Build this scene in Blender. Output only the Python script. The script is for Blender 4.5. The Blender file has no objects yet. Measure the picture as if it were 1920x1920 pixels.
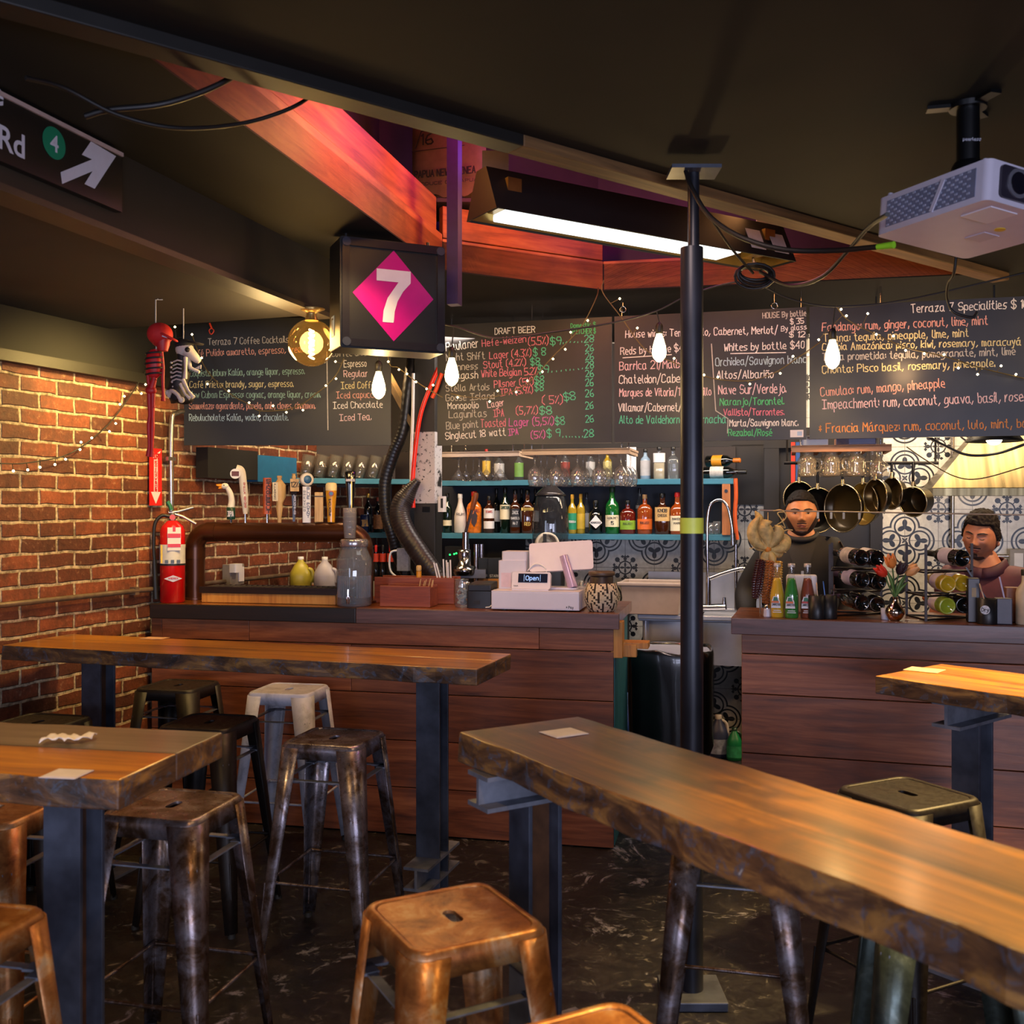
import bpy, bmesh, math, random
from mathutils import Vector, Matrix, Euler, noise
from mathutils.bvhtree import BVHTree
from mathutils.geometry import tessellate_polygon
random.seed(7)
S = bpy.context.scene
COL = S.collection
PI = math.pi
# ------------------------------------------------------------------ camera
FP, EH, HY = 1900.0, 1.6, 955.0          # focal length in pixels, eye height, horizon row (1920 frame)
cd = bpy.data.cameras.new('camera')
cam = bpy.data.objects.new('camera', cd)
COL.objects.link(cam)
cam.location = (0, 0, EH)
cam.rotation_euler = (PI/2, 0, 0)
cd.sensor_width = 36
cd.lens = FP/1920*36
cd.shift_y = -(960-HY)/1920
cd.clip_start = 0.05
cd.dof.use_dof = True
cd.dof.focus_distance = 5.3
cd.dof.aperture_fstop = 5.0
S.camera = cam
# ------------------------------------------------------------------ world, exposure
w = bpy.data.worlds.new('world')
S.world = w
w.use_nodes = True
w.node_tree.nodes['Background'].inputs[0].default_value = (.5, .62, 1, 1)
w.node_tree.nodes['Background'].inputs[1].default_value = .03
S.view_settings.view_transform = 'Standard'
S.view_settings.look = 'None'
S.view_settings.exposure = 0.0
S.view_settings.gamma = 1
S.view_settings.use_curve_mapping = False
cy = S.cycles
cy.use_denoising = True
cy.max_bounces = 7
cy.diffuse_bounces = 3
cy.glossy_bounces = 3
cy.transmission_bounces = 4
cy.transparent_max_bounces = 14
cy.caustics_reflective = False
cy.caustics_refractive = False
cy.sample_clamp_indirect = 3.0
cy.blur_glossy = 0.5
# ------------------------------------------------------------------ lights
def lamp(kind, name, loc, power, color, size=.1, to=None, size_y=None, spot=None, blend=.5):
    d = bpy.data.lights.new(name, kind)
    d.energy = power
    d.color = color
    if kind == 'AREA':
        d.size = size
        if size_y:
            d.shape = 'RECTANGLE'
            d.size_y = size_y
    elif kind in ('POINT', 'SPOT'):
        d.shadow_soft_size = size
    if kind == 'SPOT':
        d.spot_size = spot
        d.spot_blend = blend
    o = bpy.data.objects.new(name, d)
    COL.objects.link(o)
    o.location = loc
    if to is not None:
        o.rotation_euler = (Vector(to)-Vector(loc)).to_track_quat('-Z', 'Y').to_euler()
    return o
WARM = (1, .56, .2)
AMBER = (1, .62, .28)
# daylight through the street window behind the camera
GOLD = (1, .66, .26)
lamp('AREA', 'window_daylight', (1.0, -2.85, 1.35), 215, (.70, .74, 1), 3.6, (0.2, 4, 1.05), 1.3)
lamp('AREA', 'added_daylight', (-3.6, -2.4, 1.5), 50, (.66, .74, 1), 1.2, (-.6, 3.5, .6), 2.0)  # weak second daylight added on this side, no opening built
# house lamps above the seating, with unseen fill spots added among them
lamp('SPOT', 'house_and_fill_lamp', (-1.55, 1.9, 2.7), 105, (1, .6, .2), .04, (-1.4, 2.3, 1), None, 1.1, .25)
lamp('SPOT', 'house_and_fill_lamp', (1.5, 2.2, 2.68), 760, (1, .68, .22), .04, (1.0, 1.62, 1), None, .95, .6)
lamp('SPOT', 'house_and_fill_lamp', (.55, 2.3, 2.68), 26, GOLD, .04, (.25, 2.35, 1), None, 1.5, .5)
lamp('SPOT', 'house_and_fill_lamp', (.1, 1.3, 2.68), 50, WARM, .03, (-.16, 2.1, .76), None, .8, .25)
lamp('SPOT', 'house_and_fill_lamp', (2.3, 3.3, 2.68), 800, (1, .66, .24), .05, (1.85, 3.3, 1), None, .9, .5)
lamp('SPOT', 'house_and_fill_lamp', (-1.45, 4.75, 2.42), 80, (1, .66, .2), .06, (-2.2, 4.9, 1.6), None, 2.1, .8)  # unseen spot added for the yellow glow on the brick
lamp('SPOT', 'house_and_fill_lamp', (-.6, 3.9, 2.68), 26, GOLD, .05, (-.7, 4.2, 1), None, 1.9, .6)
lamp('POINT', 'house_and_fill_lamp', (-1.1, 4.6, 2.25), 9, GOLD, .08)
lamp('SPOT', 'house_and_fill_lamp', (.35, 2.7, 2.66), 26, (1, .74, .66), .1, (.8, 4.7, .5), None, 1.5, .8)  # fill spot without a fixture, added to brighten the bar front
# coloured strip lights up in the ceiling recess, and added orange fills
lamp('POINT', 'recess_led', (-.1, 4.3, 3.3), 15, (1, .06, .30), .12)
lamp('POINT', 'recess_led', (.85, 4.85, 3.2), 6, (.75, .05, .75), .12)
lamp('POINT', 'recess_led', (.1, 4.9, 3.35), 2.5, (.25, .06, 1), .1)
lamp('POINT', 'recess_fill', (-.40, 3.6, 2.95), 13, (1, .42, .1), .1)  # orange fills added to light the lower header boards
lamp('POINT', 'recess_fill', (.05, 4.5, 2.95), 14, (1, .42, .12), .1)
lamp('POINT', 'recess_fill', (1.0, 4.5, 2.93), 8, (1, .42, .14), .1)
# lamps over the service side and the kitchen, plus unseen spots and points added as fill
lamp('AREA', 'bar_lamp', (.55, 5.75, 2.62), 40, (1, .85, .74), 1.9, (.6, 6.4, 1.4), .25)
lamp('AREA', 'bar_lamp', (-1.0, 5.95, 2.5), 20, (1, .66, .32), .8, (-1.2, 6.8, 1.3), .25)
lamp('AREA', 'kitchen_and_fill_lamp', (2.55, 5.75, 2.68), 56, (1, .74, .46), 1.5, (2.55, 6.3, 1.2), .4)
lamp('POINT', 'kitchen_and_fill_lamp', (2.25, 5.35, 1.86), 3, (1, .7, .4), .05)
lamp('SPOT', 'kitchen_and_fill_lamp', (2.0, 4.55, 2.5), 75, (1, .58, .24), .05, (1.55, 5.4, 1.57), None, .42, .6)  # narrow fill spot added to brighten the face of the person in black
lamp('SPOT', 'kitchen_and_fill_lamp', (2.9, 4.4, 2.5), 110, (1, .62, .32), .05, (2.36, 5.1, 1.45), None, .42, .6)  # second narrow fill, added for the face of the person in maroon
lamp('POINT', 'hood_lamp', (2.75, 5.95, 1.78), 7, (1, .74, .45), .06)
lamp('POINT', 'kitchen_and_fill_lamp', (1.95, 4.95, 2.3), 3, (1, .6, .28), .06)  # unseen point added to warm the same face in black
lamp('POINT', 'kitchen_and_fill_lamp', (2.75, 4.6, 2.45), 6, GOLD, .08)  # added point that gives the specialities board its warm glow
# ------------------------------------------------------------------ picture geometry
TH = math.radians(15)                      # the bar side of the room is turned 15 degrees to the camera
E1 = Vector((math.cos(TH), -math.sin(TH), 0))
E2 = Vector((math.sin(TH), math.cos(TH), 0))
def atY(px, py, Y):
    return Vector(((px-960)/FP*Y, Y, EH-(py-HY)/FP*Y))
def atZ(px, py, z):
    Y = (EH-z)*FP/(py-HY)
    return Vector(((px-960)/FP*Y, Y, z))
def depthB(px, b):
    return b/((px-960)/FP*E2.x+E2.y)
def atB(px, py, b):
    return atY(px, py, depthB(px, b))
def onB(px, b, z):
    t = depthB(px, b)
    return Vector(((px-960)/FP*t, t, z))
def EB(a, b, z=0):
    """room coordinates: a along the bar, b away from the camera"""
    return E1*a+E2*b+Vector((0, 0, z))
RB = -TH                                   # rotation of things square to the bar
# ------------------------------------------------------------------ mesh builder
def rotz(a): return Matrix.Rotation(a, 4, 'Z')
def T(*v): return Matrix.Translation(Vector(v[0]) if len(v) == 1 else Vector(v))
def frame(o, x, z):
    """matrix with origin o, x axis along x and z axis near z"""
    x = Vector(x).normalized(); z = Vector(z)
    y = z.cross(x).normalized(); z = x.cross(y)
    return Matrix(((x.x, y.x, z.x, o[0]), (x.y, y.y, z.y, o[1]), (x.z, y.z, z.z, o[2]), (0, 0, 0, 1)))
def alongm(p0, p1):
    p0 = Vector(p0); d = Vector(p1)-p0
    return T(p0) @ d.to_track_quat('Z', 'Y').to_matrix().to_4x4(), d.length
class MB:
    def __init__(s): s.v = []; s.f = []; s.m = []; s.sm = []
    def add(s, vs, fs, M=None, mi=0, smooth=False):
        n = len(s.v)
        s.v += [(M @ Vector(p)) if M is not None else Vector(p) for p in vs]
        for f in fs:
            s.f.append([i+n for i in f]); s.m.append(mi); s.sm.append(smooth)
        return s
    def box(s, c, d, M=None, mi=0):
        x, y, z = d[0]/2, d[1]/2, d[2]/2
        vs = [(c[0]+i*x, c[1]+j*y, c[2]+k*z) for k in (-1, 1) for j in (-1, 1) for i in (-1, 1)]
        return s.add(vs, [(0, 2, 3, 1), (4, 5, 7, 6), (0, 1, 5, 4), (2, 6, 7, 3), (0, 4, 6, 2), (1, 3, 7, 5)], M, mi)
    def rbox(s, c, d, r, M=None, mi=0, n=3, ax=2):
        """box with rounded edges along one axis"""
        a, b = [(1, 2), (0, 2), (0, 1)][ax]
        pts = []
        for q, (sx, sy) in enumerate(((1, 1), (-1, 1), (-1, -1), (1, -1))):
            for i in range(n+1):
                t = PI/2*(q+i/n)
                pts.append((sx*(d[a]/2-r)+r*math.cos(t), sy*(d[b]/2-r)+r*math.sin(t)))
        h = d[ax]/2
        def mk(p, z):
            v = [0, 0, 0]; v[a] = c[a]+p[0]; v[b] = c[b]+p[1]; v[ax] = c[ax]+z
            return v
        N = len(pts)
        vs = [mk(p, -h) for p in pts]+[mk(p, h) for p in pts]
        fs = [(i, (i+1) % N, (i+1) % N+N, i+N) for i in range(N)]
        s.add(vs, fs, M, mi, True)
        s.add(vs, [tuple(range(N))[::-1], tuple(range(N, 2*N))], M, mi)
        return s
    def prism(s, poly, z0, z1, M=None, mi=0, side=None):
        N = len(poly)
        vs = [(p[0], p[1], z0) for p in poly]+[(p[0], p[1], z1) for p in poly]
        s.add(vs, [tuple(range(N))[::-1], tuple(range(N, 2*N))], M, mi)
        s.add(vs, [(i, (i+1) % N, (i+1) % N+N, i+N) for i in range(N)], M, mi if side is None else side)
        return s
    def lathe(s, prof, M=None, n=20, mi=0, sq=0, smooth=True, sx=1, sy=1, close=True):
        vs = []; fs = []
        for (r, z) in prof:
            for i in range(n):
                t = 2*PI*(i+.5)/n
                c, d = math.cos(t), math.sin(t)
                k = 1
                if sq:
                    k = 1/max(abs(c), abs(d)); k = 1+(min(k, 1.3)-1)*sq
                vs.append((r*c*k*sx, r*d*k*sy, z))
        for j in range(len(prof)-1):
            for i in range(n):
                a = j*n+i; b = j*n+(i+1) % n
                fs.append((a, b, b+n, a+n))
        s.add(vs, fs, M, mi, smooth)
        if close:
            if prof[0][0] > 1e-5: s.add(vs[:n], [tuple(range(n))[::-1]], M, mi)
            if prof[-1][0] > 1e-5: s.add(vs[-n:], [tuple(range(n))], M, mi)
        return s
    def cyl(s, p0, p1, r0, r1=None, n=12, mi=0, smooth=True):
        M, L = alongm(p0, p1)
        return s.lathe([(r0, 0), (r0 if r1 is None else r1, L)], M, n, mi, smooth=smooth)
    def sphere(s, c, r, n=12, mi=0, sc=(1, 1, 1), M=None):
        pr = [(max(1e-4, math.sin(PI*j/n))*r, -math.cos(PI*j/n)*r) for j in range(n+1)]
        X = T(c) @ Matrix.Diagonal((*sc, 1))
        return s.lathe(pr, (M @ X) if M is not None else X, n*2 if n < 12 else int(n*1.5), mi, close=False)
    def tube(s, pts, r, n=8, mi=0, cap=True):
        pts = [Vector(p) for p in pts]
        rr = r if isinstance(r, (list, tuple)) else [r]*len(pts)
        up = None; vs = []; fs = []
        for i, p in enumerate(pts):
            d = (pts[min(i+1, len(pts)-1)]-pts[max(i-1, 0)]).normalized()
            if up is None:
                up = Vector((0, 0, 1)) if abs(d.z) < .9 else Vector((1, 0, 0))
            x = d.cross(up)
            if x.length < 1e-6: x = d.orthogonal()
            x.normalize(); y = x.cross(d).normalized(); up = y
            for k in range(n):
                t = 2*PI*k/n
                vs.append(p+x*(rr[i]*math.cos(t))+y*(rr[i]*math.sin(t)))
        for i in range(len(pts)-1):
            for k in range(n):
                a = i*n+k; b = i*n+(k+1) % n
                fs.append((a, b, b+n, a+n))
        s.add(vs, fs, None, mi, True)
        if cap:
            s.add(vs[:n], [tuple(range(n))], None, mi)
            s.add(vs[-n:], [tuple(range(n))[::-1]], None, mi)
        return s
    def ribbon(s, pts, w, M=None, mi=0):
        """flat stroke in the xy plane"""
        for a, b in zip(pts, pts[1:]):
            a = Vector(a[:2]); b = Vector(b[:2]); d = b-a
            if d.length < 1e-6: continue
            d.normalize(); nn = Vector((-d.y, d.x))*(w/2); e = d*(w*.35)
            q = [a-e+nn, a-e-nn, b+e-nn, b+e+nn]
            s.add([(p.x, p.y, 0) for p in q], [(0, 1, 2, 3)], M, mi)
        return s
    def build(s, name, mat, parent=None, bevel=0, subsurf=0, solid=0, local=None, recalc=True):
        """links the mesh as ONE object; with a parent the points are world points unless local is given"""
        me = bpy.data.meshes.new(name)
        vs = s.v
        off = local
        if off is None and parent is not None:
            inv = MW[parent.name].inverted()
            vs = [inv @ p for p in s.v]
        me.from_pydata([tuple(p) for p in vs], [], s.f)
        me.polygons.foreach_set('material_index', s.m)
        me.polygons.foreach_set('use_smooth', s.sm)
        for mm in (mat if isinstance(mat, (list, tuple)) else [mat]):
            me.materials.append(mm)
        if recalc:
            bm = bmesh.new(); bm.from_mesh(me)
            bmesh.ops.recalc_face_normals(bm, faces=bm.faces)
            bm.to_mesh(me); bm.free()
        o = bpy.data.objects.new(name, me)
        COL.objects.link(o)
        MW[o.name] = MW[parent.name].copy() if parent is not None else Matrix.Identity(4)
        if parent is not None: o.parent = parent
        if solid:
            m = o.modifiers.new('solid', 'SOLIDIFY'); m.thickness = solid; m.offset = 0
        if bevel:
            m = o.modifiers.new('bevel', 'BEVEL'); m.width = bevel; m.segments = 2; m.limit_method = 'ANGLE'; m.angle_limit = .7
        if subsurf:
            m = o.modifiers.new('sub', 'SUBSURF'); m.levels = m.render_levels = subsurf
        return o
MW = {}
def thing(name, label, cat, loc=(0, 0, 0), rz=0, group=None):
    o = bpy.data.objects.new(name, None)
    COL.objects.link(o)
    o.empty_display_size = .05
    o.location = loc; o.rotation_euler = (0, 0, rz)
    MW[o.name] = T(loc) @ rotz(rz)
    tag(o, label, cat, group)
    return o
def tag(o, label, cat, group=None, kind=None):
    o['label'] = label; o['category'] = cat
    if group: o['group'] = group
    if kind: o['kind'] = kind
    return o
def solo(mb, name, mat, label, cat, loc, rz=0, group=None, **k):
    """a thing that is one mesh; its points are given in its own frame"""
    o = mb.build(name, mat, None, **k)
    o.location = loc; o.rotation_euler = (0, 0, rz)
    MW[o.name] = T(loc) @ rotz(rz)
    return tag(o, label, cat, group)
def soloW(mb, name, mat, label, cat, base, group=None, **k):
    """a thing that is one mesh; its points are world points and its origin goes to base"""
    b = Vector(base)
    mb.v = [p-b for p in mb.v]
    return solo(mb, name, mat, label, cat, b, 0, group, **k)
def struct(mb, name, mat, **k):
    o = mb.build(name, mat, None, **k)
    o['kind'] = 'structure'
    return o
def copy_tree(o, label=None, group=None, loc=None, rz=None, parent=None):
    c = o.copy(); COL.objects.link(c)
    if parent is not None:
        c.parent = parent
        MW[c.name] = MW[parent.name].copy()
    else:
        if label: c['label'] = label
        if group: c['group'] = group
        if loc is not None: c.location = loc
        if rz is not None: c.rotation_euler = (0, 0, rz)
        MW[c.name] = T(c.location) @ rotz(c.rotation_euler[2])
    for ch in list(o.children):
        copy_tree(ch, parent=c)
    return c
# ------------------------------------------------------------------ materials
def C(h):
    h = h.lstrip('#')
    r = [int(h[i:i+2], 16)/255 for i in (0, 2, 4)]
    return tuple(c/12.92 if c <= .04045 else ((c+.055)/1.055)**2.4 for c in r)
def col(c): return C(c) if isinstance(c, str) else tuple(c)
class V:
    """a little arithmetic on node sockets"""
    def __init__(s, nt, so): s.nt = nt; s.so = so
    def op(s, o, b=None, c=None):
        n = s.nt.nodes.new('ShaderNodeMath'); n.operation = o
        for i, x in enumerate((s, b, c)):
            if x is None: continue
            if isinstance(x, V): s.nt.links.new(x.so, n.inputs[i])
            else: n.inputs[i].default_value = x
        return V(s.nt, n.outputs[0])
    def __add__(s, b): return s.op('ADD', b)
    def __sub__(s, b): return s.op('SUBTRACT', b)
    def __mul__(s, b): return s.op('MULTIPLY', b)
    def lt(s, b): return s.op('LESS_THAN', b)
    def abs(s): return s.op('ABSOLUTE')
    def max(s, b): return s.op('MAXIMUM', b)
    def min(s, b): return s.op('MINIMUM', b)
def hyp(a, b): return (a*a+b*b).op('SQRT')
def newmat(name):
    m = bpy.data.materials.new(name); m.use_nodes = True
    nt = m.node_tree
    return m, nt, nt.nodes['Principled BSDF']
def setin(b, **k):
    names = dict(rough='Roughness', metal='Metallic', ior='IOR', trans='Transmission Weight', coat='Coat Weight', spec='Specular IOR Level', alpha='Alpha', sheen='Sheen Weight', estr='Emission Strength', coatr='Coat Roughness')
    for a, v in k.items(): b.inputs[names[a]].default_value = v
def coords(nt, scale=(1, 1, 1), kind='Object'):
    tc = nt.nodes.new('ShaderNodeTexCoord'); mp = nt.nodes.new('ShaderNodeMapping')
    nt.links.new(tc.outputs[kind], mp.inputs['Vector'])
    mp.inputs['Scale'].default_value = scale
    return mp.outputs[0]
def noisen(nt, vec, scale, detail=3, rough=.55, dist=0):
    n = nt.nodes.new('ShaderNodeTexNoise')
    nt.links.new(vec, n.inputs['Vector'])
    n.inputs['Scale'].default_value = scale; n.inputs['Detail'].default_value = detail
    n.inputs['Roughness'].default_value = rough; n.inputs['Distortion'].default_value = dist
    return n.outputs['Fac']
def ramp(nt, fac, stops):
    r = nt.nodes.new('ShaderNodeValToRGB'); nt.links.new(fac, r.inputs[0])
    e = r.color_ramp.elements
    while len(e) < len(stops): e.new(.5)
    for x, (p, c) in zip(e, stops):
        x.position = p
        c = col(c) if not isinstance(c, (int, float)) else (c, c, c)
        x.color = (*c, 1)
    return r.outputs[0]
def mixc(nt, fac, a, b, mode='MIX'):
    n = nt.nodes.new('ShaderNodeMix'); n.data_type = 'RGBA'; n.blend_type = mode
    for i, x in ((0, fac), (6, a), (7, b)):
        if hasattr(x, 'links') or hasattr(x, 'is_linked'): nt.links.new(x, n.inputs[i])
        elif isinstance(x, V): nt.links.new(x.so, n.inputs[i])
        else: n.inputs[i].default_value = x if i == 0 else (*col(x), 1)
    return n.outputs[2]
def bump(nt, b, h, strength=.3, dist=.005):
    n = nt.nodes.new('ShaderNodeBump')
    n.inputs['Strength'].default_value = strength; n.inputs['Distance'].default_value = dist
    nt.links.new(h, n.inputs['Height']); nt.links.new(n.outputs[0], b.inputs['Normal'])
PC = {}
def P(name, c, rough=.5, metal=0, var=.12, vs=18, emit=None, estr=0, **k):
    """plain finish with a little uneven tone"""
    if name in PC: return PC[name]
    m, nt, b = newmat(name)
    c = col(c)
    setin(b, rough=rough, metal=metal, **k)
    if var:
        f = noisen(nt, coords(nt), vs, 4)
        lo = tuple(x*(1-var) for x in c); hi = tuple(min(1, x*(1+var)) for x in c)
        nt.links.new(ramp(nt, f, [(.3, lo), (.7, hi)]), b.inputs['Base Color'])
    else:
        b.inputs['Base Color'].default_value = (*c, 1)
    if emit:
        b.inputs['Emission Color'].default_value = (*col(emit), 1); setin(b, estr=estr)
    PC[name] = m
    return m
def glassm(name, tint=(1, 1, 1), gloss=1.0, dif=0.0, difc=(1, 1, 1), rough=.03):
    """thin clear glass"""
    if name in PC: return PC[name]
    m, nt, b = newmat(name)
    nt.nodes.remove(b)
    tr = nt.nodes.new('ShaderNodeBsdfTransparent'); tr.inputs[0].default_value = (*col(tint), 1)
    gl = nt.nodes.new('ShaderNodeBsdfGlossy'); gl.inputs['Roughness'].default_value = rough
    lw = nt.nodes.new('ShaderNodeLayerWeight'); lw.inputs[0].default_value = .5
    fm = V(nt, lw.outputs['Facing']).op('POWER', 4.0)*(.42*gloss)+.035*gloss
    mx = nt.nodes.new('ShaderNodeMixShader')
    nt.links.new(fm.so, mx.inputs[0])
    src = tr.outputs[0]
    if dif:
        d = nt.nodes.new('ShaderNodeBsdfDiffuse'); d.inputs[0].default_value = (*col(difc), 1)
        m2 = nt.nodes.new('ShaderNodeMixShader'); m2.inputs[0].default_value = dif
        nt.links.new(tr.outputs[0], m2.inputs[1]); nt.links.new(d.outputs[0], m2.inputs[2]); src = m2.outputs[0]
    nt.links.new(src, mx.inputs[1]); nt.links.new(gl.outputs[0], mx.inputs[2])
    nt.links.new(mx.outputs[0], nt.nodes['Material Output'].inputs[0])
    PC[name] = m
    return m
def emitm(name, c, s):
    if name in PC: return PC[name]
    m, nt, b = newmat(name)
    b.inputs['Base Color'].default_value = (*col(c), 1)
    b.inputs['Emission Color'].default_value = (*col(c), 1); setin(b, estr=s)
    PC[name] = m
    return m
def woodm(name, cols, axis=0, scale=1.0, rough=.4, isl=.5, coat=0, bmp=.25, blotch=None):
    """grain along one object axis; each board of the mesh has its own tone"""
    m, nt, b = newmat(name)
    sc = [14*scale]*3; sc[axis] = 1.1*scale
    vec = coords(nt, sc)
    gi = nt.nodes.new('ShaderNodeNewGeometry')
    isv = V(nt, gi.outputs['Random Per Island'])
    cv = nt.nodes.new('ShaderNodeVectorMath'); cv.operation = 'ADD'
    cx = nt.nodes.new('ShaderNodeCombineXYZ')
    nt.links.new((isv*37.0).so, cx.inputs[0]); nt.links.new((isv*11.0).so, cx.inputs[1])
    nt.links.new(vec, cv.inputs[0]); nt.links.new(cx.outputs[0], cv.inputs[1])
    f1 = noisen(nt, cv.outputs[0], 1.0, 6, .6, 1.6)
    f2 = noisen(nt, cv.outputs[0], 5.0, 3, .6, .4)
    f = V(nt, f1)*.72+V(nt, f2)*.28
    n = len(cols)
    cc = ramp(nt, f.so, [(.3+.4*i/(n-1), c) for i, c in enumerate(cols)])
    if isl:
        tone = ramp(nt, isv.so, [(0, 1-isl), (1, 1+isl*.5)])
        cc = mixc(nt, 1.0, cc, tone, 'MULTIPLY')
    if blotch:
        bf = noisen(nt, coords(nt), blotch[2], 4, .6)
        cc = mixc(nt, ramp(nt, bf, [(blotch[3], 0), (blotch[3]+.12, blotch[1])]), cc, blotch[0])
    nt.links.new(cc, b.inputs['Base Color'])
    setin(b, rough=rough, coat=coat, coatr=.15)
    bump(nt, b, f.so, bmp, .004)
    PC[name] = m
    return m
# ------------------------------------------------------------------ one-stroke lettering
GL = dict(zip("A B C D E F G H I J K L M N O P Q R S T U V W X Y Z a b c d e f g h i j k l m n o p q r s t u v w x y z 0 1 2 3 4 5 6 7 8 9 $ % . , : / ( ) - ' * &".split(),
 "0c2i4c,1e3e|0c0i3i4h3f0f,3f4e4d3c0c|4h3i1i0h0d1c3c4d|0c0i2i4g4e2c0c|4i0i0c4c,0f3f|4i0i0c,0f3f|4h3i1i0h0d1c3c4d4f2f|0c0i,4c4i,0f4f|0i4i,2i2c,0c4c|1i4i,3i3d2c1c0d|0c0i,4i0f4c|0i0c4c|0c0i2f4i4c|0c0i4c4i|1c0d0h1i3i4h4d3c1c|0c0i3i4h4g3f0f|1c0d0h1i3i4h4d3c1c,2e4c|0c0i3i4h4g3f0f,2f4c|4h3i1i0h0g1f3f4e4d3c1c0d|0i4i,2i2c|0i0d1c3c4d4i|0i2c4i|0i1c2f3c4i|0c4i,0i4c|0i2f4i,2f2c|0i4i0c4c|3g1g0f0d1c2c3d,3g3d4c|0i0c2c3d3f2g0f|3g1g0f0d1c3c|3i3c,3d1c0d0f1g3f|0e3e3f2g1g0f0d1c3c|3i2i1h1c,0f2f|3g1g0f0d1c3d,3g3b2a0a|0i0c,0f1g2g3f3c|0g0c,0h0i|2g2b1a0a,2h2i|0i0c,3g0e3c|0i0d1c|0c0g,0f1g2f2c,2f3g4f4c|0c0g,0f1g2g3f3c|1c0d0f1g2g3f3d2c1c|0g0a,0f1g2g3f3d2c0d|3g3a,3f2g1g0f0d1c3d|0g0c,0e1g2g|3g1g0f1e2e3d2c0c|1i1d2c3c,0g2g|0g0d1c2c3d,3g3c|0g2c3g|0g1c2f3c4g|0g3c,3g0c|0g1d2d,3g2c1a0a|0g3g0c3c|1c0d0h1i2i3h3d2c1c|0h1i1c|0h1i3i4h4g0c4c|0i3i4h2f4e4d3c0c|3c3i0e4e|4i0i0f3f4e4d3c0c|3i1h0f0d1c3c4d3f0e|0i4i1c|2f0g0h1i3i4h4g2f0e0d1c3c4d4e2f|4f1f0g0h1i3i4h4f3c|4h3i1i0h0g1f3f4e4d3c1c0d,2b2j|0c3i,0h0i,3c3d|0c0d|1d0b|0d0e,0f0g|0b3j|2j0h0d2b|0j2h2d0b|0e2e|0i0h|0e2g,2e0g,1d1h|4c0h1i2h0d1c4f".split('|')))
ACC = {'á': 'a', 'é': 'e', 'í': 'i', 'ó': 'o', 'ú': 'u', 'ñ': 'n'}
def strokes(txt, jit=.0, rnd=None):
    """list of polylines in units where capitals are 6 high, and the advance"""
    out = []; x = 0
    for ch in txt:
        if ch == ' ': x += 3; continue
        base = ACC.get(ch, ch); g = GL.get(base)
        if g is None: x += 2; continue
        wd = 0
        for st in g.split(','):
            pl = []
            for i in range(0, len(st), 2):
                a, b = int(st[i]), ord(st[i+1])-99
                wd = max(wd, a)
                if rnd: a += rnd.uniform(-jit, jit); b += rnd.uniform(-jit, jit)
                pl.append((x+a, b))
            out.append(pl)
        if ch in ACC:
            out.append([(x+1, 5.2), (x+2.2, 6.2)] if ch != 'ñ' else [(x, 5.2), (x+1, 5.8), (x+2, 5.2), (x+3, 5.8)])
        x += wd+1.5
    return out, max(x-1.5, 1)
def letters(mb, txt, M, width, cap, wgt=.9, mi=0, jit=0, rnd=None):
    """writes txt on the xy plane of M, baseline from the origin"""
    st, adv = strokes(txt, jit, rnd)
    kx, ky = width/adv, cap/6
    for pl in st:
        mb.ribbon([(p[0]*kx, p[1]*ky) for p in pl], wgt, M, mi)
    return mb
def fontmesh(txt, off=.0):
    """outline lettering as vertices and faces, capitals about 0.7 high, starting at x = 0"""
    cu = bpy.data.curves.new('t', 'FONT'); cu.body = txt; cu.offset = off; cu.resolution_u = 4
    o = bpy.data.objects.new('t', cu); COL.objects.link(o)
    me = bpy.data.meshes.new_from_object(o.evaluated_get(bpy.context.evaluated_depsgraph_get()))
    vs = [v.co.copy() for v in me.vertices]; fs = [tuple(p.vertices) for p in me.polygons]
    bpy.data.objects.remove(o); bpy.data.curves.remove(cu); bpy.data.meshes.remove(me)
    x0 = min(v.x for v in vs); x1 = max(v.x for v in vs)
    return [Vector((v.x-x0, v.y, 0)) for v in vs], fs, x1-x0
def curve(pts, n=8):
    """smooth path through points"""
    P_ = [Vector(p) for p in pts]
    P_ = [P_[0]*2-P_[1]]+P_+[P_[-1]*2-P_[-2]]
    out = []
    for i in range(1, len(P_)-2):
        a, b, c, d = P_[i-1:i+3]
        for k in range(n):
            t = k/n
            out.append(.5*((2*b)+(c-a)*t+(2*a-5*b+4*c-d)*t*t+(3*b-a-3*c+d)*t**3))
    return out+[P_[-2]]
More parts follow.
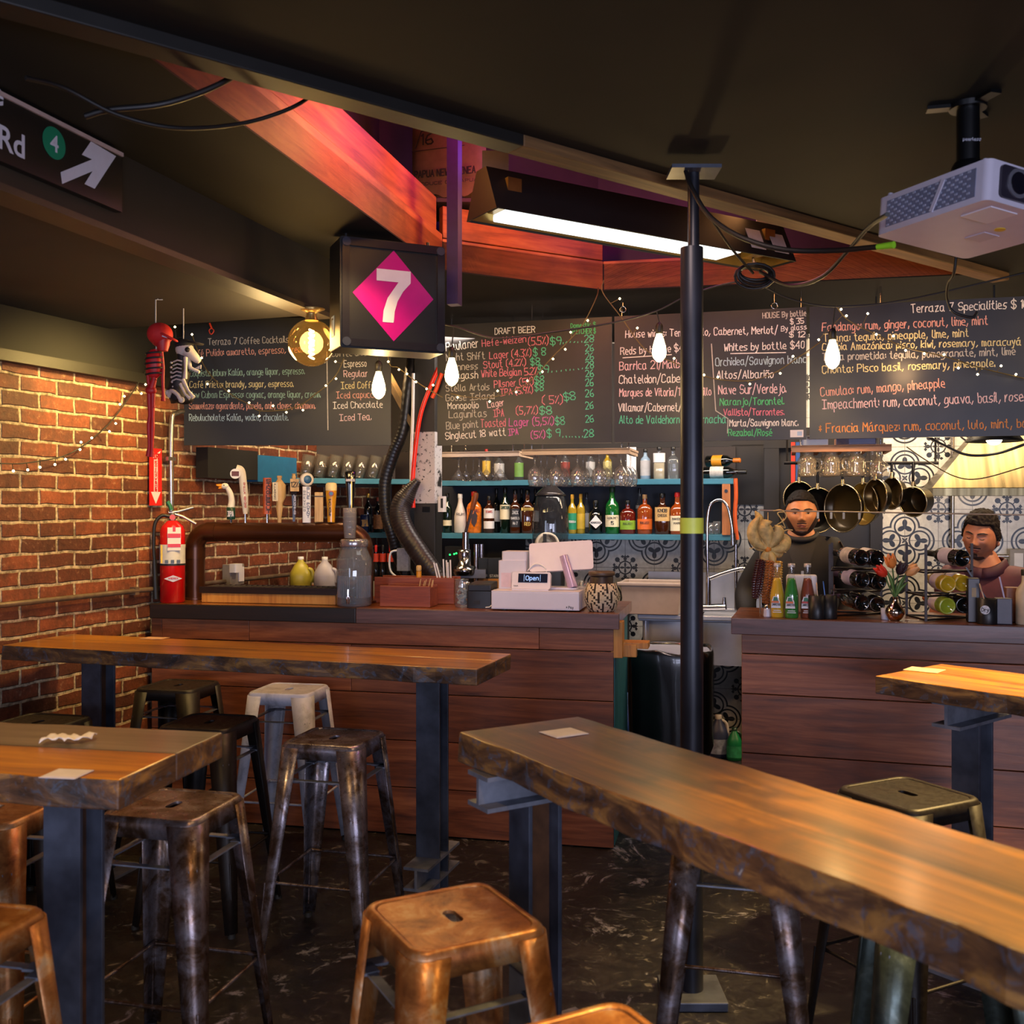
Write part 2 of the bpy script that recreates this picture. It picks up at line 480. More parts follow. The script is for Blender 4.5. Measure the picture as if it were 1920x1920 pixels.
# ================================================================== setting
def brickm():
    m, nt, b = newmat('brick')
    tc = nt.nodes.new('ShaderNodeTexCoord'); sp = nt.nodes.new('ShaderNodeSeparateXYZ'); cb = nt.nodes.new('ShaderNodeCombineXYZ')
    nt.links.new(tc.outputs['Object'], sp.inputs[0])
    wob = noisen(nt, tc.outputs['Object'], 9, 3)
    X = V(nt, sp.outputs[0])+(V(nt, wob)-.5)*.024
    Z = V(nt, sp.outputs[2])+(V(nt, noisen(nt, coords(nt, (1, 1, 1.7)), 7, 3))-.5)*.024
    nt.links.new(X.so, cb.inputs[0]); nt.links.new(Z.so, cb.inputs[1])
    k = nt.nodes.new('ShaderNodeTexBrick')
    nt.links.new(cb.outputs[0], k.inputs['Vector'])
    k.offset = .5
    for n_, v_ in (('Scale', 1), ('Mortar Size', .0092), ('Mortar Smooth', .5), ('Bias', -.1), ('Brick Width', .213), ('Row Height', .0735)):
        k.inputs[n_].default_value = v_
    k.inputs['Color1'].default_value = (*C('#8f4a2c'), 1); k.inputs['Color2'].default_value = (*C('#4a261a'), 1)
    k.inputs['Mortar'].default_value = (*C('#9a8468'), 1)
    n1 = noisen(nt, tc.outputs['Object'], 5.5, 5, .65)
    n2 = noisen(nt, tc.outputs['Object'], 38, 5, .7)
    c = mixc(nt, ramp(nt, n1, [(.42, 0), (.66, .8)]), k.outputs['Color'], '#4e2a1c', 'MIX')
    c = mixc(nt, k.outputs['Fac'], c, ramp(nt, n2, [(.28, '#6a5640'), (.6, '#c4ae8e')]))
    c = mixc(nt, ramp(nt, n2, [(.6, 0), (.74, .5)]), c, '#b09a78')
    c = mixc(nt, 1.0, c, ramp(nt, n2, [(.25, .55), (.6, 1.15)]), 'MULTIPLY')
    nt.links.new(c, b.inputs['Base Color'])
    setin(b, rough=.62)
    h = V(nt, k.outputs['Fac'])*-1.0+V(nt, n2)*.5+V(nt, n1)*.3
    bump(nt, b, h.so, .9, .012)
    return m
def tilem():
    m, nt, b = newmat('patterned_tile')
    tc = nt.nodes.new('ShaderNodeTexCoord'); sp = nt.nodes.new('ShaderNodeSeparateXYZ')
    nt.links.new(tc.outputs['Object'], sp.inputs[0])
    X = V(nt, sp.outputs[0])*2.5; Z = V(nt, sp.outputs[2])*2.5
    fx = X.op('FRACT')-.5; fz = Z.op('FRACT')-.5
    ax, az = fx.abs(), fz.abs()
    mx, mn = ax.max(az), ax.min(az)
    D = hyp(mx-.22, mn)
    ang = mn.op('ARCTAN2', mx-.22)
    r1 = (D-.152).abs().lt(.013)
    r2 = (D-.214).abs().lt(.014)
    tul = D.lt((ang*3.0).op('COSINE')*.042+.076)
    r0 = hyp(ax, az)
    a0 = az.op('ARCTAN2', ax)
    ctr = r0.lt((a0*4.0+PI).op('COSINE')*.022+.034)
    sx, sz = (ax-.5).abs(), (az-.5).abs()
    rs = hyp(sx, sz); as_ = sz.op('ARCTAN2', sx)
    ring = (rs-.108).abs().lt(.011)
    pet = rs.lt((as_*4.0).op('COSINE')*.042+.048)
    bx, bn = sx.max(sz), sx.min(sz)
    dia = ((bx-.155).abs()*.42+bn*1.0).lt(.032)
    dia2 = ((bx-.19).abs()*.75+(bn-.045).abs()*.6).lt(.020)
    dt = hyp(sx-.135, sz-.135).lt(.042)
    stem = ((sx-sz).abs().lt(.010)).min(hyp(sx, sz).lt(.17)).min(hyp(sx, sz).op('GREATER_THAN', .1))
    ink = r1.max(r2).max(tul).max(ctr).max(ring).max(pet).max(dia).max(dia2).max(dt).max(stem)
    g = (X*2.0).op('FRACT')
    gz = (Z*2.0).op('FRACT')
    gr = ((g-.5).abs().op('GREATER_THAN', .491)).max((gz-.5).abs().op('GREATER_THAN', .491))
    n1 = noisen(nt, tc.outputs['Object'], 30, 3)
    base = ramp(nt, n1, [(.3, '#b9b4ac'), (.7, '#d6d2ca')])
    c = mixc(nt, ink.so, base, '#14161c')
    c = mixc(nt, (gr*.8).so, c, '#4a4642')
    nt.links.new(c, b.inputs['Base Color']); setin(b, rough=.35)
    return m
def floorm():
    m, nt, b = newmat('dark_floor')
    v = coords(nt)
    a = noisen(nt, v, 3.2, 7, .68, .8); d = noisen(nt, v, 17, 6, .7, 1.2)
    c = ramp(nt, a, [(.3, '#0b0a0d'), (.52, '#171518'), (.68, '#2e2a2a')])
    c = mixc(nt, ramp(nt, d, [(.59, 0), (.66, .6)]), c, '#6a6662')
    c = mixc(nt, ramp(nt, noisen(nt, v, 1.7, 8, .75, 2.2), [(.585, 0), (.64, .7)]), c, '#9492a0')
    nt.links.new(c, b.inputs['Base Color'])
    nt.links.new(ramp(nt, d, [(.3, .28), (.7, .6)]), b.inputs['Roughness'])
    bump(nt, b, d, .25, .004)
    return m
BRICK, TILE, FLOOR = brickm(), tilem(), floorm()
CEIL = P('ceiling_paint', '#12100d', .75, var=.25, vs=3, spec=.25)
BLACKP = P('black_paint', '#161412', .5, var=.3, vs=6)
SOFF = P('soffit_paint', '#1d1814', .7, var=.25, vs=4)
HEAD = woodm('joist_wood', ['#6e3517', '#a85a2a', '#c47838'], 0, 1, .55, .25, blotch=('#5e2a14', .5, 3, .55))
STRIP = woodm('edge_wood', ['#4a3420', '#6a4c2c', '#856038'], 0, 1, .6, .2)
WL0 = Vector((-1.91, 5.3, 0)); WD = Vector((.387, 1, 0)).normalized()
def wl(Y, z=0):
    return Vector((WL0.x+.387*(Y-WL0.y), Y, z))
WN = Vector((WD.y, -WD.x, 0))                # points into the room
# floor
struct(MB().prism([(-6.5, -3.2), (5.0, -3.2), (5.0, 8.6), (-6.5, 8.6)], -.12, 0), 'floor', FLOOR)
# left wall: brick below, painted band above
p0, p1 = wl(-3.0), wl(7.75)
Mw = frame(p0, WD, (0, 0, 1)); Lw = (p1-p0).length
o = struct(MB().box((Lw/2, .11, 1.13), (Lw, .2, 2.26)), 'wall_left', BRICK); o.matrix_world = Mw
o = struct(MB().box((Lw/2, .1, 2.52), (Lw, .2, .52)), 'wall_left_upper', P('band_black', '#0b0908', .7, var=.3, vs=6)); o.matrix_world = Mw
o = struct(MB().box((Lw/2, -.012, 2.275), (Lw, .06, .05)), 'trim_1', BLACKP); o.matrix_world = Mw
# back wall, tiled, square to the bar
BW = 6.92
o = struct(MB().box((0, .1, 1.38), (7.4, .2, 2.76)), 'wall_back', TILE); o.matrix_world = T(EB(.72, BW)) @ rotz(RB)
o.location = EB(.95, BW)
struct(MB().box((4.9, 2.7, 1.38), (.2, 11.8, 2.76)), 'wall_right', BLACKP)
# street wall behind the camera with its window opening
fw = MB()
for x0, x1, z0, z1 in ((-6.4, -.9, 0, 2.76), (2.9, 5.0, 0, 2.76), (-.9, 2.9, 0, .75), (-.9, 2.9, 2.6, 2.76)):
    fw.box(((x0+x1)/2, -3.1, (z0+z1)/2), (x1-x0, .2, z1-z0))
struct(fw, 'wall_front', BLACKP)
# ceiling with the open recess
ZC = 2.75
R1, R2, R3, R4 = Vector((-.985, 2.33, 0)), Vector((-.335, 4.88, 0)), Vector((.48, 5.33, 0)), Vector((2.42, 4.93, 0))
outer = [Vector(p) for p in ((-6.5, -3.2, 0), (5, -3.2, 0), (5, 8.6, 0), (-6.5, 8.6, 0))]
hole = [R1, R2, R3, R4]
allp = outer+hole
tri = tessellate_polygon([outer, hole])
cm = MB()
cm.add([(p.x, p.y, ZC) for p in allp], [tuple(t) for t in tri])
cm.add([(p.x, p.y, ZC+.14) for p in allp], [tuple(t) for t in tri])
for ring in ((0, 1, 2, 3), (4, 5, 6, 7)):
    for i in range(4):
        a, b = allp[ring[i]], allp[ring[(i+1) % 4]]
        cm.add([(a.x, a.y, ZC), (b.x, b.y, ZC), (b.x, b.y, ZC+.14), (a.x, a.y, ZC+.14)], [(0, 1, 2, 3)])
struct(cm, 'ceiling', CEIL, recalc=False)
RW = P('recess_paint', '#34242c', .6, var=.3, vs=5)
rr = MB()
big = [R1+Vector((-.35, -.2, 0)), R2+Vector((-.35, .35, 0)), R3+Vector((0, .32, 0)), R4+Vector((.3, .25, 0)), R4+Vector((.2, -.3, 0)), R1+Vector((.1, -.4, 0))]
for i in range(6):
    a, b = big[i], big[(i+1) % 6]
    rr.add([(a.x, a.y, ZC+.14), (b.x, b.y, ZC+.14), (b.x, b.y, 3.72), (a.x, a.y, 3.72)], [(0, 1, 2, 3)])
rr.add([(p.x, p.y, 3.72) for p in big], [tuple(range(6))])
struct(rr, 'ceiling_recess', RW, recalc=False)
def board_between(a, b, z0, z1, th, side, name, mat, ext=0.0):
    """a timber on edge from a to b, its thickness to one side"""
    a = Vector((a.x, a.y, 0)); b = Vector((b.x, b.y, 0))
    d = (b-a).normalized(); a -= d*ext; b += d*ext
    M = frame((a.x, a.y, 0), d, (0, 0, 1)); L = (b-a).length
    o = struct(MB().box((L/2, side*th/2, (z0+z1)/2), (L, th, z1-z0)), name, mat, bevel=.004)
    o.matrix_world = M
    return o
board_between(R1, R2, 2.752, 2.925, .045, 1, 'trim_2', HEAD)
board_between(R1+Vector((-.03, 0, 0)), R2+Vector((-.03, .02, 0)), 2.935, 3.11, .045, 1, 'trim_3', HEAD)
board_between(R2, R3, 2.752, 2.905, .045, 1, 'trim_4', HEAD)
board_between(R2+Vector((0, .025, 0)), R3+Vector((0, .025, 0)), 2.915, 3.07, .045, 1, 'trim_5', HEAD)
board_between(R3, R4, 2.752, 2.905, .045, 1, 'trim_6', HEAD)
RM = R1.lerp(R4, .30)
board_between(R1.lerp(R4, -.25), RM, 2.715, 2.93, .085, 1, 'trim_7', BLACKP)
board_between(RM, R4, 2.715, 2.93, .085, 1, 'trim_10', STRIP)
# soffit box along the left wall
SA, SB = atZ(620, 487, ZC), atZ(230, 290, ZC)
sd = (SA-SB).normalized()
SB2 = SB-sd*5.0
sf = MB()
fr = [SB2, SA]
wA, wB = wl(SA.y+.4), wl(SB2.y)
poly = [(SA.x, SA.y), (SB2.x, SB2.y), (wB.x-.05, wB.y), (wA.x-.05, wA.y)]
sf.prism(poly, 2.5, ZC+.02)
struct(sf, 'trim_8', SOFF)
nrm = Vector((sd.y, -sd.x, 0))
tb = MB()
q0, q1 = SB2+nrm*.0, SA+nrm*.0
tb.prism([(q0.x-.10*nrm.x, q0.y-.10*nrm.y), (q1.x-.10*nrm.x, q1.y-.10*nrm.y), (q1.x+.012*nrm.x, q1.y+.012*nrm.y), (q0.x+.012*nrm.x, q0.y+.012*nrm.y)], 2.478, 2.499)
struct(tb, 'trim_9', P('soffit_trim', '#2e261e', .5, var=.2, vs=5))

DP = P('dark_wall_panel', '#1d1611', .6, var=.3, vs=5)
for px0, px1, z0, z1 in ((690, 1436, 2.02, 2.74), (1372, 1436, 1.63, 2.03), (690, 985, .0, 1.41)):
    a, c = onB(px0, BW-.006, 0), onB(px1, BW-.006, 0)
    if px0 == 690: a = onB(716, BW-.006, 0)
    struct(MB().box((0, 0, (z0+z1)/2), ((c-a).length, .010, z1-z0), frame((a+c)/2, E1, (0, 0, 1))), 'wall_back_panel', DP)
# ================================================================== bars
PLANK = woodm('bar_plank', ['#4a2618', '#854a2c', '#ad6a44'], 0, 1, .42, .45, coat=.25, blotch=('#4a3636', .5, 2.2, .6))
FASC = woodm('bar_fascia', ['#42302e', '#6a4a46', '#86625c'], 0, 1, .42, .3, coat=.2)
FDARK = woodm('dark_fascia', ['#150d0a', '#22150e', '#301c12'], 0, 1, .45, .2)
CTOP = woodm('counter_top', ['#4a2812', '#7c4518', '#a8641f'], 0, .8, .28, .25, coat=.5)
TEAL = P('teal_paint', '#2f6d74', .5, var=.2, vs=12)
BLOCK = woodm('raw_pine', ['#a5652a', '#c98838', '#dba04c'], 2, 1, .5, .15)
def counter(name, label, A, B, depth, zs, fascia, tops, lip, skew=0, group=None):
    A = Vector((A[0], A[1], 0)); B = Vector((B[0], B[1], 0))
    d = (B-A).normalized(); L = (B-A).length
    M = frame(A, d, (0, 0, 1))                       # x along the front, y to the back
    t = thing(name, label, 'bar counter', A, math.atan2(d.y, d.x))
    mb = MB()
    random.seed(len(name)+int(L*10))
    for z0, z1, cuts in zs:
        cs = [lip]+[c for c in cuts]+[L]
        for x0, x1 in zip(cs, cs[1:]):
            mb.box(((x0+x1)/2, .012, (z0+z1)/2), (x1-x0-.002, .024, z1-z0-.004), M)
    mb.build('front_panel', PLANK, t, bevel=.002)
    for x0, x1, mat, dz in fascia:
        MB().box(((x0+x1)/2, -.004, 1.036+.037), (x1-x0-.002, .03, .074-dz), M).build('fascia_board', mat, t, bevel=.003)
    n = 4; mb = MB(); w_ = (depth-.012)/n
    for i in range(n):
        for x0, x1 in zip(tops, tops[1:]):
            if x0 == tops[0]: x0 += skew*(w_*(i+1)+.03)
            mb.box(((x0+x1)/2, .012+w_*(i+.5), 1.085), (x1-x0-.001, w_-.001, .05), M)
    mb.build('countertop', CTOP, t, bevel=.002)
    MB().box((L-.02, depth/2+.02, .53), (.04, depth-.05, 1.05), M).build('end_panel', TEAL, t)
    MB().box((lip+.02+skew*depth*1.1, depth/2+.02, .53), (.04, depth-.05, 1.05), M).build('end_panel', P('dark_carcass', '#1c1512', .6), t)
    MB().box((L/2+skew*depth*.55, depth-.03, .5), (L-.1-skew*depth*1.1, .02, .9), M).build('back_panel', P('dark_carcass', '#1c1512', .6), t)
    return t, M, L
LBA, LBB = (-1.875, 5.27), (.478, 4.765)
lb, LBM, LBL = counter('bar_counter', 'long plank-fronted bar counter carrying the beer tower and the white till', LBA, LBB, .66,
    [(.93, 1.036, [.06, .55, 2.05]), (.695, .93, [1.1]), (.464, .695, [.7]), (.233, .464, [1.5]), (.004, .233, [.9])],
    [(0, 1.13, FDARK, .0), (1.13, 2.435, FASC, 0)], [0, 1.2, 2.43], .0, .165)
MB().box((2.42, .05, .985), (.055, .09, .17), LBM).build('latch_block', BLOCK, lb, bevel=.003)
MB().box((2.50, .10, .955), (.13, .10, .03), LBM).box((2.475, .07, .93), (.07, .05, .06), LBM).build('latch', BLOCK, lb, bevel=.003)
RBA = (.9947, 4.598)
rd = Vector((math.cos(math.radians(17)), -math.sin(math.radians(17)), 0))
RBB = (RBA[0]+rd.x*3.7, RBA[1]+rd.y*3.7)
rb, RBM, RBL = counter('bar_counter', 'plank-fronted service counter with the soda bottles and wine racks on top', RBA, RBB, .5,
    [(.948, 1.036, [2.6]), (.768, .948, [1.9]), (.50, .768, [2.3]), (.26, .50, [1.3]), (.004, .26, [2.0])],
    [(-.0, 2.2, FASC, 0), (2.2, 3.7, FASC, 0)], [-.0, 1.7, 3.68], .045)
def onL(px, v, z=1.111):
    """point on the bar counter: picture column and distance behind its front edge"""
    n = Vector((-LBM[0][0]*0+LBM[0][1], LBM[1][1], 0)); dd = n.dot(Vector((LBA[0], LBA[1], 0)))+v
    u = (px-960)/FP; t = dd/(u*n.x+n.y)
    return Vector((u*t, t, z))
def onR(px, v, z=1.111):
    n = Vector((RBM[0][1], RBM[1][1], 0)); dd = n.dot(Vector((RBA[0], RBA[1], 0)))+v
    u = (px-960)/FP; t = dd/(u*n.x+n.y)
    return Vector((u*t, t, z))
LRZ = math.atan2(LBM[1][0], LBM[0][0]); RRZ = math.radians(-17)
# ================================================================== tables
TOPO = woodm('table_varnish', ['#54300c', '#a0620f', '#cf8f1c'], 0, .75, .33, .2, coat=.25, blotch=('#3a2413', .6, 3.5, .6))
TOPSHEEN = woodm('table_grey_sheen', ['#4a453e', '#655f55', '#7b7468'], 0, .75, .33, .2, coat=.3)  # grey reflection on the far board put into its colour
TOPD = woodm('table_dark', ['#2c1a06', '#5e3a0a', '#8a580f'], 0, .75, .33, .2, coat=.25, blotch=('#2a1a0c', .75, 4.5, .52))
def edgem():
    m, nt, b = newmat('worn_sheen_edge')
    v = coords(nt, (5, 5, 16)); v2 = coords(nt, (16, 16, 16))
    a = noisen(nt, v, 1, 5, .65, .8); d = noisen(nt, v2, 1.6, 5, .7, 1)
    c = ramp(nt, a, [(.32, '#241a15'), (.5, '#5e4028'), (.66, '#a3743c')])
    c = mixc(nt, ramp(nt, d, [(.54, 0), (.62, .7)]), c, '#4a5260')  # blue-grey daylight reflections painted in among the worn patches
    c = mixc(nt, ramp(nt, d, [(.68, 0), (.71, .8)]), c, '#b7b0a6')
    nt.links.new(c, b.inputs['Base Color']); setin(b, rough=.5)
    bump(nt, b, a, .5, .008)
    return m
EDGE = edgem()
STEEL = P('dark_steel', '#454955', .42, .35, var=.5, vs=9)
STEELB = P('plate_steel', '#7a7d88', .5, .5, var=.35, vs=14)
def ibeam(mb, M, L, h, wd, tk=.011):
    """I section along x, web upright"""
    mb.box((0, 0, h/2-tk/2), (L, wd, tk), M).box((0, 0, -h/2+tk/2), (L, wd, tk), M).box((0, 0, 0), (L, tk, h-2*tk), M)
def table(label, FRc, along, across, L, wd, th, boards, legs, beam=True, zt=1.015, seed=1):
    """FRc a corner of the top, along and across unit directions of its long and short side"""
    al = Vector((*along, 0)).normalized(); ac = Vector((*across, 0)).normalized()
    base = Vector((FRc[0], FRc[1], 0))+al*(L/2)+ac*(wd/2)
    t = thing('bar_table', label, 'table', base, math.atan2(al.y, al.x), 'reclaimed timber bar tables')
    M = frame(base, al, (0, 0, 1))
    side = 1 if ac.dot(Vector((M[0][1], M[1][1], 0))) > 0 else -1
    rnd = random.Random(seed); y = -wd/2
    for bw, mat in boards:
        N = 26; mb = MB(); top = []; lo = []
        a0, a1 = y+.0008, y+bw-.0008
        for k, (yy) in enumerate((a0, a1)):
            outer = abs(abs(yy)-wd/2) < .01
            row = []
            for i in range(N+1):
                x = -L/2+L*i/N
                j = rnd.uniform(-.006, .006)*(1 if outer else 0)
                jb = rnd.uniform(-.010, .006)*(1 if outer else 0)
                row.append((x, yy+j, yy+j+(jb if k else -jb)))
            top.append(row)
        r0, r1 = top
        vs = []
        for i in range(N+1):
            vs += [(r0[i][0], side*r0[i][1], zt), (r1[i][0], side*r1[i][1], zt), (r1[i][0], side*r1[i][2], zt-th), (r0[i][0], side*r0[i][2], zt-th)]
        for i in range(N):
            a = 4*i
            mb.add([], [])
            n0 = 0
            mb.f += [[a, a+1, a+5, a+4], [a+2, a+3, a+7, a+6], [a+1, a+2, a+6, a+5], [a+3, a, a+4, a+7]]
            mb.m += [0, 1, 1, 1]; mb.sm += [False]*4
        mb.f += [[0, 1, 2, 3], [4*N, 4*N+1, 4*N+2, 4*N+3]]; mb.m += [1, 1]; mb.sm += [False]*2
        mb.v = [M @ Vector(p) for p in vs]
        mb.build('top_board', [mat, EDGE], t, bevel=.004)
        y += bw
    for s, off in legs:
        x = -L/2+s
        zc = zt-th
        if beam:
            mb = MB(); X = M @ T(x, side*off, zc-.045) @ rotz(PI/2)
            ibeam(mb, X, min(.36, wd-.04), .088, .10)
            mb.build('cross_beam', STEELB, t)
        p = MB()
        z0, z1 = .012, zc-.09 if beam else zc-.001
        for sg in (-1, 1):
            p.box((x, side*off+sg*.045, (z0+z1)/2), (.098, .011, z1-z0), M)
        p = p.build('post', STEEL, t, bevel=.001)
        MB().box((x, side*off, (z0+z1)/2), (.011, .08, z1-z0), M).build('post_web', P('web_rust', '#54351f', .5, .3, var=.4), p)
        f = MB(); ibeam(f, M @ T(x, side*off, .20) @ rotz(PI/2), min(.34, wd-.06), .09, .10)
        f.box((x, side*off, .006), (.26, .26, .012), M)
        f.build('foot_plate', STEELB, t)
    return t
table('long bar table with a weathered golden top standing against the brick wall', (-.11, 3.705), (-2.08, .654), (.084, .381), 2.17, .42, .062,
      [(.22, TOPO), (.20, TOPO)], [(.26, 0), (1.84, 0)], False, seed=3)
table('bar table with one orange and one sheen-painted grey board, white napkin and card on it', (-.85, 2.188), (-.982, .19), (.19, .982), 1.75, .483, .067,
      [(.245, TOPO), (.238, TOPSHEEN)], [(.27, 0), (1.45, 0)], False, seed=5)
table('long dark varnished bar table running diagonally beside the tall black pole', (-.1375, 2.665), (.523, -.852), (.852, .523), 2.1, .385, .078,
      [(.385, TOPD)], [(.13, -.04), (1.75, 0)], seed=8)
table('brightly lit golden bar table jutting out before the service counter', (1.275, 3.56), (.624, -.782), (.782, .624), 1.7, .452, .063,
      [(.24, TOPO), (.212, TOPO)], [(.235, 0), (1.45, 0)], seed=11)
PAPER = P('paper', '#c9c6d4', .7, var=.08)
def card(label, px, py, w_, h_, ang, zt=1.017, mat=PAPER):
    p = atZ(px, py, zt)
    mb = MB().box((0, 0, 0), (w_, h_, .0012)).box((0, 0, .0009), (w_*.86, h_*.8, .0006))
    return solo(mb, 'menu_card', mat, label, 'card', p, ang, 'white cards on the tables')
card('white card near the end of the diagonal dark table', 1057, 1374, .10, .085, .55)
card('white card on the near orange board of the two-tone table', 125, 1451, .085, .075, -.15)
card('faded white card on the brightly lit golden table', 1733, 1256, .12, .1, -.7, mat=P('faded_paper', '#c7a98a', .6, var=.3))
card('pale card lying at the far side of the table by the brick wall', 290, 1196.5, .11, .075, -.2, mat=P('faded_paper2', '#b98d70', .6, var=.2))
def napkin():
    p = atZ(128, 1389, 1.018); mb = MB(); N = 14
    rnd = random.Random(4); vs = []; fs = []
    for j in range(6):
        for i in range(N+1):
            x = (i/N-.5)*.115; yv = (j/5-.5)*.05+.014*math.sin(i*.5)
            vs.append((x, yv+.25*x, .002+.010*abs(math.sin(i*.9+j*.7))+rnd.uniform(0, .004)))
    for j in range(5):
        for i in range(N):
            a = j*(N+1)+i; fs.append((a, a+1, a+N+2, a+N+1))
    mb.add(vs, fs, None, 0, True)
    solo(mb, 'paper_napkin', P('napkin', '#d8d8e0', .8, var=.05), 'crumpled white paper napkin on the sheen-painted grey board of the two-tone table', 'napkin', p, .1, solid=.001)
napkin()
# ================================================================== stools
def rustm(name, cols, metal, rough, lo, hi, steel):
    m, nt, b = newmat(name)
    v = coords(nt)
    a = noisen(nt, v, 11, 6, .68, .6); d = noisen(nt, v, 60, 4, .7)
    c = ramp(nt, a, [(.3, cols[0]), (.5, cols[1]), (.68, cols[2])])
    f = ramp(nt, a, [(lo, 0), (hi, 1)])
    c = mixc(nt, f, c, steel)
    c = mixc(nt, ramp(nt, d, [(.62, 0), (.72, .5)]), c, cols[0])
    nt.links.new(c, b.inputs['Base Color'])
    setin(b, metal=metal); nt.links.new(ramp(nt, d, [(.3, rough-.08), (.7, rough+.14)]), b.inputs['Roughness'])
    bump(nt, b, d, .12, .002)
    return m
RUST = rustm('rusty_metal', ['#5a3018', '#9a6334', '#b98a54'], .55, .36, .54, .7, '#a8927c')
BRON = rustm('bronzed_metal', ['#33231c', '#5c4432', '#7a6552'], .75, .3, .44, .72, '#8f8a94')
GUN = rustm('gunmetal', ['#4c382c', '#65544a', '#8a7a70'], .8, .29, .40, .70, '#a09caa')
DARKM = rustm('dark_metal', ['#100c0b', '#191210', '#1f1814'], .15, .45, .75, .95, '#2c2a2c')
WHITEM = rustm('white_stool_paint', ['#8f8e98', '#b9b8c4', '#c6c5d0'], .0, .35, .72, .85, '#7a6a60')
GREEN = rustm('greenish_metal', ['#2e3432', '#46504c', '#5d6762'], .75, .36, .6, .75, '#79827e')
HS = .146
def rsq(h, r, n=6):
    out = []
    for q, (sx, sy) in enumerate(((1, 1), (-1, 1), (-1, -1), (1, -1))):
        for i in range(n):
            t = PI/2*(q+i/(n-1))
            out.append((sx*(h-r)+r*math.cos(t), sy*(h-r)+r*math.sin(t)))
    return out
def make_stool(label, mat, seatmat=None):
    t = thing('metal_stool', label, 'stool', (0, 0, 0), 0, 'metal bar stools')
    seat = MB(); n = 6; N = 4*n
    hole = []
    for k in range(N):
        a = 2*PI*(k-(n-1)/2)/N+PI/4
        c, s_ = math.cos(a), math.sin(a)
        hole.append((.015*c, .018*(1 if s_ > 0 else -1)+.015*s_))
    rings = [(rsq(HS+.007, .042, n), .708), (rsq(HS+.004, .040, n), .742), (rsq(HS, .038, n), .755), (rsq(HS-.005, .036, n), .760), (rsq(HS-.013, .034, n), .760),
             (rsq(HS-.018, .032, n), .7565), (rsq(HS-.026, .03, n), .7565), (hole, .7565), (hole, .750)]
    vs = []; fs = []
    for ring, z in rings: vs += [(x, y, z) for x, y in ring]
    for j in range(len(rings)-1):
        for i in range(N):
            a = j*N+i; b = j*N+(i+1) % N
            fs.append((a, b, b+N, a+N))
    seat.add(vs, fs[:N*5], None, 0, True).add(vs, fs[N*5:], None, 0, False)
    seat.build('seat', seatmat or mat, t, solid=.002, local=True)
    zt, cb = .746, .212
    for q in range(4):
        R = rotz(q*PI/2); mb = MB(); K = 9; vs = []; fs = []
        lv = (0, .25, .6, 1.0)
        for j, tt in enumerate(lv):
            z = .012+(zt-.012)*tt; c = cb+(HS+.0065-cb)*tt; wv = .034+.046*tt; r = .014+.028*tt
            pts = [(c-wv, c)]
            for i in range(K-2):
                a = PI/2*(1-i/(K-3)); pts.append((c-r+r*math.cos(a), c-r+r*math.sin(a)))
            pts.append((c, c-wv))
            vs += [(x, y, z) for x, y in pts]
        for j in range(len(lv)-1):
            for i in range(K-1):
                a = j*K+i; fs.append((a, a+1, a+K+1, a+K))
        mb.add(vs, fs, R, 0, True)
        # pressed rib on the lower leg
        p0 = R @ Vector((cb-.012, cb-.012, .05)); p1 = R @ Vector((cb-.026, cb-.026, .27))
        lg = mb.build('leg', mat, t, solid=.0025, local=True)
        MB().tube([p0, p0.lerp(p1, .5), p1], .0045, 6).build('leg_rib', mat, lg, local=True)
        f = R @ Vector((cb-.012, cb-.012, 0))
        MB().cyl(f, f+Vector((0, 0, .016)), .016, .014, 10).build('foot_cap', P('rubber', '#141414', .7), lg, local=True)
    zb = .27; c = cb+(HS+.0065-cb)*((zb-.012)/(zt-.012))-.012
    for q in range(4):
        R = rotz(q*PI/2); mb = MB()
        a, b = R @ Vector((c, c-.0, zb)), R @ Vector((-c, c-.0, zb))
        mb.cyl(a, b, .0055, None, 8)
        for e, g in ((a, b), (b, a)):
            d = (g-e).normalized()
            mb.cyl(e, e+d*.04, .009, .006, 8)
        mb.build('stretcher', mat, t, local=True)
    zb = .63; c = cb+(HS+.0065-cb)*((zb-.012)/(zt-.012))-.008
    for q in range(4):
        R = rotz(q*PI/2)
        MB().box((0, c-.012, zb), (c*2-.02, .022, .004), R).box((c-.035, c-.012, zb), (.05, .034, .006), R).box((-c+.035, c-.012, zb), (.05, .034, .006), R).build('seat_brace', STEELB, t, local=True)
    return t
STOOLS = [
 ('rust', 'rusty brown stool with a bright orange-lit seat, standing nearest the camera in full', (-.123, 2.10), 28),
 ('rust', 'red-brown stool showing only the far corner of its seat at the picture bottom', (.125, 1.545), 28),
 ('gun', 'scuffed bronze stool in front of the white stool', (-.655, 3.745), -14),
 ('white', 'white painted stool standing by the bar front', (-1.045, 4.755), -10.7),
 ('bron', 'bronze stool at the end of the two-tone table, its seat partly under the boards', (-.965, 2.893), -13.5),
 ('rust', 'brown stool cut off at the lower corner of the picture before the two-tone table', (-1.15, 2.03), -12),
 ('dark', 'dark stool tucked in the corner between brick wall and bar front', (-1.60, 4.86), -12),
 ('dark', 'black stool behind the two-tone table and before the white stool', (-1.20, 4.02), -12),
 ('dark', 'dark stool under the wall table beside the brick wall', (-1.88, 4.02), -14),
 ('rust', 'orange-brown stool mostly hidden beneath the two-tone table', (-1.46, 2.86), -10),
 ('bron', 'brown stool standing behind the diagonal table beside the pole base', (.60, 2.74), -14),
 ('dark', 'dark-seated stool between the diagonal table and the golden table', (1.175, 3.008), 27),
 ('green', 'greenish metal stool hidden beneath the diagonal table but for its legs', (.99, 2.32), -12),
]
SM = dict(rust=RUST, gun=GUN, white=WHITEM, bron=BRON, dark=DARKM, green=GREEN)
proto = {}
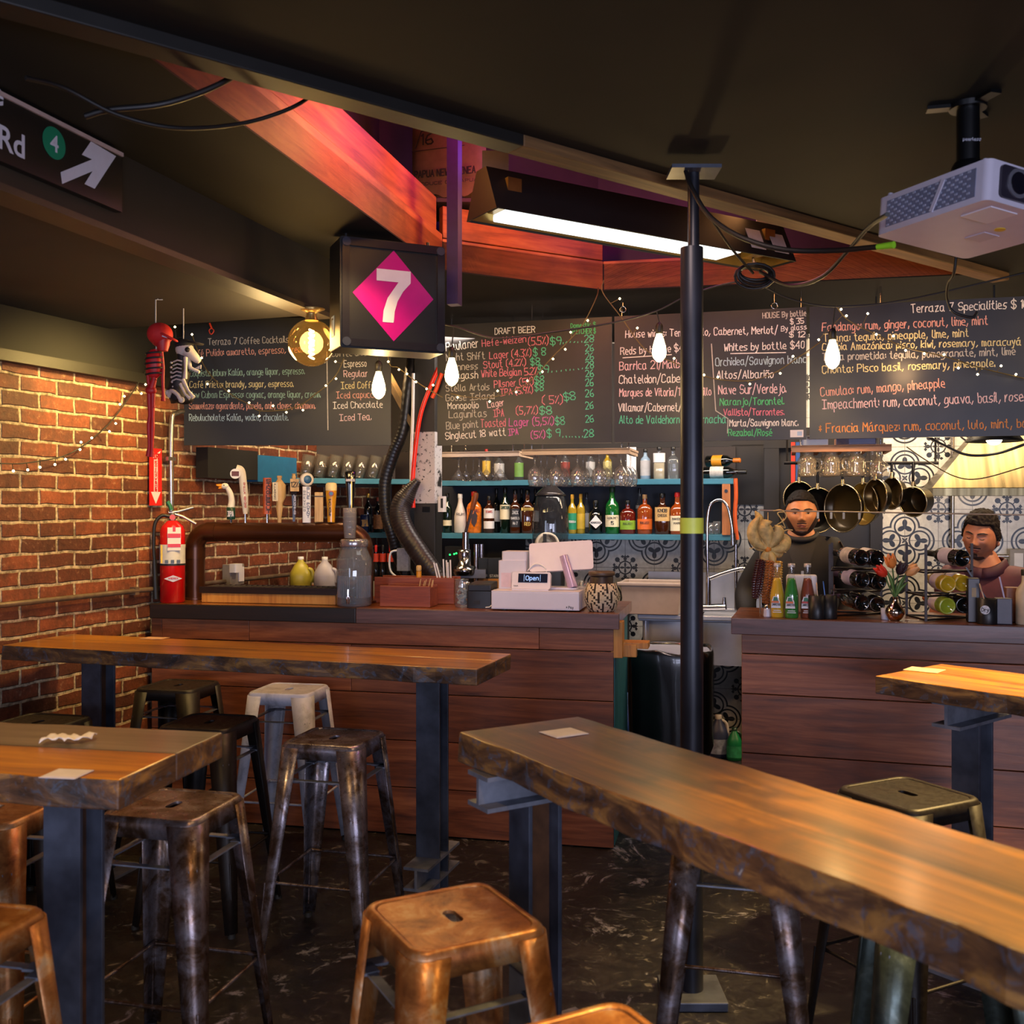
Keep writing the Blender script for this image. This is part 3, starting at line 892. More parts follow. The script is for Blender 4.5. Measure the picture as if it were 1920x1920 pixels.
for kind, lab, (x, y), a in STOOLS:
    if kind not in proto:
        o = proto[kind] = make_stool(lab, SM[kind])
        o.location = (x, y, 0); o.rotation_euler = (0, 0, math.radians(a))
    else:
        copy_tree(proto[kind], lab, 'metal bar stools', (x, y, 0), math.radians(a))
# ================================================================== pole
pp = Vector((.589, 3.32, 0))
POLE = P('pole_paint', '#23242c', .38, .35, var=.3, vs=7)
t = thing('support_pole', 'tall black steel pole with a yellow tape band in front of the bar', 'pole', pp)
MB().cyl(pp+Vector((0, 0, .02)), pp+Vector((0, 0, 2.456)), .037, None, 24).build('lower_tube', POLE, t)
MB().cyl(pp+Vector((.006, 0, 2.45)), pp+Vector((.006, 0, 2.70)), .019, None, 16).build('upper_tube', POLE, t)
MB().box((pp.x, pp.y, .016), (.2, .2, .03)).build('base_plate', STEEL, t, bevel=.004)
MB().box((pp.x+.006, pp.y, 2.706), (.16, .12, .012)).build('top_plate', STEEL, t)
z0 = EH-(1000-HY)*3.32/FP; z1 = EH-(971-HY)*3.32/FP
MB().cyl(pp+Vector((0, 0, z0)), pp+Vector((0, 0, z1)), .0385, None, 24).build('tape_band', P('yellow_tape', '#cfd84e', .45, var=.08), t)
# ================================================================== chalkboards
CHALK = {}
for k_, c_ in dict(w='#e6e2dc', g='#b9b4ac', p='#d87a8e', s='#dca294', t='#5cc7a0', n='#54c07a', y='#ddd09a', b='#a9c3cf', o='#cf8a4e', k='#e2c2c6', m='#cf62b2', e='#8fb3a4').items():
    CHALK[k_] = P('chalk_'+k_, c_, .9, var=.18, vs=60)
BOARD = P('chalkboard_black', '#211f20', .42, var=.3, vs=5)
BOARDD = P('chalkboard_dark', '#121110', .5, var=.3, vs=5)
BEDGE = P('board_edge', '#1a1817', .6)
def chalkboard(label, pl, x0, x1, z0, z1, mat, rows, lines=(), seed=1):
    """pl(px) gives depth Y at that picture column; rows are written where they stand"""
    A = atY(x0, HY, pl(x0)); B = atY(x1, HY, pl(x1))
    d = Vector((B.x-A.x, B.y-A.y, 0)); L = d.length; d.normalize()
    nn = Vector((d.y, -d.x, 0))
    t = thing('chalkboard', label, 'chalkboard', (A.x, A.y, z0), math.atan2(d.y, d.x), 'chalk menu boards over the bar')
    M = frame((A.x, A.y, z0), d, (0, 0, 1)); H = z1-z0
    MB().box((L/2, .009, H/2), (L, .018, H), M).build('panel', [mat, BEDGE], t)
    W = frame(Vector((A.x, A.y, z0))+nn*.0012, d, nn)         # writing plane: x along, y up
    Wi = W.inverted()
    def loc(px, py):
        u, v_ = (px-960)/FP, -(py-HY)/FP
        t_ = (A.x*nn.x+A.y*nn.y)/(u*nn.x+nn.y)
        q = Wi @ Vector((u*t_, t_, EH+v_*t_))
        return Vector((q.x, q.y, 0))
    rnd = random.Random(seed)
    for row in rows:
        c, txt, ax, ay, bx, by = row[:6]
        cap = row[6] if len(row) > 6 else 12
        a, b = loc(ax, ay), loc(bx, by)
        x = (b-a); wd = x.length
        ang = math.atan2(x.y, x.x)
        Y = pl(ax)
        mb = MB(); letters(mb, txt, W @ T(a) @ rotz(ang), wd, cap*Y/FP, .0046 if cap > 9 and x0 > 400 else .0038, jit=.28, rnd=rnd)
        mb.build('chalk_lettering', CHALK[c], t, recalc=False)
    for ln in lines:
        mb = MB(); mb.ribbon([loc(*q) for q in ln[1:]], .005, W)
        mb.build('chalk_line', CHALK[ln[0]], t, recalc=False)
    return t, W, loc, nn
def dB(b): return lambda px: depthB(px, b)
BB = 5.45
chalkboard('chalkboard menu of coffee cocktails and coffee drinks, hung by the brick wall', lambda px: 5.5, 345, 733, 1.948, 2.64, BOARDD, [
 ('g', 'Terraza 7 Coffee Cocktails', 391, 647, 541, 642), ('s', 'Café Pulido: amaretto, espresso, cream', 356, 669, 572, 660),
 ('e', 'Coquistajabun: Kalúa, orange liquor, espresso.', 356, 706, 571, 701), ('y', 'Café Prieto: brandy, sugar, espresso.', 356, 727, 550, 725),
 ('e', 'New Cuban Espresso: cognac, orange liquor, cream.', 356, 746, 601, 745), ('s', 'Samuelazo: aguardiente, panela, anis, cloves, cinnamon.', 355, 767, 591, 766),
 ('b', 'Rebulucholate: Kalúa, vodka, chocolate.', 355, 789, 540, 788),
 ('g', 'Coffee drinks', 622, 669, 697, 666), ('w', 'Espresso', 645, 688, 687, 687), ('k', 'Regular', 645, 707, 689, 706), ('y', 'Iced Coffee', 640, 729, 708, 727),
 ('s', 'Iced capuccino', 631, 747, 714, 745), ('w', 'Iced Chocolate', 625, 766, 717, 764), ('k', 'Iced Tea.', 637, 789, 696, 787)],
 [('g', (613, 660), (614, 740), (615, 806))], 3)
N26 = [('t', '26', 1098, y, 1113, y-1, 13) for y in (659, 675, 707, 724, 744, 767, 792)]
chalkboard('chalkboard headed DRAFT BEER with green prices down its side', dB(BB), 820, 1147, 1.962, 2.645, BOARD, [
 ('w', 'DRAFT BEER', 928, 627, 1003, 623, 11), ('n', 'Domestic $', 1070, 615, 1117, 612, 8), ('n', 'PITCHER $', 1074, 626, 1117, 625, 9),
 ('w', 'Paulaner', 837, 658, 897, 650, 15), ('p', 'Hefe-Weizen', 904, 650, 986, 641, 13), ('p', '(5.5%)', 991, 647, 1028, 645, 14), ('t', '$9.', 1032, 647, 1056, 645, 14), ('t', '.....', 1062, 643, 1092, 642), ('t', '28', 1096, 642, 1113, 641, 13),
 ('g', 'Night Shift', 837, 677, 909, 673, 13), ('p', 'Lager (4.3%)', 918, 673, 996, 667, 13), ('t', '$ 8', 1000, 667, 1023, 666, 14),
 ('g', 'Guinness', 837, 694, 896, 692), ('p', 'Stout (4.2%)', 907, 691, 986, 685, 13), ('t', '$8', 995, 685, 1012, 684, 13),
 ('w', 'Allagash', 837, 711, 896, 709, 13), ('p', 'White Belgian 5.2%', 903, 707, 1007, 702, 13), ('t', '$9', 1009, 700, 1029, 699, 14), ('t', '........', 1036, 698, 1093, 692), ('t', '28', 1098, 691, 1113, 690, 13),
 ('g', 'Stella Artois', 836, 734, 917, 731), ('p', 'Pilsner (5%)', 927, 727, 1000, 721, 13), ('t', '$8', 1003, 719, 1020, 718, 13),
 ('g', 'Goose Island', 836, 752, 927, 748, 12), ('p', 'IPA (5.9%)', 939, 742, 999, 736), ('t', '$8', 1003, 733, 1019, 732, 13),
 ('w', 'Monopolio', 840, 767, 897, 765), ('k', 'Lager', 915, 765, 945, 760), ('p', '( 5%)', 1017, 757, 1055, 756, 14), ('t', '$8', 1058, 752, 1079, 749, 15),
 ('g', 'Lagunitas', 842, 784, 912, 781, 13), ('p', 'IPA', 926, 782, 945, 780, 13), ('p', '(5,7%)', 968, 777, 1008, 776, 14), ('t', '$8', 1012, 777, 1034, 776, 14),
 ('g', 'Blue point', 837, 805, 897, 801, 13), ('p', 'Toasted', 902, 801, 948, 799, 14), ('m', 'Lager (5,5%)', 955, 799, 1038, 796, 14), ('t', '$8', 1042, 797, 1059, 795, 14),
 ('w', 'Singlecut 18 watt', 836, 824, 948, 816, 13), ('m', 'IPA', 954, 817, 972, 815), ('m', '(5%)', 996, 822, 1022, 821, 13), ('t', '$ 9', 1026, 820, 1051, 818, 14), ('t', '.......', 1056, 820, 1092, 820), ('t', '28', 1095, 820, 1113, 819, 14)]+N26, (), 5)
t3, W3, loc3, nn3 = chalkboard('chalkboard wine list headed House wines, hung behind the tall pole', dB(BB), 1152, 1512, 1.962, 2.645, BOARD, [
 ('w', 'House wines: Tempranillo, Cabernet, Merlot/', 1173, 633, 1458, 625, 13), ('g', 'HOUSE By bottle', 1430, 597, 1511, 592, 10), ('w', '$ 35', 1482, 608, 1507, 606, 10), ('w', 'By glass', 1465, 621, 1512, 617, 9), ('w', '$ 12', 1480, 632, 1509, 632, 10),
 ('w', 'Reds by bottle $40', 1164, 665, 1288, 658, 13), ('w', 'Whites by bottle $40', 1358, 658, 1508, 653, 13),
 ('k', 'Barrica 21/Malbec', 1162, 694, 1290, 689, 15), ('b', 'Orchidea/Sauvignon blanc', 1342, 686, 1511, 680, 14),
 ('w', 'Chateldon/Cabernet', 1161, 719, 1305, 716, 15), ('w', 'Altos/Albariño', 1344, 710, 1450, 708, 14),
 ('k', 'Marques de Vitoria/Tempranillo', 1162, 743, 1333, 741, 14), ('k', 'Nave Sur/Verdejo.', 1347, 739, 1474, 736, 16),
 ('w', 'Villamar/Cabernet/Merlot', 1160, 771, 1317, 770, 14), ('n', 'Naranjo/Torontel.', 1350, 760, 1470, 758, 13),
 ('p', 'Vallisto/Torrontes.', 1357, 779, 1470, 778, 12), ('t', 'Alto de Valdehornos/Garnacha', 1161, 794, 1361, 793, 14),
 ('w', 'Marta/Sauvignon blanc.', 1368, 799, 1496, 798, 12), ('n', 'Rezabal/Rosé', 1366, 817, 1447, 817, 12)],
 [('w', (1168, 671), (1259, 665)), ('w', (1370, 663), (1473, 661)), ('g', (1334, 645), (1338, 710), (1342, 770), (1365, 785), (1364, 812))], 7)
mb = MB(); q = loc3(1494, 813); mb.box((q.x, q.y, .0005), (.066, .038, .001), W3)
st = mb.build('sticker', P('white_sticker', '#d9d4d6', .5, var=.05), t3)
mb = MB(); mb.box((q.x+.014, q.y, .0013), (.024, .022, .0006), W3); mb.build('sticker_print', P('pale_blue', '#9fb6d6', .5), st)
t4, W4, loc4, nn4 = chalkboard('chalkboard of specialities lit by an added warm lamp, ending in an orange line', dB(BB), 1518, 1990, 1.962, 2.645, BOARD, [
 ('w', 'Terraza 7 Specialities $ 10', 1708, 586, 1926, 577, 15), ('s', 'Fandango: rum, ginger, coconut, lime, mint', 1542, 621, 1852, 608, 15),
 ('y', 'Tirana: tequila, pineapple, lime, mint', 1544, 641, 1816, 631, 14), ('y', 'Cumbia Amazónica: pisco, kiwi, rosemary, maracuyá', 1542, 657, 1914, 647, 13),
 ('g', 'Tierra prometida: tequila, pomegranate, mint, lime', 1542, 676, 1903, 665, 13), ('y', 'Chonta: Pisco basil, rosemary, pineapple.', 1542, 700, 1865, 687, 14),
 ('s', 'Cumulao: rum, mango, pineapple', 1539, 743, 1771, 726, 16), ('k', 'Impeachment: rum, coconut, guava, basil, rosemary', 1542, 767, 1959, 750, 17),
 ('o', '* Francia Márquez: rum, coconut, lulo, mint, basil', 1536, 811, 1945, 801, 16)], (), 9)
# hooks that carry the boards
CHROME = P('chrome', '#c9c6c6', .12, 1, var=.05)
for (px, py, b_, lab) in ((1452, 573, BB, 'small steel eye hook over the wine list board'), (1168, 580, BB, 'small steel eye hook over the gap beside the wine list board')):
    p = atB(px, py, b_); mb = MB()
    mb.tube([p+Vector((.016*math.cos(a*PI/8), 0, .016*math.sin(a*PI/8))) for a in range(17)], .003, 6)
    mb.cyl(p+Vector((0, 0, .016)), (p.x, p.y, ZC), .003, None, 6)
    soloW(mb, 'eye_hook', CHROME, lab, 'hook', p)
# ================================================================== signs
SBLK = P('sign_black', '#131214', .4, var=.1)
SWH = P('sign_white', '#c9c6d2', .5, var=.04)
MAG = P('sign_magenta', '#aa0678', .35, var=.05)
SGRN = P('sign_green', '#0b7a58', .45, var=.05)
# transit box sign with a 7
ang = math.radians(24)
dx = Vector((math.cos(ang), math.sin(ang), 0)); dn = Vector((dx.y, -dx.x, 0))
c0 = atY(738, 555, 4.22)
t = thing('box_sign', 'black box sign with a white 7 on a magenta diamond, hanging from the ceiling', 'sign', (c0.x, c0.y, c0.z), ang)
M = frame(c0, dx, dn)                     # x along, y up, z to the viewer
M = Matrix(((dx.x, 0, dn.x, c0.x), (dx.y, 0, dn.y, c0.y), (0, 1, 0, c0.z), (0, 0, 0, 1)))
Wd, Hd, Dp = .455, .455, .17
mb = MB().rbox((0, 0, -Dp/2), (Wd, Hd, Dp), .012, M, 0, 3, 2)
mb.build('case', SBLK, t)
mb = MB()
for sx in (-1, 1): mb.rbox((sx*(Wd/2-.022), 0, .004), (.03, Hd-.03, .016), .008, M)
for sy in (-1, 1): mb.rbox((0, sy*(Hd/2-.022), .004), (Wd-.03, .03, .016), .008, M)
mb.build('face_frame', P('sign_frame', '#1d1b22', .28, var=.1), t, bevel=.003)
for sx in (-1, 1):
    for sy in (-1, 1):
        MB().cyl(M @ Vector((sx*(Wd/2-.024), sy*(Hd/2-.024), .006)), M @ Vector((sx*(Wd/2-.024), sy*(Hd/2-.024), .017)), .018, None, 14).build('corner_button', P('sign_button', '#343845', .3), t)
h = .175
dm = MB().add([(0, h*1.08, .0015), (-h, 0, .0015), (0, -h*1.08, .0015), (h, 0, .0015)], [(0, 1, 2, 3)], M).build('diamond', MAG, t)
# the numeral
seven = [(-.36, .50), (.36, .50), (.36, .27)]
arcr = [(.20, .10), (.08, -.10), (.02, -.30), (-.005, -.52)]
arcl = [(-.235, -.52), (-.215, -.30), (-.13, -.05), (.10, .27), (-.36, .27)]
k = .205
pl = [(x*k*1.0, y*k*1.05) for x, y in seven+arcr+arcl]
vs = [(x, y, .0028) for x, y in pl]
nm = MB()
tri = tessellate_polygon([[Vector((x, y, 0)) for x, y in pl]])
nm.add(vs, [tuple(q_) for q_ in tri], M).build('numeral', SWH, dm)
# small plate on the case side
S_ = Matrix(((-dn.x, 0, -dx.x, 0), (-dn.y, 0, -dx.y, 0), (0, 1, 0, 0), (0, 0, 0, 1)))
so = c0-dx*(Wd/2+.001)-dn*(Dp*.5)
S_.translation = so
sp = MB().box((.03, -.125, .0004), (.045, .085, .001), S_).build('side_sticker', P('sticker_blue', '#a9c4d8', .5), t)
letters(MB(), '7', S_ @ T(.018, -.155, .0014), .024, .06, .008).build('side_numeral', SBLK, sp)
for sx in (-1, 1):
    p = M @ Vector((sx*.18, Hd/2, -Dp/2))
    MB().cyl(p, (p.x, p.y, ZC), .008, None, 8).build('hanger', SBLK, t)
# direction sign on the soffit
e0 = SA-sd*0
nS = nrm
def soff(px, py):
    u, v_ = (px-960)/FP, -(py-HY)/FP
    o_ = SA+nS*.028
    t_ = (o_.x*nS.x+o_.y*nS.y)/(u*nS.x+nS.y)
    return Vector((u*t_, t_, EH+v_*t_))
a_ = soff(229, 291); t0 = soff(228, 286)
zt_, zb_ = soff(228, 287).z, soff(130, 356).z
t = thing('direction_sign', 'black street direction sign with white arrow and green disc on the ceiling box', 'sign', (a_.x, a_.y, zb_), math.atan2(sd.y, sd.x))
Ls = 1.35
Dm = Matrix(((sd.x, 0, nS.x, a_.x), (sd.y, 0, nS.y, a_.y), (0, 1, 0, 0), (0, 0, 0, 1)))
Di = Dm.inverted()
def sl(px, py):
    q_ = Di @ soff(px, py); return (q_.x, q_.y)
MB().box((-Ls/2, (zt_+zb_)/2, -.012), (Ls, zt_-zb_, .024), Dm).build('sign_panel', SBLK, t)
MB().box((-Ls/2, zt_-.006, .002), (Ls, .012, .008), Dm).build('top_strip', P('sign_strip', '#b79f9a', .4), t)
ar = [(170, 265), (217, 293), (177, 354), (158, 345), (173, 321), (116, 345), (113, 323), (172, 299), (153, 290)]
pl = [sl(*q_) for q_ in ar]
tri = tessellate_polygon([[Vector((x, y, 0)) for x, y in pl]])
MB().add([(x, y, .001) for x, y in pl], [tuple(q_) for q_ in tri], Dm).build('arrow', SWH, t)
cx, cy_ = sl(101, 268.5); rx = (sl(131.5, 268)[1]-0, 0)
r_ = abs(sl(101, 236)[1]-sl(101, 300)[1])/2*.93
disc = MB().add([(cx+r_*math.cos(2*PI*i/32), cy_+r_*math.sin(2*PI*i/32), .0012) for i in range(32)], [tuple(range(32))], Dm).build('route_disc', SGRN, t)
vs, fs, wv = fontmesh('4', .012)
kk = r_*1.05/.7
MB().add([(cx-wv*kk/2+p.x*kk, cy_-.35*kk+p.y*kk, .002) for p in vs], fs, Dm).build('route_number', SWH, disc)
vs, fs, wv = fontmesh('Rd', .018)
bx, by = sl(46, 304); ax, ay = sl(0, 283)
hcap = abs(sl(12, 243)[1]-sl(2, 277)[1])
kk = abs(bx-ax)/wv*1.06
MB().add([(bx-(wv-p.x)*kk, ay+.008+p.y*kk*1.0, .001) for p in vs], fs, Dm).build('lettering', SWH, t)
vs, fs, wv = fontmesh('e', .018)
ex, ey = sl(6, 200)
MB().add([(ex-(wv-p.x)*kk, ey+p.y*kk, .001) for p in vs], fs, Dm).build('lettering', SWH, t)
# fire extinguisher arrow sign on the brick
def wallp(px):
    u = (px-960)/FP
    Y = (WL0.x-.387*WL0.y)/(u-.387)
    return Vector((u*Y, Y, 0))
pa, pb = wallp(276.5), wallp(299.5)
za = EH+(HY-842)*pb.y/FP; zb = EH+(HY-948)*pb.y/FP
RED = P('sign_red', '#c81e1c', .4, var=.06)
t = thing('extinguisher_sign', 'narrow red FIRE EXTINGUISHER arrow sign on the brick wall', 'sign', (pa.x, pa.y, zb), math.atan2(WD.y, WD.x))
Fm = Matrix(((WD.x, 0, WN.x, pa.x+WN.x*.014), (WD.y, 0, WN.y, pa.y+WN.y*.014), (0, 1, 0, zb), (0, 0, 0, 1)))
wv, hv = (pb-pa).length, za-zb
MB().box((wv/2, hv/2, -.0015), (wv, hv, .003), Fm).build('sign_plate', RED, t)
q_ = [(.5, .03), (.9, .24), (.66, .24), (.66, .80), (.9, .97), (.5, .90), (.1, .97), (.34, .80), (.34, .24), (.1, .24)]
tri = tessellate_polygon([[Vector((x*wv, y*hv, 0)) for x, y in q_]])
MB().add([(x*wv, y*hv, .0006) for x, y in q_], [tuple(a) for a in tri], Fm).build('arrow', SWH, t)
letters(MB(), 'FIRE', Fm @ T(wv*.12, hv*.82, .0014), wv*.76, hv*.085, .008).build('lettering', RED, t)
mb = MB()
for i, ch in enumerate('EXTINGUISHER'):
    letters(mb, ch, Fm @ T(wv*.42, hv*(.745-.046*i), .0014), wv*.16 if ch != 'I' else wv*.12, hv*.034, .004)
mb.build('lettering', RED, t)
# ================================================================== on the bar counter
ZB = 1.111
def facing(p): return -math.atan2(p[0], p[1])
LBL = Matrix(((1, 0, 0, 0), (0, 0, -1, 0), (0, 1, 0, 0), (0, 0, 0, 1)))   # x right, y up, z to the viewer
def label_at(r, x0, z0): return T(x0, -r, z0) @ LBL
CAPR = P('cap_red', '#b01a16', .4); CAPB = P('cap_black', '#121212', .35); CAPG = P('cap_gold', '#b8913c', .3, .6); CAPW = P('cap_white', '#d8d6d2', .4)
CREAM = P('label_cream', '#dccfae', .6, var=.05); LWHITE = P('label_white', '#ddd9d8', .6, var=.05); INK = P('ink', '#17161a', .6)
CLEAR = glassm('clear_glass', (.93, .95, .95), 1.3, .04, (.8, .85, .9))
COPPER = P('tower_copper', '#4c2a18', .3, .55, var=.2, vs=4)
# --- beer tower
A, B = onL(366, .275), onL(681, .275)
zc, R_ = 1.477, .0515
t = thing('beer_tower', 'brown pipe beer tower arching over the counter with a row of tap handles', 'beer tower', (A.x, A.y, ZB), LRZ)
d = (B-A); d.z = 0; Lt = d.length; d.normalize()
def tw(s, z): return A+d*s+Vector((0, 0, z-A.z))
er = .085
pts = [tw(0, ZB), tw(0, zc-er)]+[tw(er-er*math.cos(a*PI/16), zc-er+er*math.sin(a*PI/16)) for a in range(1, 9)]
pts += [tw(Lt*.3, zc), tw(Lt*.6, zc)]+[tw(Lt-er+er*math.sin(a*PI/16), zc-er+er*math.cos(a*PI/16)) for a in range(0, 9)]+[tw(Lt, ZB)]
MB().tube(pts, R_, 20).build('pipe', COPPER, t)
for s_, z_, v_ in ((0, zc-er-.03, 1), (Lt, zc-er-.03, 1), (er+.02, zc, 0), (Lt-er-.02, zc, 0)):
    p0 = tw(s_, z_); q = Vector((0, 0, .03)) if v_ else d*.03
    MB().cyl(p0-q, p0+q, R_+.003, None, 20).build('pipe_collar', COPPER, t)
for s_ in (0, Lt):
    MB().cyl(tw(s_, ZB), tw(s_, ZB+.012), R_+.02, None, 20).build('base_flange', COPPER, t)
def tap(px, y0, y1, name):
    p = onL(px, .275); s_ = (p-A).dot(d); p = tw(s_, zc+R_)
    kk = p.y/FP
    return p, (1005-y0)*0, kk
def handle(px, ytop, ybot):
    """a handle part: frame at its foot, height and metres per pixel"""
    p = onL(px, .275); s_ = (p-A).dot(d); q = tw(s_, zc+R_-.004)
    kk = q.y/FP
    z1 = EH-(ytop-HY)*kk; z0 = EH-(ybot-HY)*kk
    M = T(q.x, q.y, 0) @ rotz(facing(q))
    return M, q, kk, max(z0, q.z), z1
ORNG = P('orange_wood', '#b8531c', .45, var=.3, vs=30); PALEW = woodm('pale_wood', ['#a9824c', '#c9a366', '#dcbb84'], 2, 2, .5, 0)
TCREAM = P('tap_cream', '#d9d2c4', .4, var=.05); TWHITE = P('tap_white', '#dddbd8', .35, var=.04)
def ferrule(M, q, z0, h_):
    return MB().cyl(q, (q.x, q.y, z0+.004), .008, .006, 10).build('ferrule', CHROME, h_)
# goose
M, q, kk, z0, z1 = handle(433, 905, 974)
hp = MB().lathe([(.021, z0), (.023, z0+.005), (.023, z0+.062), (.02, z0+.066)], M, 16).build('tap_handle', P('bottle_green', '#123a2c', .35), t)
zt = z0+.062
gp = curve([(0, 0, zt), (.004, 0, zt+.035), (-.002, 0, zt+.075), (-.018, 0, zt+.108), (-.03, 0, zt+.118)], 5)
MB().tube([M @ p for p in gp], [.020-.009*i/(len(gp)-1)*1.15 for i in range(len(gp))], 10).sphere((-.032, 0, zt+.118), .0185, 10, 0, (1.15, .9, .9), M).build('goose_neck', P('goose_white', '#d9d6d0', .5), hp)
MB().lathe([(.011, 0), (.009, .012), (.004, .03)], M @ T(-.046, 0, zt+.119) @ Matrix.Rotation(-PI/2, 4, 'Y') @ Matrix.Rotation(.15, 4, 'Y'), 10).lathe([(.009, 0), (.007, .012), (.003, .022)], M @ T(-.044, 0, zt+.112) @ Matrix.Rotation(-PI/2-.3, 4, 'Y'), 10).build('goose_bill', P('bill_orange', '#df8d1c', .45), hp)
MB().sphere((-.036, -.017, zt+.122), .0032, 6, 0, (1, 1, 1), M).build('goose_eye', INK, hp)
letters(MB(), 'IPA', M @ label_at(.0235, -.017, z0+.018), .03, .026, .005).build('lettering', SWH, hp)
ferrule(M, q, z0, hp)
# curved white handle with round badge
M, q, kk, z0, z1 = handle(460, 878, 974)
cp = curve([(.0, 0, z0+.03), (-.003, 0, z0+.10), (-.012, 0, z0+.20), (-.022, 0, z0+.262), (-.048, 0, z0+.275)], 6)
rr_ = [.012+.009*min(1, i/8) for i in range(len(cp))]
hp = MB().tube([M @ p for p in cp], rr_, 12).build('tap_handle', TCREAM, t)
bc = (-.052, -.018, z0+.245)
MB().cyl(M @ Vector((bc[0], -.012, bc[2])), M @ Vector((bc[0], -.028, bc[2])), .027, None, 20).build('round_badge', TWHITE, hp)
MB().box((bc[0], -.0285, bc[2]), (.038, .002, .026), M).build('badge_panel', P('badge_brown', '#5a2320', .5), hp)
mb = MB()
for i, ch in enumerate('STELLA ARTOIS'):
    if ch != ' ': letters(mb, ch, M @ label_at(.022, -.010+.0005*i, z0+.19-.0105*i), .009, .008, .0022)
mb.build('lettering', P('letter_red', '#b5402c', .5), hp)
ferrule(M, q, z0+.03, hp)
# orange stave
M, q, kk, z0, z1 = handle(501, 896, 964)
hp = MB().rbox((0, 0, (z0+z1)/2), (.044, .03, z1-z0), .012, M).build('tap_handle', ORNG, t, bevel=.004)
mb = MB()
for i, ch in enumerate('SINGLECUT'):
    letters(mb, ch, M @ label_at(.0158, -.004, z1-.024-.0205*i) , .020, .015, .0042)
mb.build('lettering', INK, hp); ferrule(M, q, z0, hp)
# carved wooden paddle
M, q, kk, z0, z1 = handle(524, 892, 980); h = z1-z0
out = [(.010, 0), (.011, .12), (.018, .32), (.017, .42), (.034, .55), (.034, .80), (.014, .90), (.010, .93), (.014, .97), (.013, 1)]
hp = MB().lathe([(r, z0+v*h) for r, v in out], M @ Matrix.Diagonal((1, .55, 1, 1)), 18).build('tap_handle', PALEW, t)
MB().box((-.022, -.019, z0+.66*h), (.028, .004, .10), M).build('name_plate', CREAM, hp)
mb = MB()
for i, ch in enumerate('ALLAGASH'): letters(mb, ch, M @ label_at(.0215, -.028, z0+.8*h-.0112*i), .009, .008, .002)
mb.build('lettering', INK, hp)
# black handle with pale box and little ring on top
M, q, kk, z0, z1 = handle(551, 888, 978); h = z1-z0
hp = MB().lathe([(.009, z0), (.010, z0+.25*h), (.016, z0+.55*h), (.024, z0+.62*h)], M, 4, smooth=False).build('tap_handle', P('tap_black', '#161414', .35), t)
MB().box((.004, 0, z0+.76*h), (.046, .04, .26*h), M).build('name_box', PALEW, hp)
MB().lathe([(.010, z0+.89*h), (.012, z0+.94*h), (.008, z0+.97*h), (.012, z0+h)], M, 10).build('finial', PALEW, hp)
letters(MB(), '12%', M @ label_at(.0212, -.014, z0+.72*h), .036, .026, .004).build('lettering', INK, hp)
mb = MB()
for i, ch in enumerate('LAGUNITAS'): letters(mb, ch, M @ label_at(.017, .0, z0+.53*h-.012*i), .010, .009, .0024)
mb.build('lettering', SWH, hp)
# white post with blue ring
M, q, kk, z0, z1 = handle(575, 886, 980); h = z1-z0
hp = MB().rbox((0, 0, z0+.36*h), (.044, .03, .72*h), .006, M).build('tap_handle', TWHITE, t)
ring = MB(); X = M @ T(0, 0, z0+.86*h) @ Matrix.Rotation(PI/2, 4, 'X') @ Matrix.Rotation(.35, 4, 'Y')
ring.lathe([(.022, -.016), (.034, -.016), (.036, 0), (.034, .016), (.022, .016)], X, 24, close=False).build('ring', TCREAM, hp)
MB().lathe([(.0005, .006), (.023, .006), (.023, .012), (.0005, .013)], X, 20).build('ring_badge', P('badge_blue', '#3c6a94', .4), hp)
mb = MB()
for i, ch in enumerate('BLUE POINT'):
    if ch != ' ': letters(mb, ch, M @ label_at(.0155, .002, z0+.66*h-.0165*i), .012, .012, .0032)
mb.build('lettering', P('letter_blue', '#22406c', .5), hp)
mb = MB()
for i, ch in enumerate('BREWING'): letters(mb, ch, M @ label_at(.0155, -.016, z0+.6*h-.0165*i), .010, .010, .0024)
mb.build('lettering', P('letter_grey', '#6b6f78', .5), hp)
# plain wooden block
M, q, kk, z0, z1 = handle(598, 923, 979)
hp = MB().box((0, 0, (z0+z1)/2), (.046, .034, z1-z0), M).build('tap_handle', PALEW, t, bevel=.003)
MB().box((0, -.0005, z1-.022), (.047, .036, .006), M).build('dark_band', P('dark_brown', '#3b2415', .5), hp)
# beer glass shaped handle
M, q, kk, z0, z1 = handle(621, 905, 979); h = z1-z0
hp = MB().lathe([(.020, z0), (.021, z0+.3*h), (.027, z0+.6*h), (.030, z0+.80*h)], M, 18).build('tap_handle', P('beer_yellow', '#d99a1e', .25, var=.1, coat=.6), t)
MB().lathe([(.0302, z0+.80*h), (.0308, z0+.92*h), (.027, z0+.98*h), (.018, z0+h)], M, 18).build('foam_head', P('foam_cream', '#e3cf9a', .6), hp)
MB().cyl(M @ Vector((0, -.026, z0+.72*h)), M @ Vector((0, -.0325, z0+.72*h)), .014, None, 16).build('round_badge', P('badge_red', '#9a3b30', .45), hp)
MB().cyl(M @ Vector((0, -.032, z0+.72*h)), M @ Vector((0, -.0333, z0+.72*h)), .009, None, 16).build('badge_center', P('badge_blue', '#3c6a94', .4), hp)
mb = MB()
for i, ch in enumerate('PAULANER'): letters(mb, ch, M @ label_at(.0285-.0008*i, -.012, z0+.54*h-.0115*i), .010, .009, .0026)
mb.build('lettering', INK, hp)
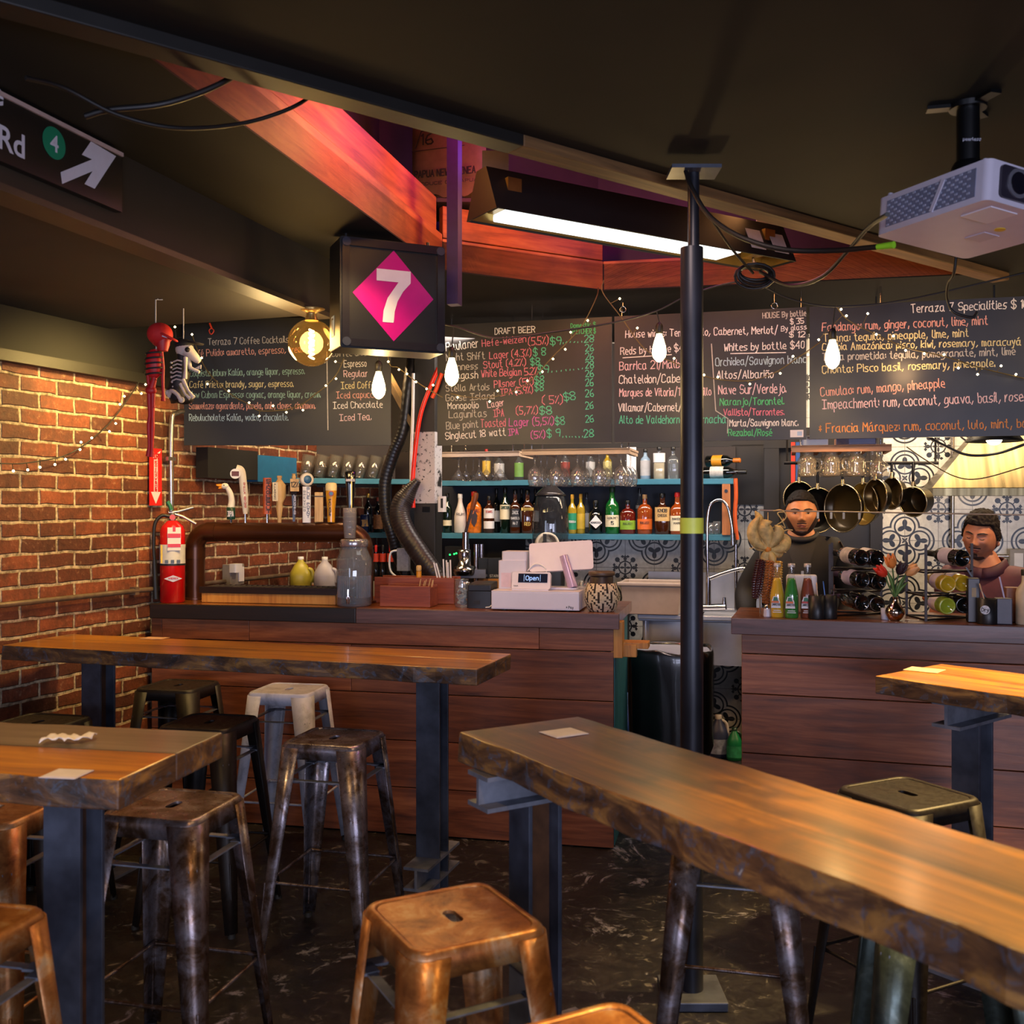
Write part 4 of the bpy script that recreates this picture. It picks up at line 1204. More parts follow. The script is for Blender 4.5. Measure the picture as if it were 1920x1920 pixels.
# tall black handle
M, q, kk, z0, z1 = handle(657, 885, 972); h = z1-z0
hp = MB().lathe([(.013, z0), (.015, z0+.2*h), (.024, z0+.7*h), (.031, z0+h), (.024, z0+h+.004)], M @ Matrix.Diagonal((1, .6, 1, 1)), 18).build('tap_handle', P('tap_gloss_black', '#101013', .12, coat=.8), t)
MB().box((.006, -.0165, z0+.5*h), (.006, .002, .8*h), M).build('gold_stripe', CAPG, hp)
letters(MB(), 'GUINNESS', M @ label_at(.0195, -.022, z0+.80*h), .044, .011, .0025).build('lettering', SWH, hp)
ferrule(M, q, z0, hp)
for px in (437, 460, 501, 524, 551, 575, 598, 621, 657):
    p = onL(px, .275); s_ = (p-A).dot(d); n2 = Vector((-d.y, d.x, 0))
    p = tw(s_, zc)
    mb = MB().cyl(p+n2*.04, p+n2*.10, .012, None, 10).tube([p+n2*.10, p+n2*.125+Vector((0, 0, -.01)), p+n2*.13+Vector((0, 0, -.06))], .008, 8)
    mb.build('spout', CHROME, t)
# --- fire extinguisher
p = onL(323.5, .085)
t = thing('fire_extinguisher', 'red fire extinguisher standing on the end of the bar by the brick wall', 'fire extinguisher', p, facing(p))
M = T(p) @ rotz(facing(p))
EXR = P('extinguisher_red', '#c40f12', .22, var=.06, coat=.5)
r = .064
MB().lathe([(r-.006, 0), (r, .006), (r, .375), (r-.008, .40), (.030, .425), (.022, .43)], M, 28).build('cylinder', EXR, t)
MB().lathe([(r+.001, .205), (r+.001, .305)], M, 28, close=False).build('label_band', P('label_grey', '#cfccc6', .5, var=.1), t)
MB().lathe([(r+.0012, .195), (r+.0012, .205)], M, 28, close=False).build('black_band', INK, t)
tg = MB().box((.008, -.066, .335), (.066, .003, .12), M).build('inspection_tag', LWHITE, t)
mb = MB(); mb.box((.008, -.0682, .352), (.064, .001, .022), M).box((.008, -.0682, .30), (.064, .001, .018), M).box((.008, -.0682, .388), (.014, .001, .03), M).build('tag_print_bars', RED, tg)  # plain red print bars on the tag, no letters
mb = MB()
for i in range(3): mb.box((-.030+.03*i, -.0665+.002*abs(i-1), .217), (.017, .003, .017), M)
mb.build('pictogram', P('pict_blue', '#4b5668', .5), t)
MB().box((-.052, -.040, .255), (.014, .004, .095), M @ rotz(0)).build('yellow_panel', P('label_yellow', '#d2b43a', .5), t)
MB().add([(-.045, 0, 0), (0, -.018, 0), (.045, 0, 0), (0, .018, 0)], [(0, 1, 2, 3)], M @ label_at(r+.0015, .003, .128)).build('diamond_badge', SWH, t)
letters(MB(), 'AMEREX', M @ label_at(r+.003, -.021, .125), .048, .008, .002).build('lettering', RED, t)
vb = MB().cyl(M @ Vector((0, 0, .425)), M @ Vector((0, 0, .47)), .017, .013, 12).build('valve', P('valve_brass', '#8a8078', .3, .8), t)
MB().cyl(M @ Vector((0, -.012, .447)), M @ Vector((0, -.024, .447)), .015, None, 14).build('gauge', P('gauge_red', '#b84034', .4), vb)
ALU = P('aluminium', '#b9b6b0', .32, .9, var=.1)
mb = MB(); mb.tube([M @ Vector(q_) for q_ in ((-.02, 0, .472), (.03, 0, .478), (.105, 0, .50))], .0075, 8).build('lever', ALU, t)
mb = MB(); mb.tube([M @ Vector(q_) for q_ in ((0, 0, .468), (.05, 0, .452), (.118, 0, .412))], .0075, 8).build('lever', ALU, t)
MB().tube([M @ Vector(q_) for q_ in ((-.026, -.006, .53), (-.014, -.008, .51), (-.006, -.006, .485))], .0105, 8).build('pull_pin', P('pin_green', '#1f6a48', .4), t)
hs = curve([(-.012, 0, .452), (-.055, .0, .455), (-.088, -.004, .41), (-.093, -.006, .30), (-.09, -.008, .22)], 6)
hz = MB().tube([M @ q_ for q_ in hs], .009, 8).build('hose', P('rubber_black', '#141415', .5), t)
MB().cyl(M @ Vector((-.09, -.008, .225)), M @ Vector((-.082, -.006, .02)), .012, .015, 10).build('nozzle', P('rubber_black', '#141415', .5), hz)
# --- drip tray
a, b = onL(392, .19), onL(640, .19)
M = frame((a+b)/2, b-a, (0, 0, 1)); L = (b-a).length
t = thing('drip_tray', 'dark drip tray on a raw wooden base beneath the beer tower', 'drip tray', (a+b)/2, LRZ)
MB().box((0, 0, .025), (L, .16, .05), M).build('wooden_base', BLOCK, t, bevel=.003)
MB().box((0, 0, .062), (L+.02, .17, .024), M).box((0, 0, .078), (L+.02, .01, .012), M @ T(0, -.08, 0)).box((0, 0, .078), (L+.02, .01, .012), M @ T(0, .08, 0)).build('tray', P('tray_brown', '#2c1d15', .35, .3), t)
mb = MB()
for i in range(24): mb.box((-L/2+L*(i+.5)/24, 0, .080), (.006, .15, .006), M)
mb.build('grille', P('tray_steel', '#8a8784', .35, .8), t)
# --- glass drink dispenser and cups
p = onL(664, .10)
t = thing('drink_dispenser', 'ribbed glass water dispenser with metal lid and small tap', 'drink dispenser', p, facing(p))
M = T(p) @ rotz(facing(p)); r = .088
DGL = glassm('dispenser_glass', (.88, .90, .91), 1.6, .12, (.55, .57, .6))
MB().lathe([(r-.01, 0), (r, .01), (r, .235), (r-.012, .262), (.068, .282), (.064, .292), (.066, .312)], M, 28, close=False).build('jar', DGL, t, solid=.003)
MB().lathe([(.001, .012), (r-.008, .014), (r-.007, .165), (.001, .166)], M, 24).build('water', glassm('water', (.78, .82, .85), .6, .10, (.45, .5, .55)), t)
mb = MB()
for i in range(26):
    a = PI+PI*(i+.5)/26
    if not 1.2 < abs(i-12) : continue
    mb.box((math.cos(a)*(r-.005), math.sin(a)*(r-.005), .10), (.003, .003, .11), M)
mb.build('rib', P('rib_grey', '#6d7580', .3), t)
MB().lathe([(.069, .300), (.071, .304), (.071, .330), (.066, .338), (.001, .34)], M, 24).build('lid', P('lid_silver', '#b3adb2', .22, .8), t)
sp = MB().cyl(M @ Vector((-.03, -r+.004, .05)), M @ Vector((-.03, -r-.035, .05)), .009, None, 10).build('spigot', CHROME, t)
MB().cyl(M @ Vector((-.03, -r-.03, .055)), M @ Vector((-.03, -r-.03, .02)), .009, .007, 10).box((-.03, -r-.03, .075), (.008, .008, .035), M).build('spigot_lever', CHROME, sp)
q = p+Vector((0, 0, .343))
q = q+Vector((-.022, 0, 0))
mb = MB()
for i in range(4): mb.lathe([(.028, .022*i), (.0345, .022*i+.085), (.036, .022*i+.087)], None, 20, close=False)
solo(mb, 'cup_stack', glassm('plastic_cup', (.80, .78, .76), 1.2, .25, (.75, .7, .66)), 'stack of clear plastic cups on the dispenser lid', 'cups', q, solid=.0012)
# --- caddies
CAD = woodm('caddy_wood', ['#5a2414', '#8a3e22', '#a55a34'], 0, 1.3, .45, .15)
def caddy(label, px0, px1, v0, v1, h):
    a, b = onL(px0, v0), onL(px1, v0); L = (b-a).length; M = frame((a+b)/2, b-a, (0, 0, 1))
    t = thing('wooden_caddy', label, 'caddy', (a+b)/2, LRZ); dp = v1-v0
    MB().box((0, .006, h/2), (L, .012, h), M).build('side_board', CAD, t, bevel=.002)
    MB().box((0, dp-.006, h/2), (L, .012, h), M).build('side_board', CAD, t, bevel=.002)
    for s_ in (-1, 1): MB().box((s_*(L/2-.006), dp/2, h/2-.004), (.012, dp-.024, h-.008), M).build('end_board', CAD, t, bevel=.002)
    MB().box((0, dp/2, .006), (L-.024, dp-.024, .012), M).build('bottom_board', CAD, t)
    return M, L
M1, L1 = caddy('small red-brown wooden box of sticks on the bar in front of a longer box', 712, 806, .09, .23, .105)
M2, L2 = caddy('long red-brown wooden box on the bar behind the box of sticks', 702, 851, .28, .42, .135)
WST = P('stick_wood', '#c59c6a', .6); 
for i in range(8):
    rnd = random.Random(i)
    x, y = L1/2-.02-.022*(i % 4)-rnd.uniform(0, .01), .05+.03*(i//4)
    p = M1 @ Vector((x, y, .015)); e = M1 @ Vector((x+rnd.uniform(.012, .03), y+.01, .128+rnd.uniform(0, .012)))
    soloW(MB().cyl(p, e, .0022, None, 6), 'wooden_stick', WST, 'thin wooden stick standing in the small red-brown box', 'stick', p, 'sticks in the small wooden box')
for i in range(6):
    rnd = random.Random(30+i)
    x, y = L2/2-.035-.018*(i % 3)-.0*(i//3), .04+.04*(i//3)
    p = M2 @ Vector((x, y, .015)); e = M2 @ Vector((x+rnd.uniform(-.055, .03), y, .215+rnd.uniform(-.01, .02)))
    soloW(MB().cyl(p, e, .0042, None, 8), 'paper_straw', LWHITE, 'white drinking straw standing in the long wooden box', 'straw', p, 'straws in the long wooden box')
p = M2 @ Vector((L2*.02, .06, .014))
t = thing('sauce_bottle', 'small hot sauce bottle with a wooden cap standing in the long wooden box', 'sauce bottle', p)
M = T(p)
MB().lathe([(.018, 0), (.02, .005), (.02, .09), (.012, .115), (.011, .13)], M, 14).build('body', P('sauce_red', '#7c2a12', .2), t)
MB().lathe([(.0135, .115), (.0135, .15)], M, 14, close=False).build('label', P('label_amber', '#d08a1c', .5), t)
MB().lathe([(.013, .152), (.014, .158), (.014, .175), (.010, .181)], M, 14).build('cap', PALEW, t)
# --- jar, printer
p = onL(866, .15)
t = thing('glass_jar', 'tall glass jar filled with crushed white packets beside the black printer', 'jar', p)
M = T(p)
MB().lathe([(.031, 0), (.035, .005), (.035, .125), (.033, .135), (.035, .14)], M, 20, close=False).build('glass', CLEAR, t, solid=.002)
mb = MB(); rnd = random.Random(2)
for i in range(46):
    a = rnd.uniform(0, 6.28); rr_ = rnd.uniform(0, .024)
    mb.box((0, 0, 0), (.018, .012, .004), M @ T(rr_*math.cos(a), rr_*math.sin(a), rnd.uniform(.012, .105)) @ Euler((rnd.uniform(0, 3), rnd.uniform(0, 3), 0)).to_matrix().to_4x4())
fl = mb.build('packets', P('packet_grey', '#9fa3a0', .5, var=.4, vs=60), t); fl['kind'] = 'stuff'
def boxthing(name, label, cat, px0, px1, v0, dp, h, mat, bev=.004, z=ZB, side=onL):
    a, b = side(px0, v0, z), side(px1, v0, z); L = (b-a).length; M = frame((a+b)/2, b-a, (0, 0, 1))
    t = thing(name, label, cat, (a+b)/2, math.atan2((b-a).y, (b-a).x))
    return t, M, L
t, M, L = boxthing('receipt_printer', 'black receipt printer with a white cable beside the white till', 'printer', 875, 922, .10, .16, .11, None)
PBK = P('printer_black', '#1b1b20', .4)
MB().rbox((0, .08, .042), (L, .16, .084), .008, M).build('body', PBK, t, bevel=.003)
MB().box((0, .085, .10), (L*.92, .15, .034), M @ Matrix.Rotation(.06, 4, 'X')).build('cover', P('printer_cover', '#232329', .35), t, bevel=.005)
MB().box((-.012, -.001, .03), (.03, .003, .018), M).build('paper_slot', INK, t)
cpts = curve([M @ Vector((L/2-.03, -.004, .005)), M @ Vector((L/2+.0, -.012, .015)), M @ Vector((L/2+.03, .02, .07)), M @ Vector((L/2+.02, .10, .12))], 6)
MB().tube(cpts, .003, 6).build('cable', TWHITE, t)
# --- till
TILL = P('till_white', '#cfc9d4', .4, var=.03)
t, M, L = boxthing('cash_drawer', 'wide white cash drawer box at the front edge of the bar', 'cash drawer', 921, 1086, .022, .36, .092, None)
MB().rbox((0, .18, .051), (L, .36, .088), .004, M).build('body', TILL, t, bevel=.003)
MB().box((0, -.0008, .05), (L-.01, .002, .076), M).build('drawer_front', P('drawer_white', '#d2ccd8', .38, var=.02), t)
letters(MB(), '* Pay', M @ T(L/2-.062, -.0022, .016) @ LBL, .034, .011, .0022).build('lettering', INK, t)
for s_ in (-1, 1): MB().cyl(M @ Vector((s_*(L/2-.06), .03, 0)), M @ Vector((s_*(L/2-.06), .03, .008)), .012, None, 10).build('rubber_foot', INK, t)
DM, DL = M, L
zt = .0955
t = thing('receipt_printer', 'white receipt printer tower standing on the cash drawer behind the small screen', 'printer', DM @ Vector((-.135, .2, zt)), LRZ)
X = DM @ T(-.135, .2, zt)
MB().prism([(-.07, -.09), (.07, -.09), (.07, .07), (-.07, .07)], 0, .14, X).prism([(-.055, -.08), (.07, -.08), (.07, .06), (-.055, .06)], .14, .185, X).build('body', TILL, t, bevel=.008)
MB().box((-.03, -.0905, .045), (.05, .002, .07), X).build('front_cover', P('pinkish_white', '#d3b8bf', .4), t)
t = thing('register_stand', 'white tablet till on an angled arm, its back turned to the room', 'till', DM @ Vector((.12, .2, zt)), LRZ)
MB().rbox((.065, .16, zt+.006), (.24, .11, .01), .02, DM).build('base_plate', TILL, t)
X = DM @ T(.10, .17, zt+.16) @ rotz(.10) @ Matrix.Rotation(-.06, 4, 'Y') @ Matrix.Rotation(-.42, 4, 'X')
MB().rbox((0, 0, 0), (.315, .014, .152), .014, X, 0, 4, 1).build('screen_back', TILL, t, bevel=.003)
a, b = DM @ Vector((.165, .125, zt+.01)), DM @ Vector((.115, .155, zt+.165))
MB().tube([a, a.lerp(b, .5), b], [.026, .024, .02], 14).build('arm', P('arm_lilac', '#bfa6c4', .25, .3), t)
MB().tube(curve([DM @ Vector((-.06, .12, zt+.09)), DM @ Vector((-.02, .13, zt+.125)), DM @ Vector((.03, .13, zt+.10)), DM @ Vector((.035, .12, zt+.03))], 6), .003, 6).build('cable', TWHITE, t)
t = thing('customer_display', 'small white customer screen lit with blue writing on the cash drawer', 'screen', DM @ Vector((-.03, .045, zt)), LRZ)
X = DM @ T(-.03, .065, zt+.046) @ Matrix.Rotation(-.30, 4, 'X')
MB().rbox((0, .012, 0), (.19, .03, .085), .01, X, 0, 4, 1).build('housing', TILL, t, bevel=.003)
MB().box((.008, -.0042, .012), (.145, .002, .044), X).build('display', P('display_dark', '#1c2338', .15), t)
EM = emitm('display_blue', '#8fb8f0', .55)
letters(MB(), 'Open', X @ T(-.026, -.0056, .002) @ LBL, .062, .02, .0035).build('display_text', EM, t)
MB().box((-.035, -.0056, .012), (.002, .0008, .034), X).box((.045, -.0056, .012), (.002, .0008, .034), X).build('display_text', EM, t)
letters(MB(), 'toast', X @ T(-.085, -.0045, -.030) @ LBL, .022, .006, .0012).build('lettering', INK, t)
MB().box((0, .03, zt+.004-zt), (.18, .10, .008), DM @ T(-.03, .05, zt)).build('stand', TILL, t)
# --- woven basket
def basketm():
    m, nt, b = newmat('woven_basket')
    tc = nt.nodes.new('ShaderNodeTexCoord'); sp = nt.nodes.new('ShaderNodeSeparateXYZ'); nt.links.new(tc.outputs['Object'], sp.inputs[0])
    x, y, z = [V(nt, sp.outputs[i]) for i in range(3)]
    u = y.op('ARCTAN2', x)*(16/6.2832)
    us = (u*3.0).op('ROUND')*(1/3); vz = (z*150.0).op('ROUND')*(1/3.0)
    tri = ((us*.5+vz*.14).op('FRACT')-.5).abs()
    k = ((tri*2.2+vz*.42).op('FRACT')).lt(.36)
    c = mixc(nt, k.so, ramp(nt, noisen(nt, coords(nt), 90, 2), [(.3, '#b7a284'), (.7, '#d9c9ac')]), '#241a16')
    nt.links.new(c, b.inputs['Base Color']); setin(b, rough=.75)
    w_ = nt.nodes.new('ShaderNodeTexWave'); w_.inputs['Scale'].default_value = 60; w_.bands_direction = 'Z'
    nt.links.new(tc.outputs['Object'], w_.inputs['Vector']); bump(nt, b, w_.outputs['Fac'], .5, .003)
    return m
p = onL(1128, .10)
solo(MB().lathe([(.058, 0), (.07, .012), (.083, .055), (.080, .10), (.068, .135), (.064, .135), (.074, .10), (.076, .055), (.06, .014)], None, 28), 'woven_basket', basketm(), 'round woven basket with a black zigzag pattern at the end of the bar', 'basket', p)
p = onL(1128, .10, ZB+.016)
t = thing('dark_jar', 'dark brown pot with a brown lid standing in the woven basket', 'pot', p)
M = T(p)
MB().lathe([(.052, 0), (.056, .01), (.056, .15), (.052, .155)], M, 24).build('body', P('pot_brown', '#33231e', .4), t)
MB().lathe([(.062, .155), (.064, .158), (.064, .172), (.06, .175), (.001, .176)], M, 24).build('lid', P('lid_brown', '#4f3c2c', .45), t)
for i, (px, v, h_) in enumerate(((1098, .40, .12), (1082, .42, .125), (1165, .42, .12), (1180, .46, .115))):
    p = onL(px, v)
    if px > 1150: continue
    solo(MB().lathe([(.026, 0), (.03, .004), (.034, h_), (.032, h_), (.028, .008), (.001, .008)], None, 18), 'tumbler', CLEAR, 'clear tumbler standing behind the woven basket', 'glass', p, 0, 'tumblers behind the basket')
# ================================================================== back bar
SHELF = P('shelf_teal', '#35748a', .5, var=.15, vs=10)
NAVY = P('navy_panel', '#141c2c', .6, var=.2)
BROWNB = P('brown_panel', '#2a1e18', .6, var=.3, vs=5)
ZU, ZLo = 1.797, 1.437
def segB(px0, px1, b, z0=0):
    a, c = onB(px0, b, z0), onB(px1, b, z0)
    return frame((a+c)/2, E1, (0, 0, 1)), (c-a).length, (a+c)/2
M, L, c0 = segB(688, 1375, 6.58)
t = thing('bottle_shelf', 'teal two-tier wall shelf holding the spirit bottles', 'shelf', c0, RB)
MB().box((0, .15, ZLo-.018), (L, .30, .036), M).build('lower_shelf', SHELF, t, bevel=.002)
M2_, L2_, c2 = segB(822, 1375, 6.58)
MB().box((0, .15, ZU-.018), (L2_, .30, .036), M2_).build('upper_shelf', SHELF, t, bevel=.002)
MB().box((0, .315, (ZLo+ZU)/2-.01), (L, .02, ZU-ZLo-.03), M).build('back_panel', NAVY, t)
MB().box((0, .315, ZU+.11), (L, .02, .22), M).build('upper_back_panel', BROWNB, t)
M3, L3, c3 = segB(1354, 1369, 6.575)
MB().box((0, .02, (ZU+ZLo)/2-.018), (L3, .05, ZU-ZLo-.036), M3).build('upright', woodm('upright_wood', ['#8a4c26', '#b06c38', '#c58248'], 2, 1, .5, 0), t)
MB().cyl(M3 @ Vector((0, -.004, ZU-.08)), M3 @ Vector((0, -.009, ZU-.08)), .011, None, 12).build('bolt', CHROME, t)
# glass shelf near the brick wall
GA, GBv = atY(527, HY, 6.42), atY(766, HY, 6.72)
gd = Vector((GBv.x-GA.x, GBv.y-GA.y, 0)); GL_ = gd.length; gd.normalize()
GM = frame((GA.x, GA.y, 0), gd, (0, 0, 1))
t = thing('glass_shelf', 'teal shelf of leaning pint glasses under the coffee menu board', 'shelf', (GA.x, GA.y, 0), math.atan2(gd.y, gd.x))
MB().box((GL_/2+.02, .15, 1.783), (GL_-.02, .3, .034), GM).build('shelf_board', SHELF, t, bevel=.002)
MB().box((GL_/2+.1, .36, 1.9), (GL_-.2, .02, .3), GM).build('back_panel', BROWNB, t)
MB().box((GL_-.02, .15, 1.61), (.04, .28, .31), GM).build('upright', woodm('upright_dark', ['#4a2c16', '#6a4020'], 2, 1, .5, 0), t)
# cabinet on the brick wall
ca, cb_, cc = wallp(362), wallp(457), wallp(531)
t = thing('wall_cabinet', 'black wall cabinet with a blue end fixed to the brick wall', 'cabinet', (ca.x, ca.y, 1.77), math.atan2(WD.y, WD.x))
Cm = Matrix(((WD.x, WN.x, 0, ca.x+WN.x*.02), (WD.y, WN.y, 0, ca.y+WN.y*.02), (0, 0, 1, 0), (0, 0, 0, 1)))
l1, l2 = (cb_-ca).length, (cc-ca).length
MB().box((l1/2, .04, 1.86), (l1, .08, .17), Cm).build('carcass', P('cabinet_black', '#12100f', .6), t)
MB().box(((l1+l2)/2, .04, 1.845), (l2-l1, .08, .16), Cm).build('blue_end', P('cabinet_blue', '#1d5f8c', .5, var=.1), t)
# --- pint glasses
PG = glassm('pint_glass', (.90, .88, .85), 2.2, .05, (.8, .74, .66))
def pint():
    return MB().lathe([(.028, 0), (.030, .004), (.043, .145), (.041, .145), (.029, .012), (.001, .012)], None, 16)
pg0 = None
for i in range(18):
    row, k = divmod(i, 7)
    x = .155+.0885*k+.03*row; y = .06+.09*row
    if x > GL_-.10: continue
    q_ = GM @ Vector((x, y, 1.803))
    lab = ('clear pint glass leaning in the row on the glass shelf under the coffee menu')
    if pg0 is None:
        pg0 = o = solo(pint(), 'pint_glass', PG, lab, 'glass', q_, 0, 'pint glasses on the glass shelf')
    else:
        o = copy_tree(pg0, lab, 'pint glasses on the glass shelf', q_)
    o.rotation_euler = (0, math.radians(13), math.atan2(gd.y, gd.x))
    o.location = q_+Vector((0, 0, .006))
# --- bottles
PROF = dict(
 spirit=[(.9, 0), (1, .015), (1, .60), (.86, .68), (.42, .76), (.34, .82), (.34, .93)],
 wine=[(.9, 0), (1, .015), (1, .56), (.88, .64), (.42, .74), (.36, .80), (.36, .94)],
 round=[(.9, 0), (1, .02), (1, .52), (.95, .60), (.60, .70), (.36, .76), (.34, .80), (.34, .92)],
 square=[(.95, 0), (1, .015), (1, .58), (.8, .66), (.4, .72), (.34, .80), (.34, .92)],
 flask=[(.9, 0), (1, .02), (1, .62), (.7, .72), (.3, .76), (.28, .80), (.28, .90)],
 slope=[(.9, 0), (1, .015), (1, .42), (.82, .56), (.5, .70), (.36, .80), (.34, .93)])
def bottle(label, px, b, z, ytop, wpx, prof, body, cap, labels, sq=0, sy=1, texts=(), pos=None, group=None, hh=None, name='liquor_bottle', fill=None):
    p = pos if pos is not None else onB(px, b, z)
    k = p.y/FP
    r = wpx*k/2*.96
    h = hh or (EH-(ytop-HY)*k-z)
    t = thing(name, label, 'bottle', p, facing(p), group)
    M = T(p) @ rotz(facing(p))
    pr = [(a*r, c*h) for a, c in PROF[prof]]
    MB().lathe(pr, M, 20, 0, sq, True, 1, sy).build('body', body, t)
    rn = pr[-1][0]
    MB().lathe([(rn*1.12, h*.885), (rn*1.2, h*.9), (rn*1.2, h*.985), (rn*1.05, h), (.0005, h)], M, 14).build('cap', cap, t)
    if fill is not None:
        f, fm = fill
        MB().lathe([(a*r*.94, c*h) for a, c in PROF[prof] if c < f]+[(r*.93, f*h), (.0005, f*h)], M, 20, 0, sq, True, 1, sy).build('liquor', fm, t)
    lo = []
    for z0, z1, mat in labels:
        lo.append(MB().lathe([(r*1.012, z0*h), (r*1.012, z1*h)], M, 20, 0, sq, True, 1, sy, close=False).build('label', mat, t))
    for txt, tz, tw_, tc_, mat in texts:
        letters(MB(), txt, M @ label_at(r*sy*1.02+.0012, -tw_*r, tz*h), tw_*2*r, tc_*h, tc_*h*.17).build('lettering', mat, lo[0] if lo else t)
    return t, M, r, h
BRN = P('whiskey_brown', '#3a1a0a', .08, var=.1, coat=.5); DKG = P('glass_dark_green', '#0c1a12', .08, coat=.5); BLK = P('glass_black', '#0b0b0d', .08, coat=.6)
AMB = P('amber_liquor', '#8a3a10', .1, coat=.5); GRNB = P('green_glass', '#125a22', .08, coat=.6); YEL = P('yellow_liquor', '#a98a22', .1, coat=.6)
REDL = P('red_liquor', '#5a150c', .1, coat=.5)
TAN = P('label_tan', '#c9a368', .6, var=.06); LGRN = P('label_green', '#7ea32a', .5); LORG = P('label_orange', '#d8641e', .5); LBLK = P('label_black', '#1c1b1f', .5)
LSIL = P('label_ink_white', '#b9b6b4', .5)
ZL = ZLo+.001; BF, BR = 6.66, 6.78
bottle('dark green bottle with a low cream label, first on the shelf from the black post', 839, BF, ZL, 925, 17, 'spirit', DKG, CAPB, [(.18, .32, CREAM)])
bottle('opaque white liqueur bottle beside the orange bottle', 863, BF, ZL, 926, 24, 'slope', P('opaque_white', '#d3c8bd', .35), CAPW, [], texts=[('RUM', .45, .6, .06, INK)])
t_, M_, r_b, h_b = bottle('bright orange bottle with a red cap and dark emblem', 889, BF, ZL, 921, 29, 'spirit', P('fire_orange', '#d8701a', .2, var=.35, vs=40, coat=.5), CAPR, [], sy=.6, texts=[('FIREBALL', .50, .75, .07, P('ember', '#6a1a08', .5))])
MB().box((0, -.028*0-.0, 0), (.001, .001, .001), M_ @ T(0, 0, .02)).add([(-.02, .05, 0), (.0, .02, 0), (.018, .055, 0), (.022, .10, 0), (.006, .135, 0), (-.004, .115, 0), (-.02, .10, 0)], [(0, 1, 2, 3, 4, 5, 6)], M_ @ label_at(r_b*.6+.003, 0, .02)).build('emblem', P('ember_dark', '#2c120a', .5), t_)
bottle('whisky bottle with two white labels beside the orange bottle', 917, BF, ZL, 930, 21, 'spirit', BRN, CAPB, [(.12, .32, LWHITE), (.40, .66, LWHITE)], texts=[("DEWARS", .55, .6, .06, P('letter_red', '#b5402c', .5))])
bottle('dark green whiskey bottle with a cream label', 947, BF, ZL, 914, 20, 'spirit', DKG, CAPB, [(.30, .62, CREAM)], texts=[('JAMESON', .53, .8, .06, P('letter_dkgreen', '#1a3a20', .5))])
bottle('square black-labelled whiskey bottle', 966, BF, ZL, 918, 21, 'square', BRN, CAPB, [(.14, .56, LBLK)], sq=.8, texts=[("JACK", .44, .55, .07, LSIL), ('DANIELS', .32, .75, .05, LSIL), ('No 7', .2, .4, .06, LSIL)])
bottle('square whisky bottle with a slanted gold label', 989, BF, ZL, 918, 23, 'square', BRN, CAPB, [], sq=.8, texts=[('--------', .42, .85, .4, CAPG), ('RED', .18, .5, .07, CAPG)])
bottle('gold-capped tequila bottle with a green leaf label', 1073, BF, ZL, 927, 17, 'spirit', YEL, P('cap_yellow', '#c9962a', .35), [(.1, .52, P('label_leaf', '#1f8a66', .5))], texts=[('TEQUILA', .28, .75, .05, LWHITE)])
bottle('yellow liqueur bottle with a gold cap next to the leaf-labelled tequila', 1089, BF+.02, ZL, 926, 17, 'spirit', YEL, P('cap_yellow', '#c9962a', .35), [(.12, .5, P('label_gold', '#c7a32f', .5))])
bottle('clear gin bottle behind the yellow bottles', 1100, BR, ZL, 924, 13, 'spirit', CLEAR, CAPB, [(.15, .5, LSIL)])
t_, M_, r_b, h_b = bottle('squat black gin bottle with a white diamond label', 1117, BF, ZL, 938, 27, 'round', BLK, CAPB, [])
MB().add([(-r_b*.92, .073, 0), (0, .035, 0), (r_b*.92, .073, 0), (0, .124, 0)], [(0, 1, 2, 3)], M_ @ label_at(r_b+.001, 0, 0)).build('label', LWHITE, t_)
letters(MB(), "HENDRICKS", M_ @ label_at(r_b+.003, -r_b*.7, .069), r_b*1.4, .011, .002).build('lettering', INK, t_)
bottle('tall green whisky bottle with a cream label', 1148, BF, ZL, 913, 27, 'wine', GRNB, P('cap_dkgreen', '#12331c', .4), [(.15, .40, CREAM)], texts=[('GLENLIVET', .32, .75, .04, INK), ('15', .2, .2, .07, INK)])
bottle('red-brown flask bottle with a lime green label', 1177, BF, ZL, 938, 30, 'flask', REDL, CAPB, [(.13, .40, LGRN)], sy=.6, texts=[('BULLEIT', .28, .6, .05, INK)])
bottle('slim clear bottle standing behind the two flask bottles', 1199, BR, ZL, 915, 15, 'spirit', CLEAR, CAPB, [(.55, .62, LSIL)])
bottle('amber flask bottle with an orange label', 1209, BF, ZL, 927, 29, 'flask', AMB, P('cap_cork', '#8a6a44', .6), [(.12, .38, LORG)], sy=.6, texts=[('BULLEIT', .26, .6, .05, INK)])
bottle('square bourbon bottle with a tan label', 1242, BF, ZL, 925, 29, 'square', BRN, CAPB, [(.32, .66, TAN)], sq=.7, texts=[('KNOB', .54, .6, .08, INK), ('CREEK', .43, .6, .06, INK)])
bottle('red-capped bourbon bottle half hidden by the tall pole', 1270, BF, ZL, 923, 28, 'square', AMB, CAPR, [(.08, .44, CREAM)], sq=.6, texts=[("MAKERS", .34, .7, .05, INK), ('MARK', .24, .5, .05, INK)])
for i, px in enumerate((931, 978, 1004)):
    bottle(['dark spirit bottle behind the white-labelled whisky', 'dark spirit bottle behind the black-labelled whiskey', 'dark spirit bottle behind the glass pitcher'][i], px, BR+.02, ZL, 916, 15, 'spirit', BLK, CAPB, [(.25, .5, LSIL)])
bottle('dark bottle with a brown picture label near the black hoses', 709, 6.64, ZL, 932, 18, 'spirit', BLK, P('cap_copper', '#8a3c22', .4), [(.1, .5, P('label_brown', '#8a5a34', .6, var=.5, vs=50))])
bottle('dark bottle behind the blue can', 690, 6.76, ZL, 925, 16, 'spirit', BLK, CAPG, [(.2, .45, LBLK)])
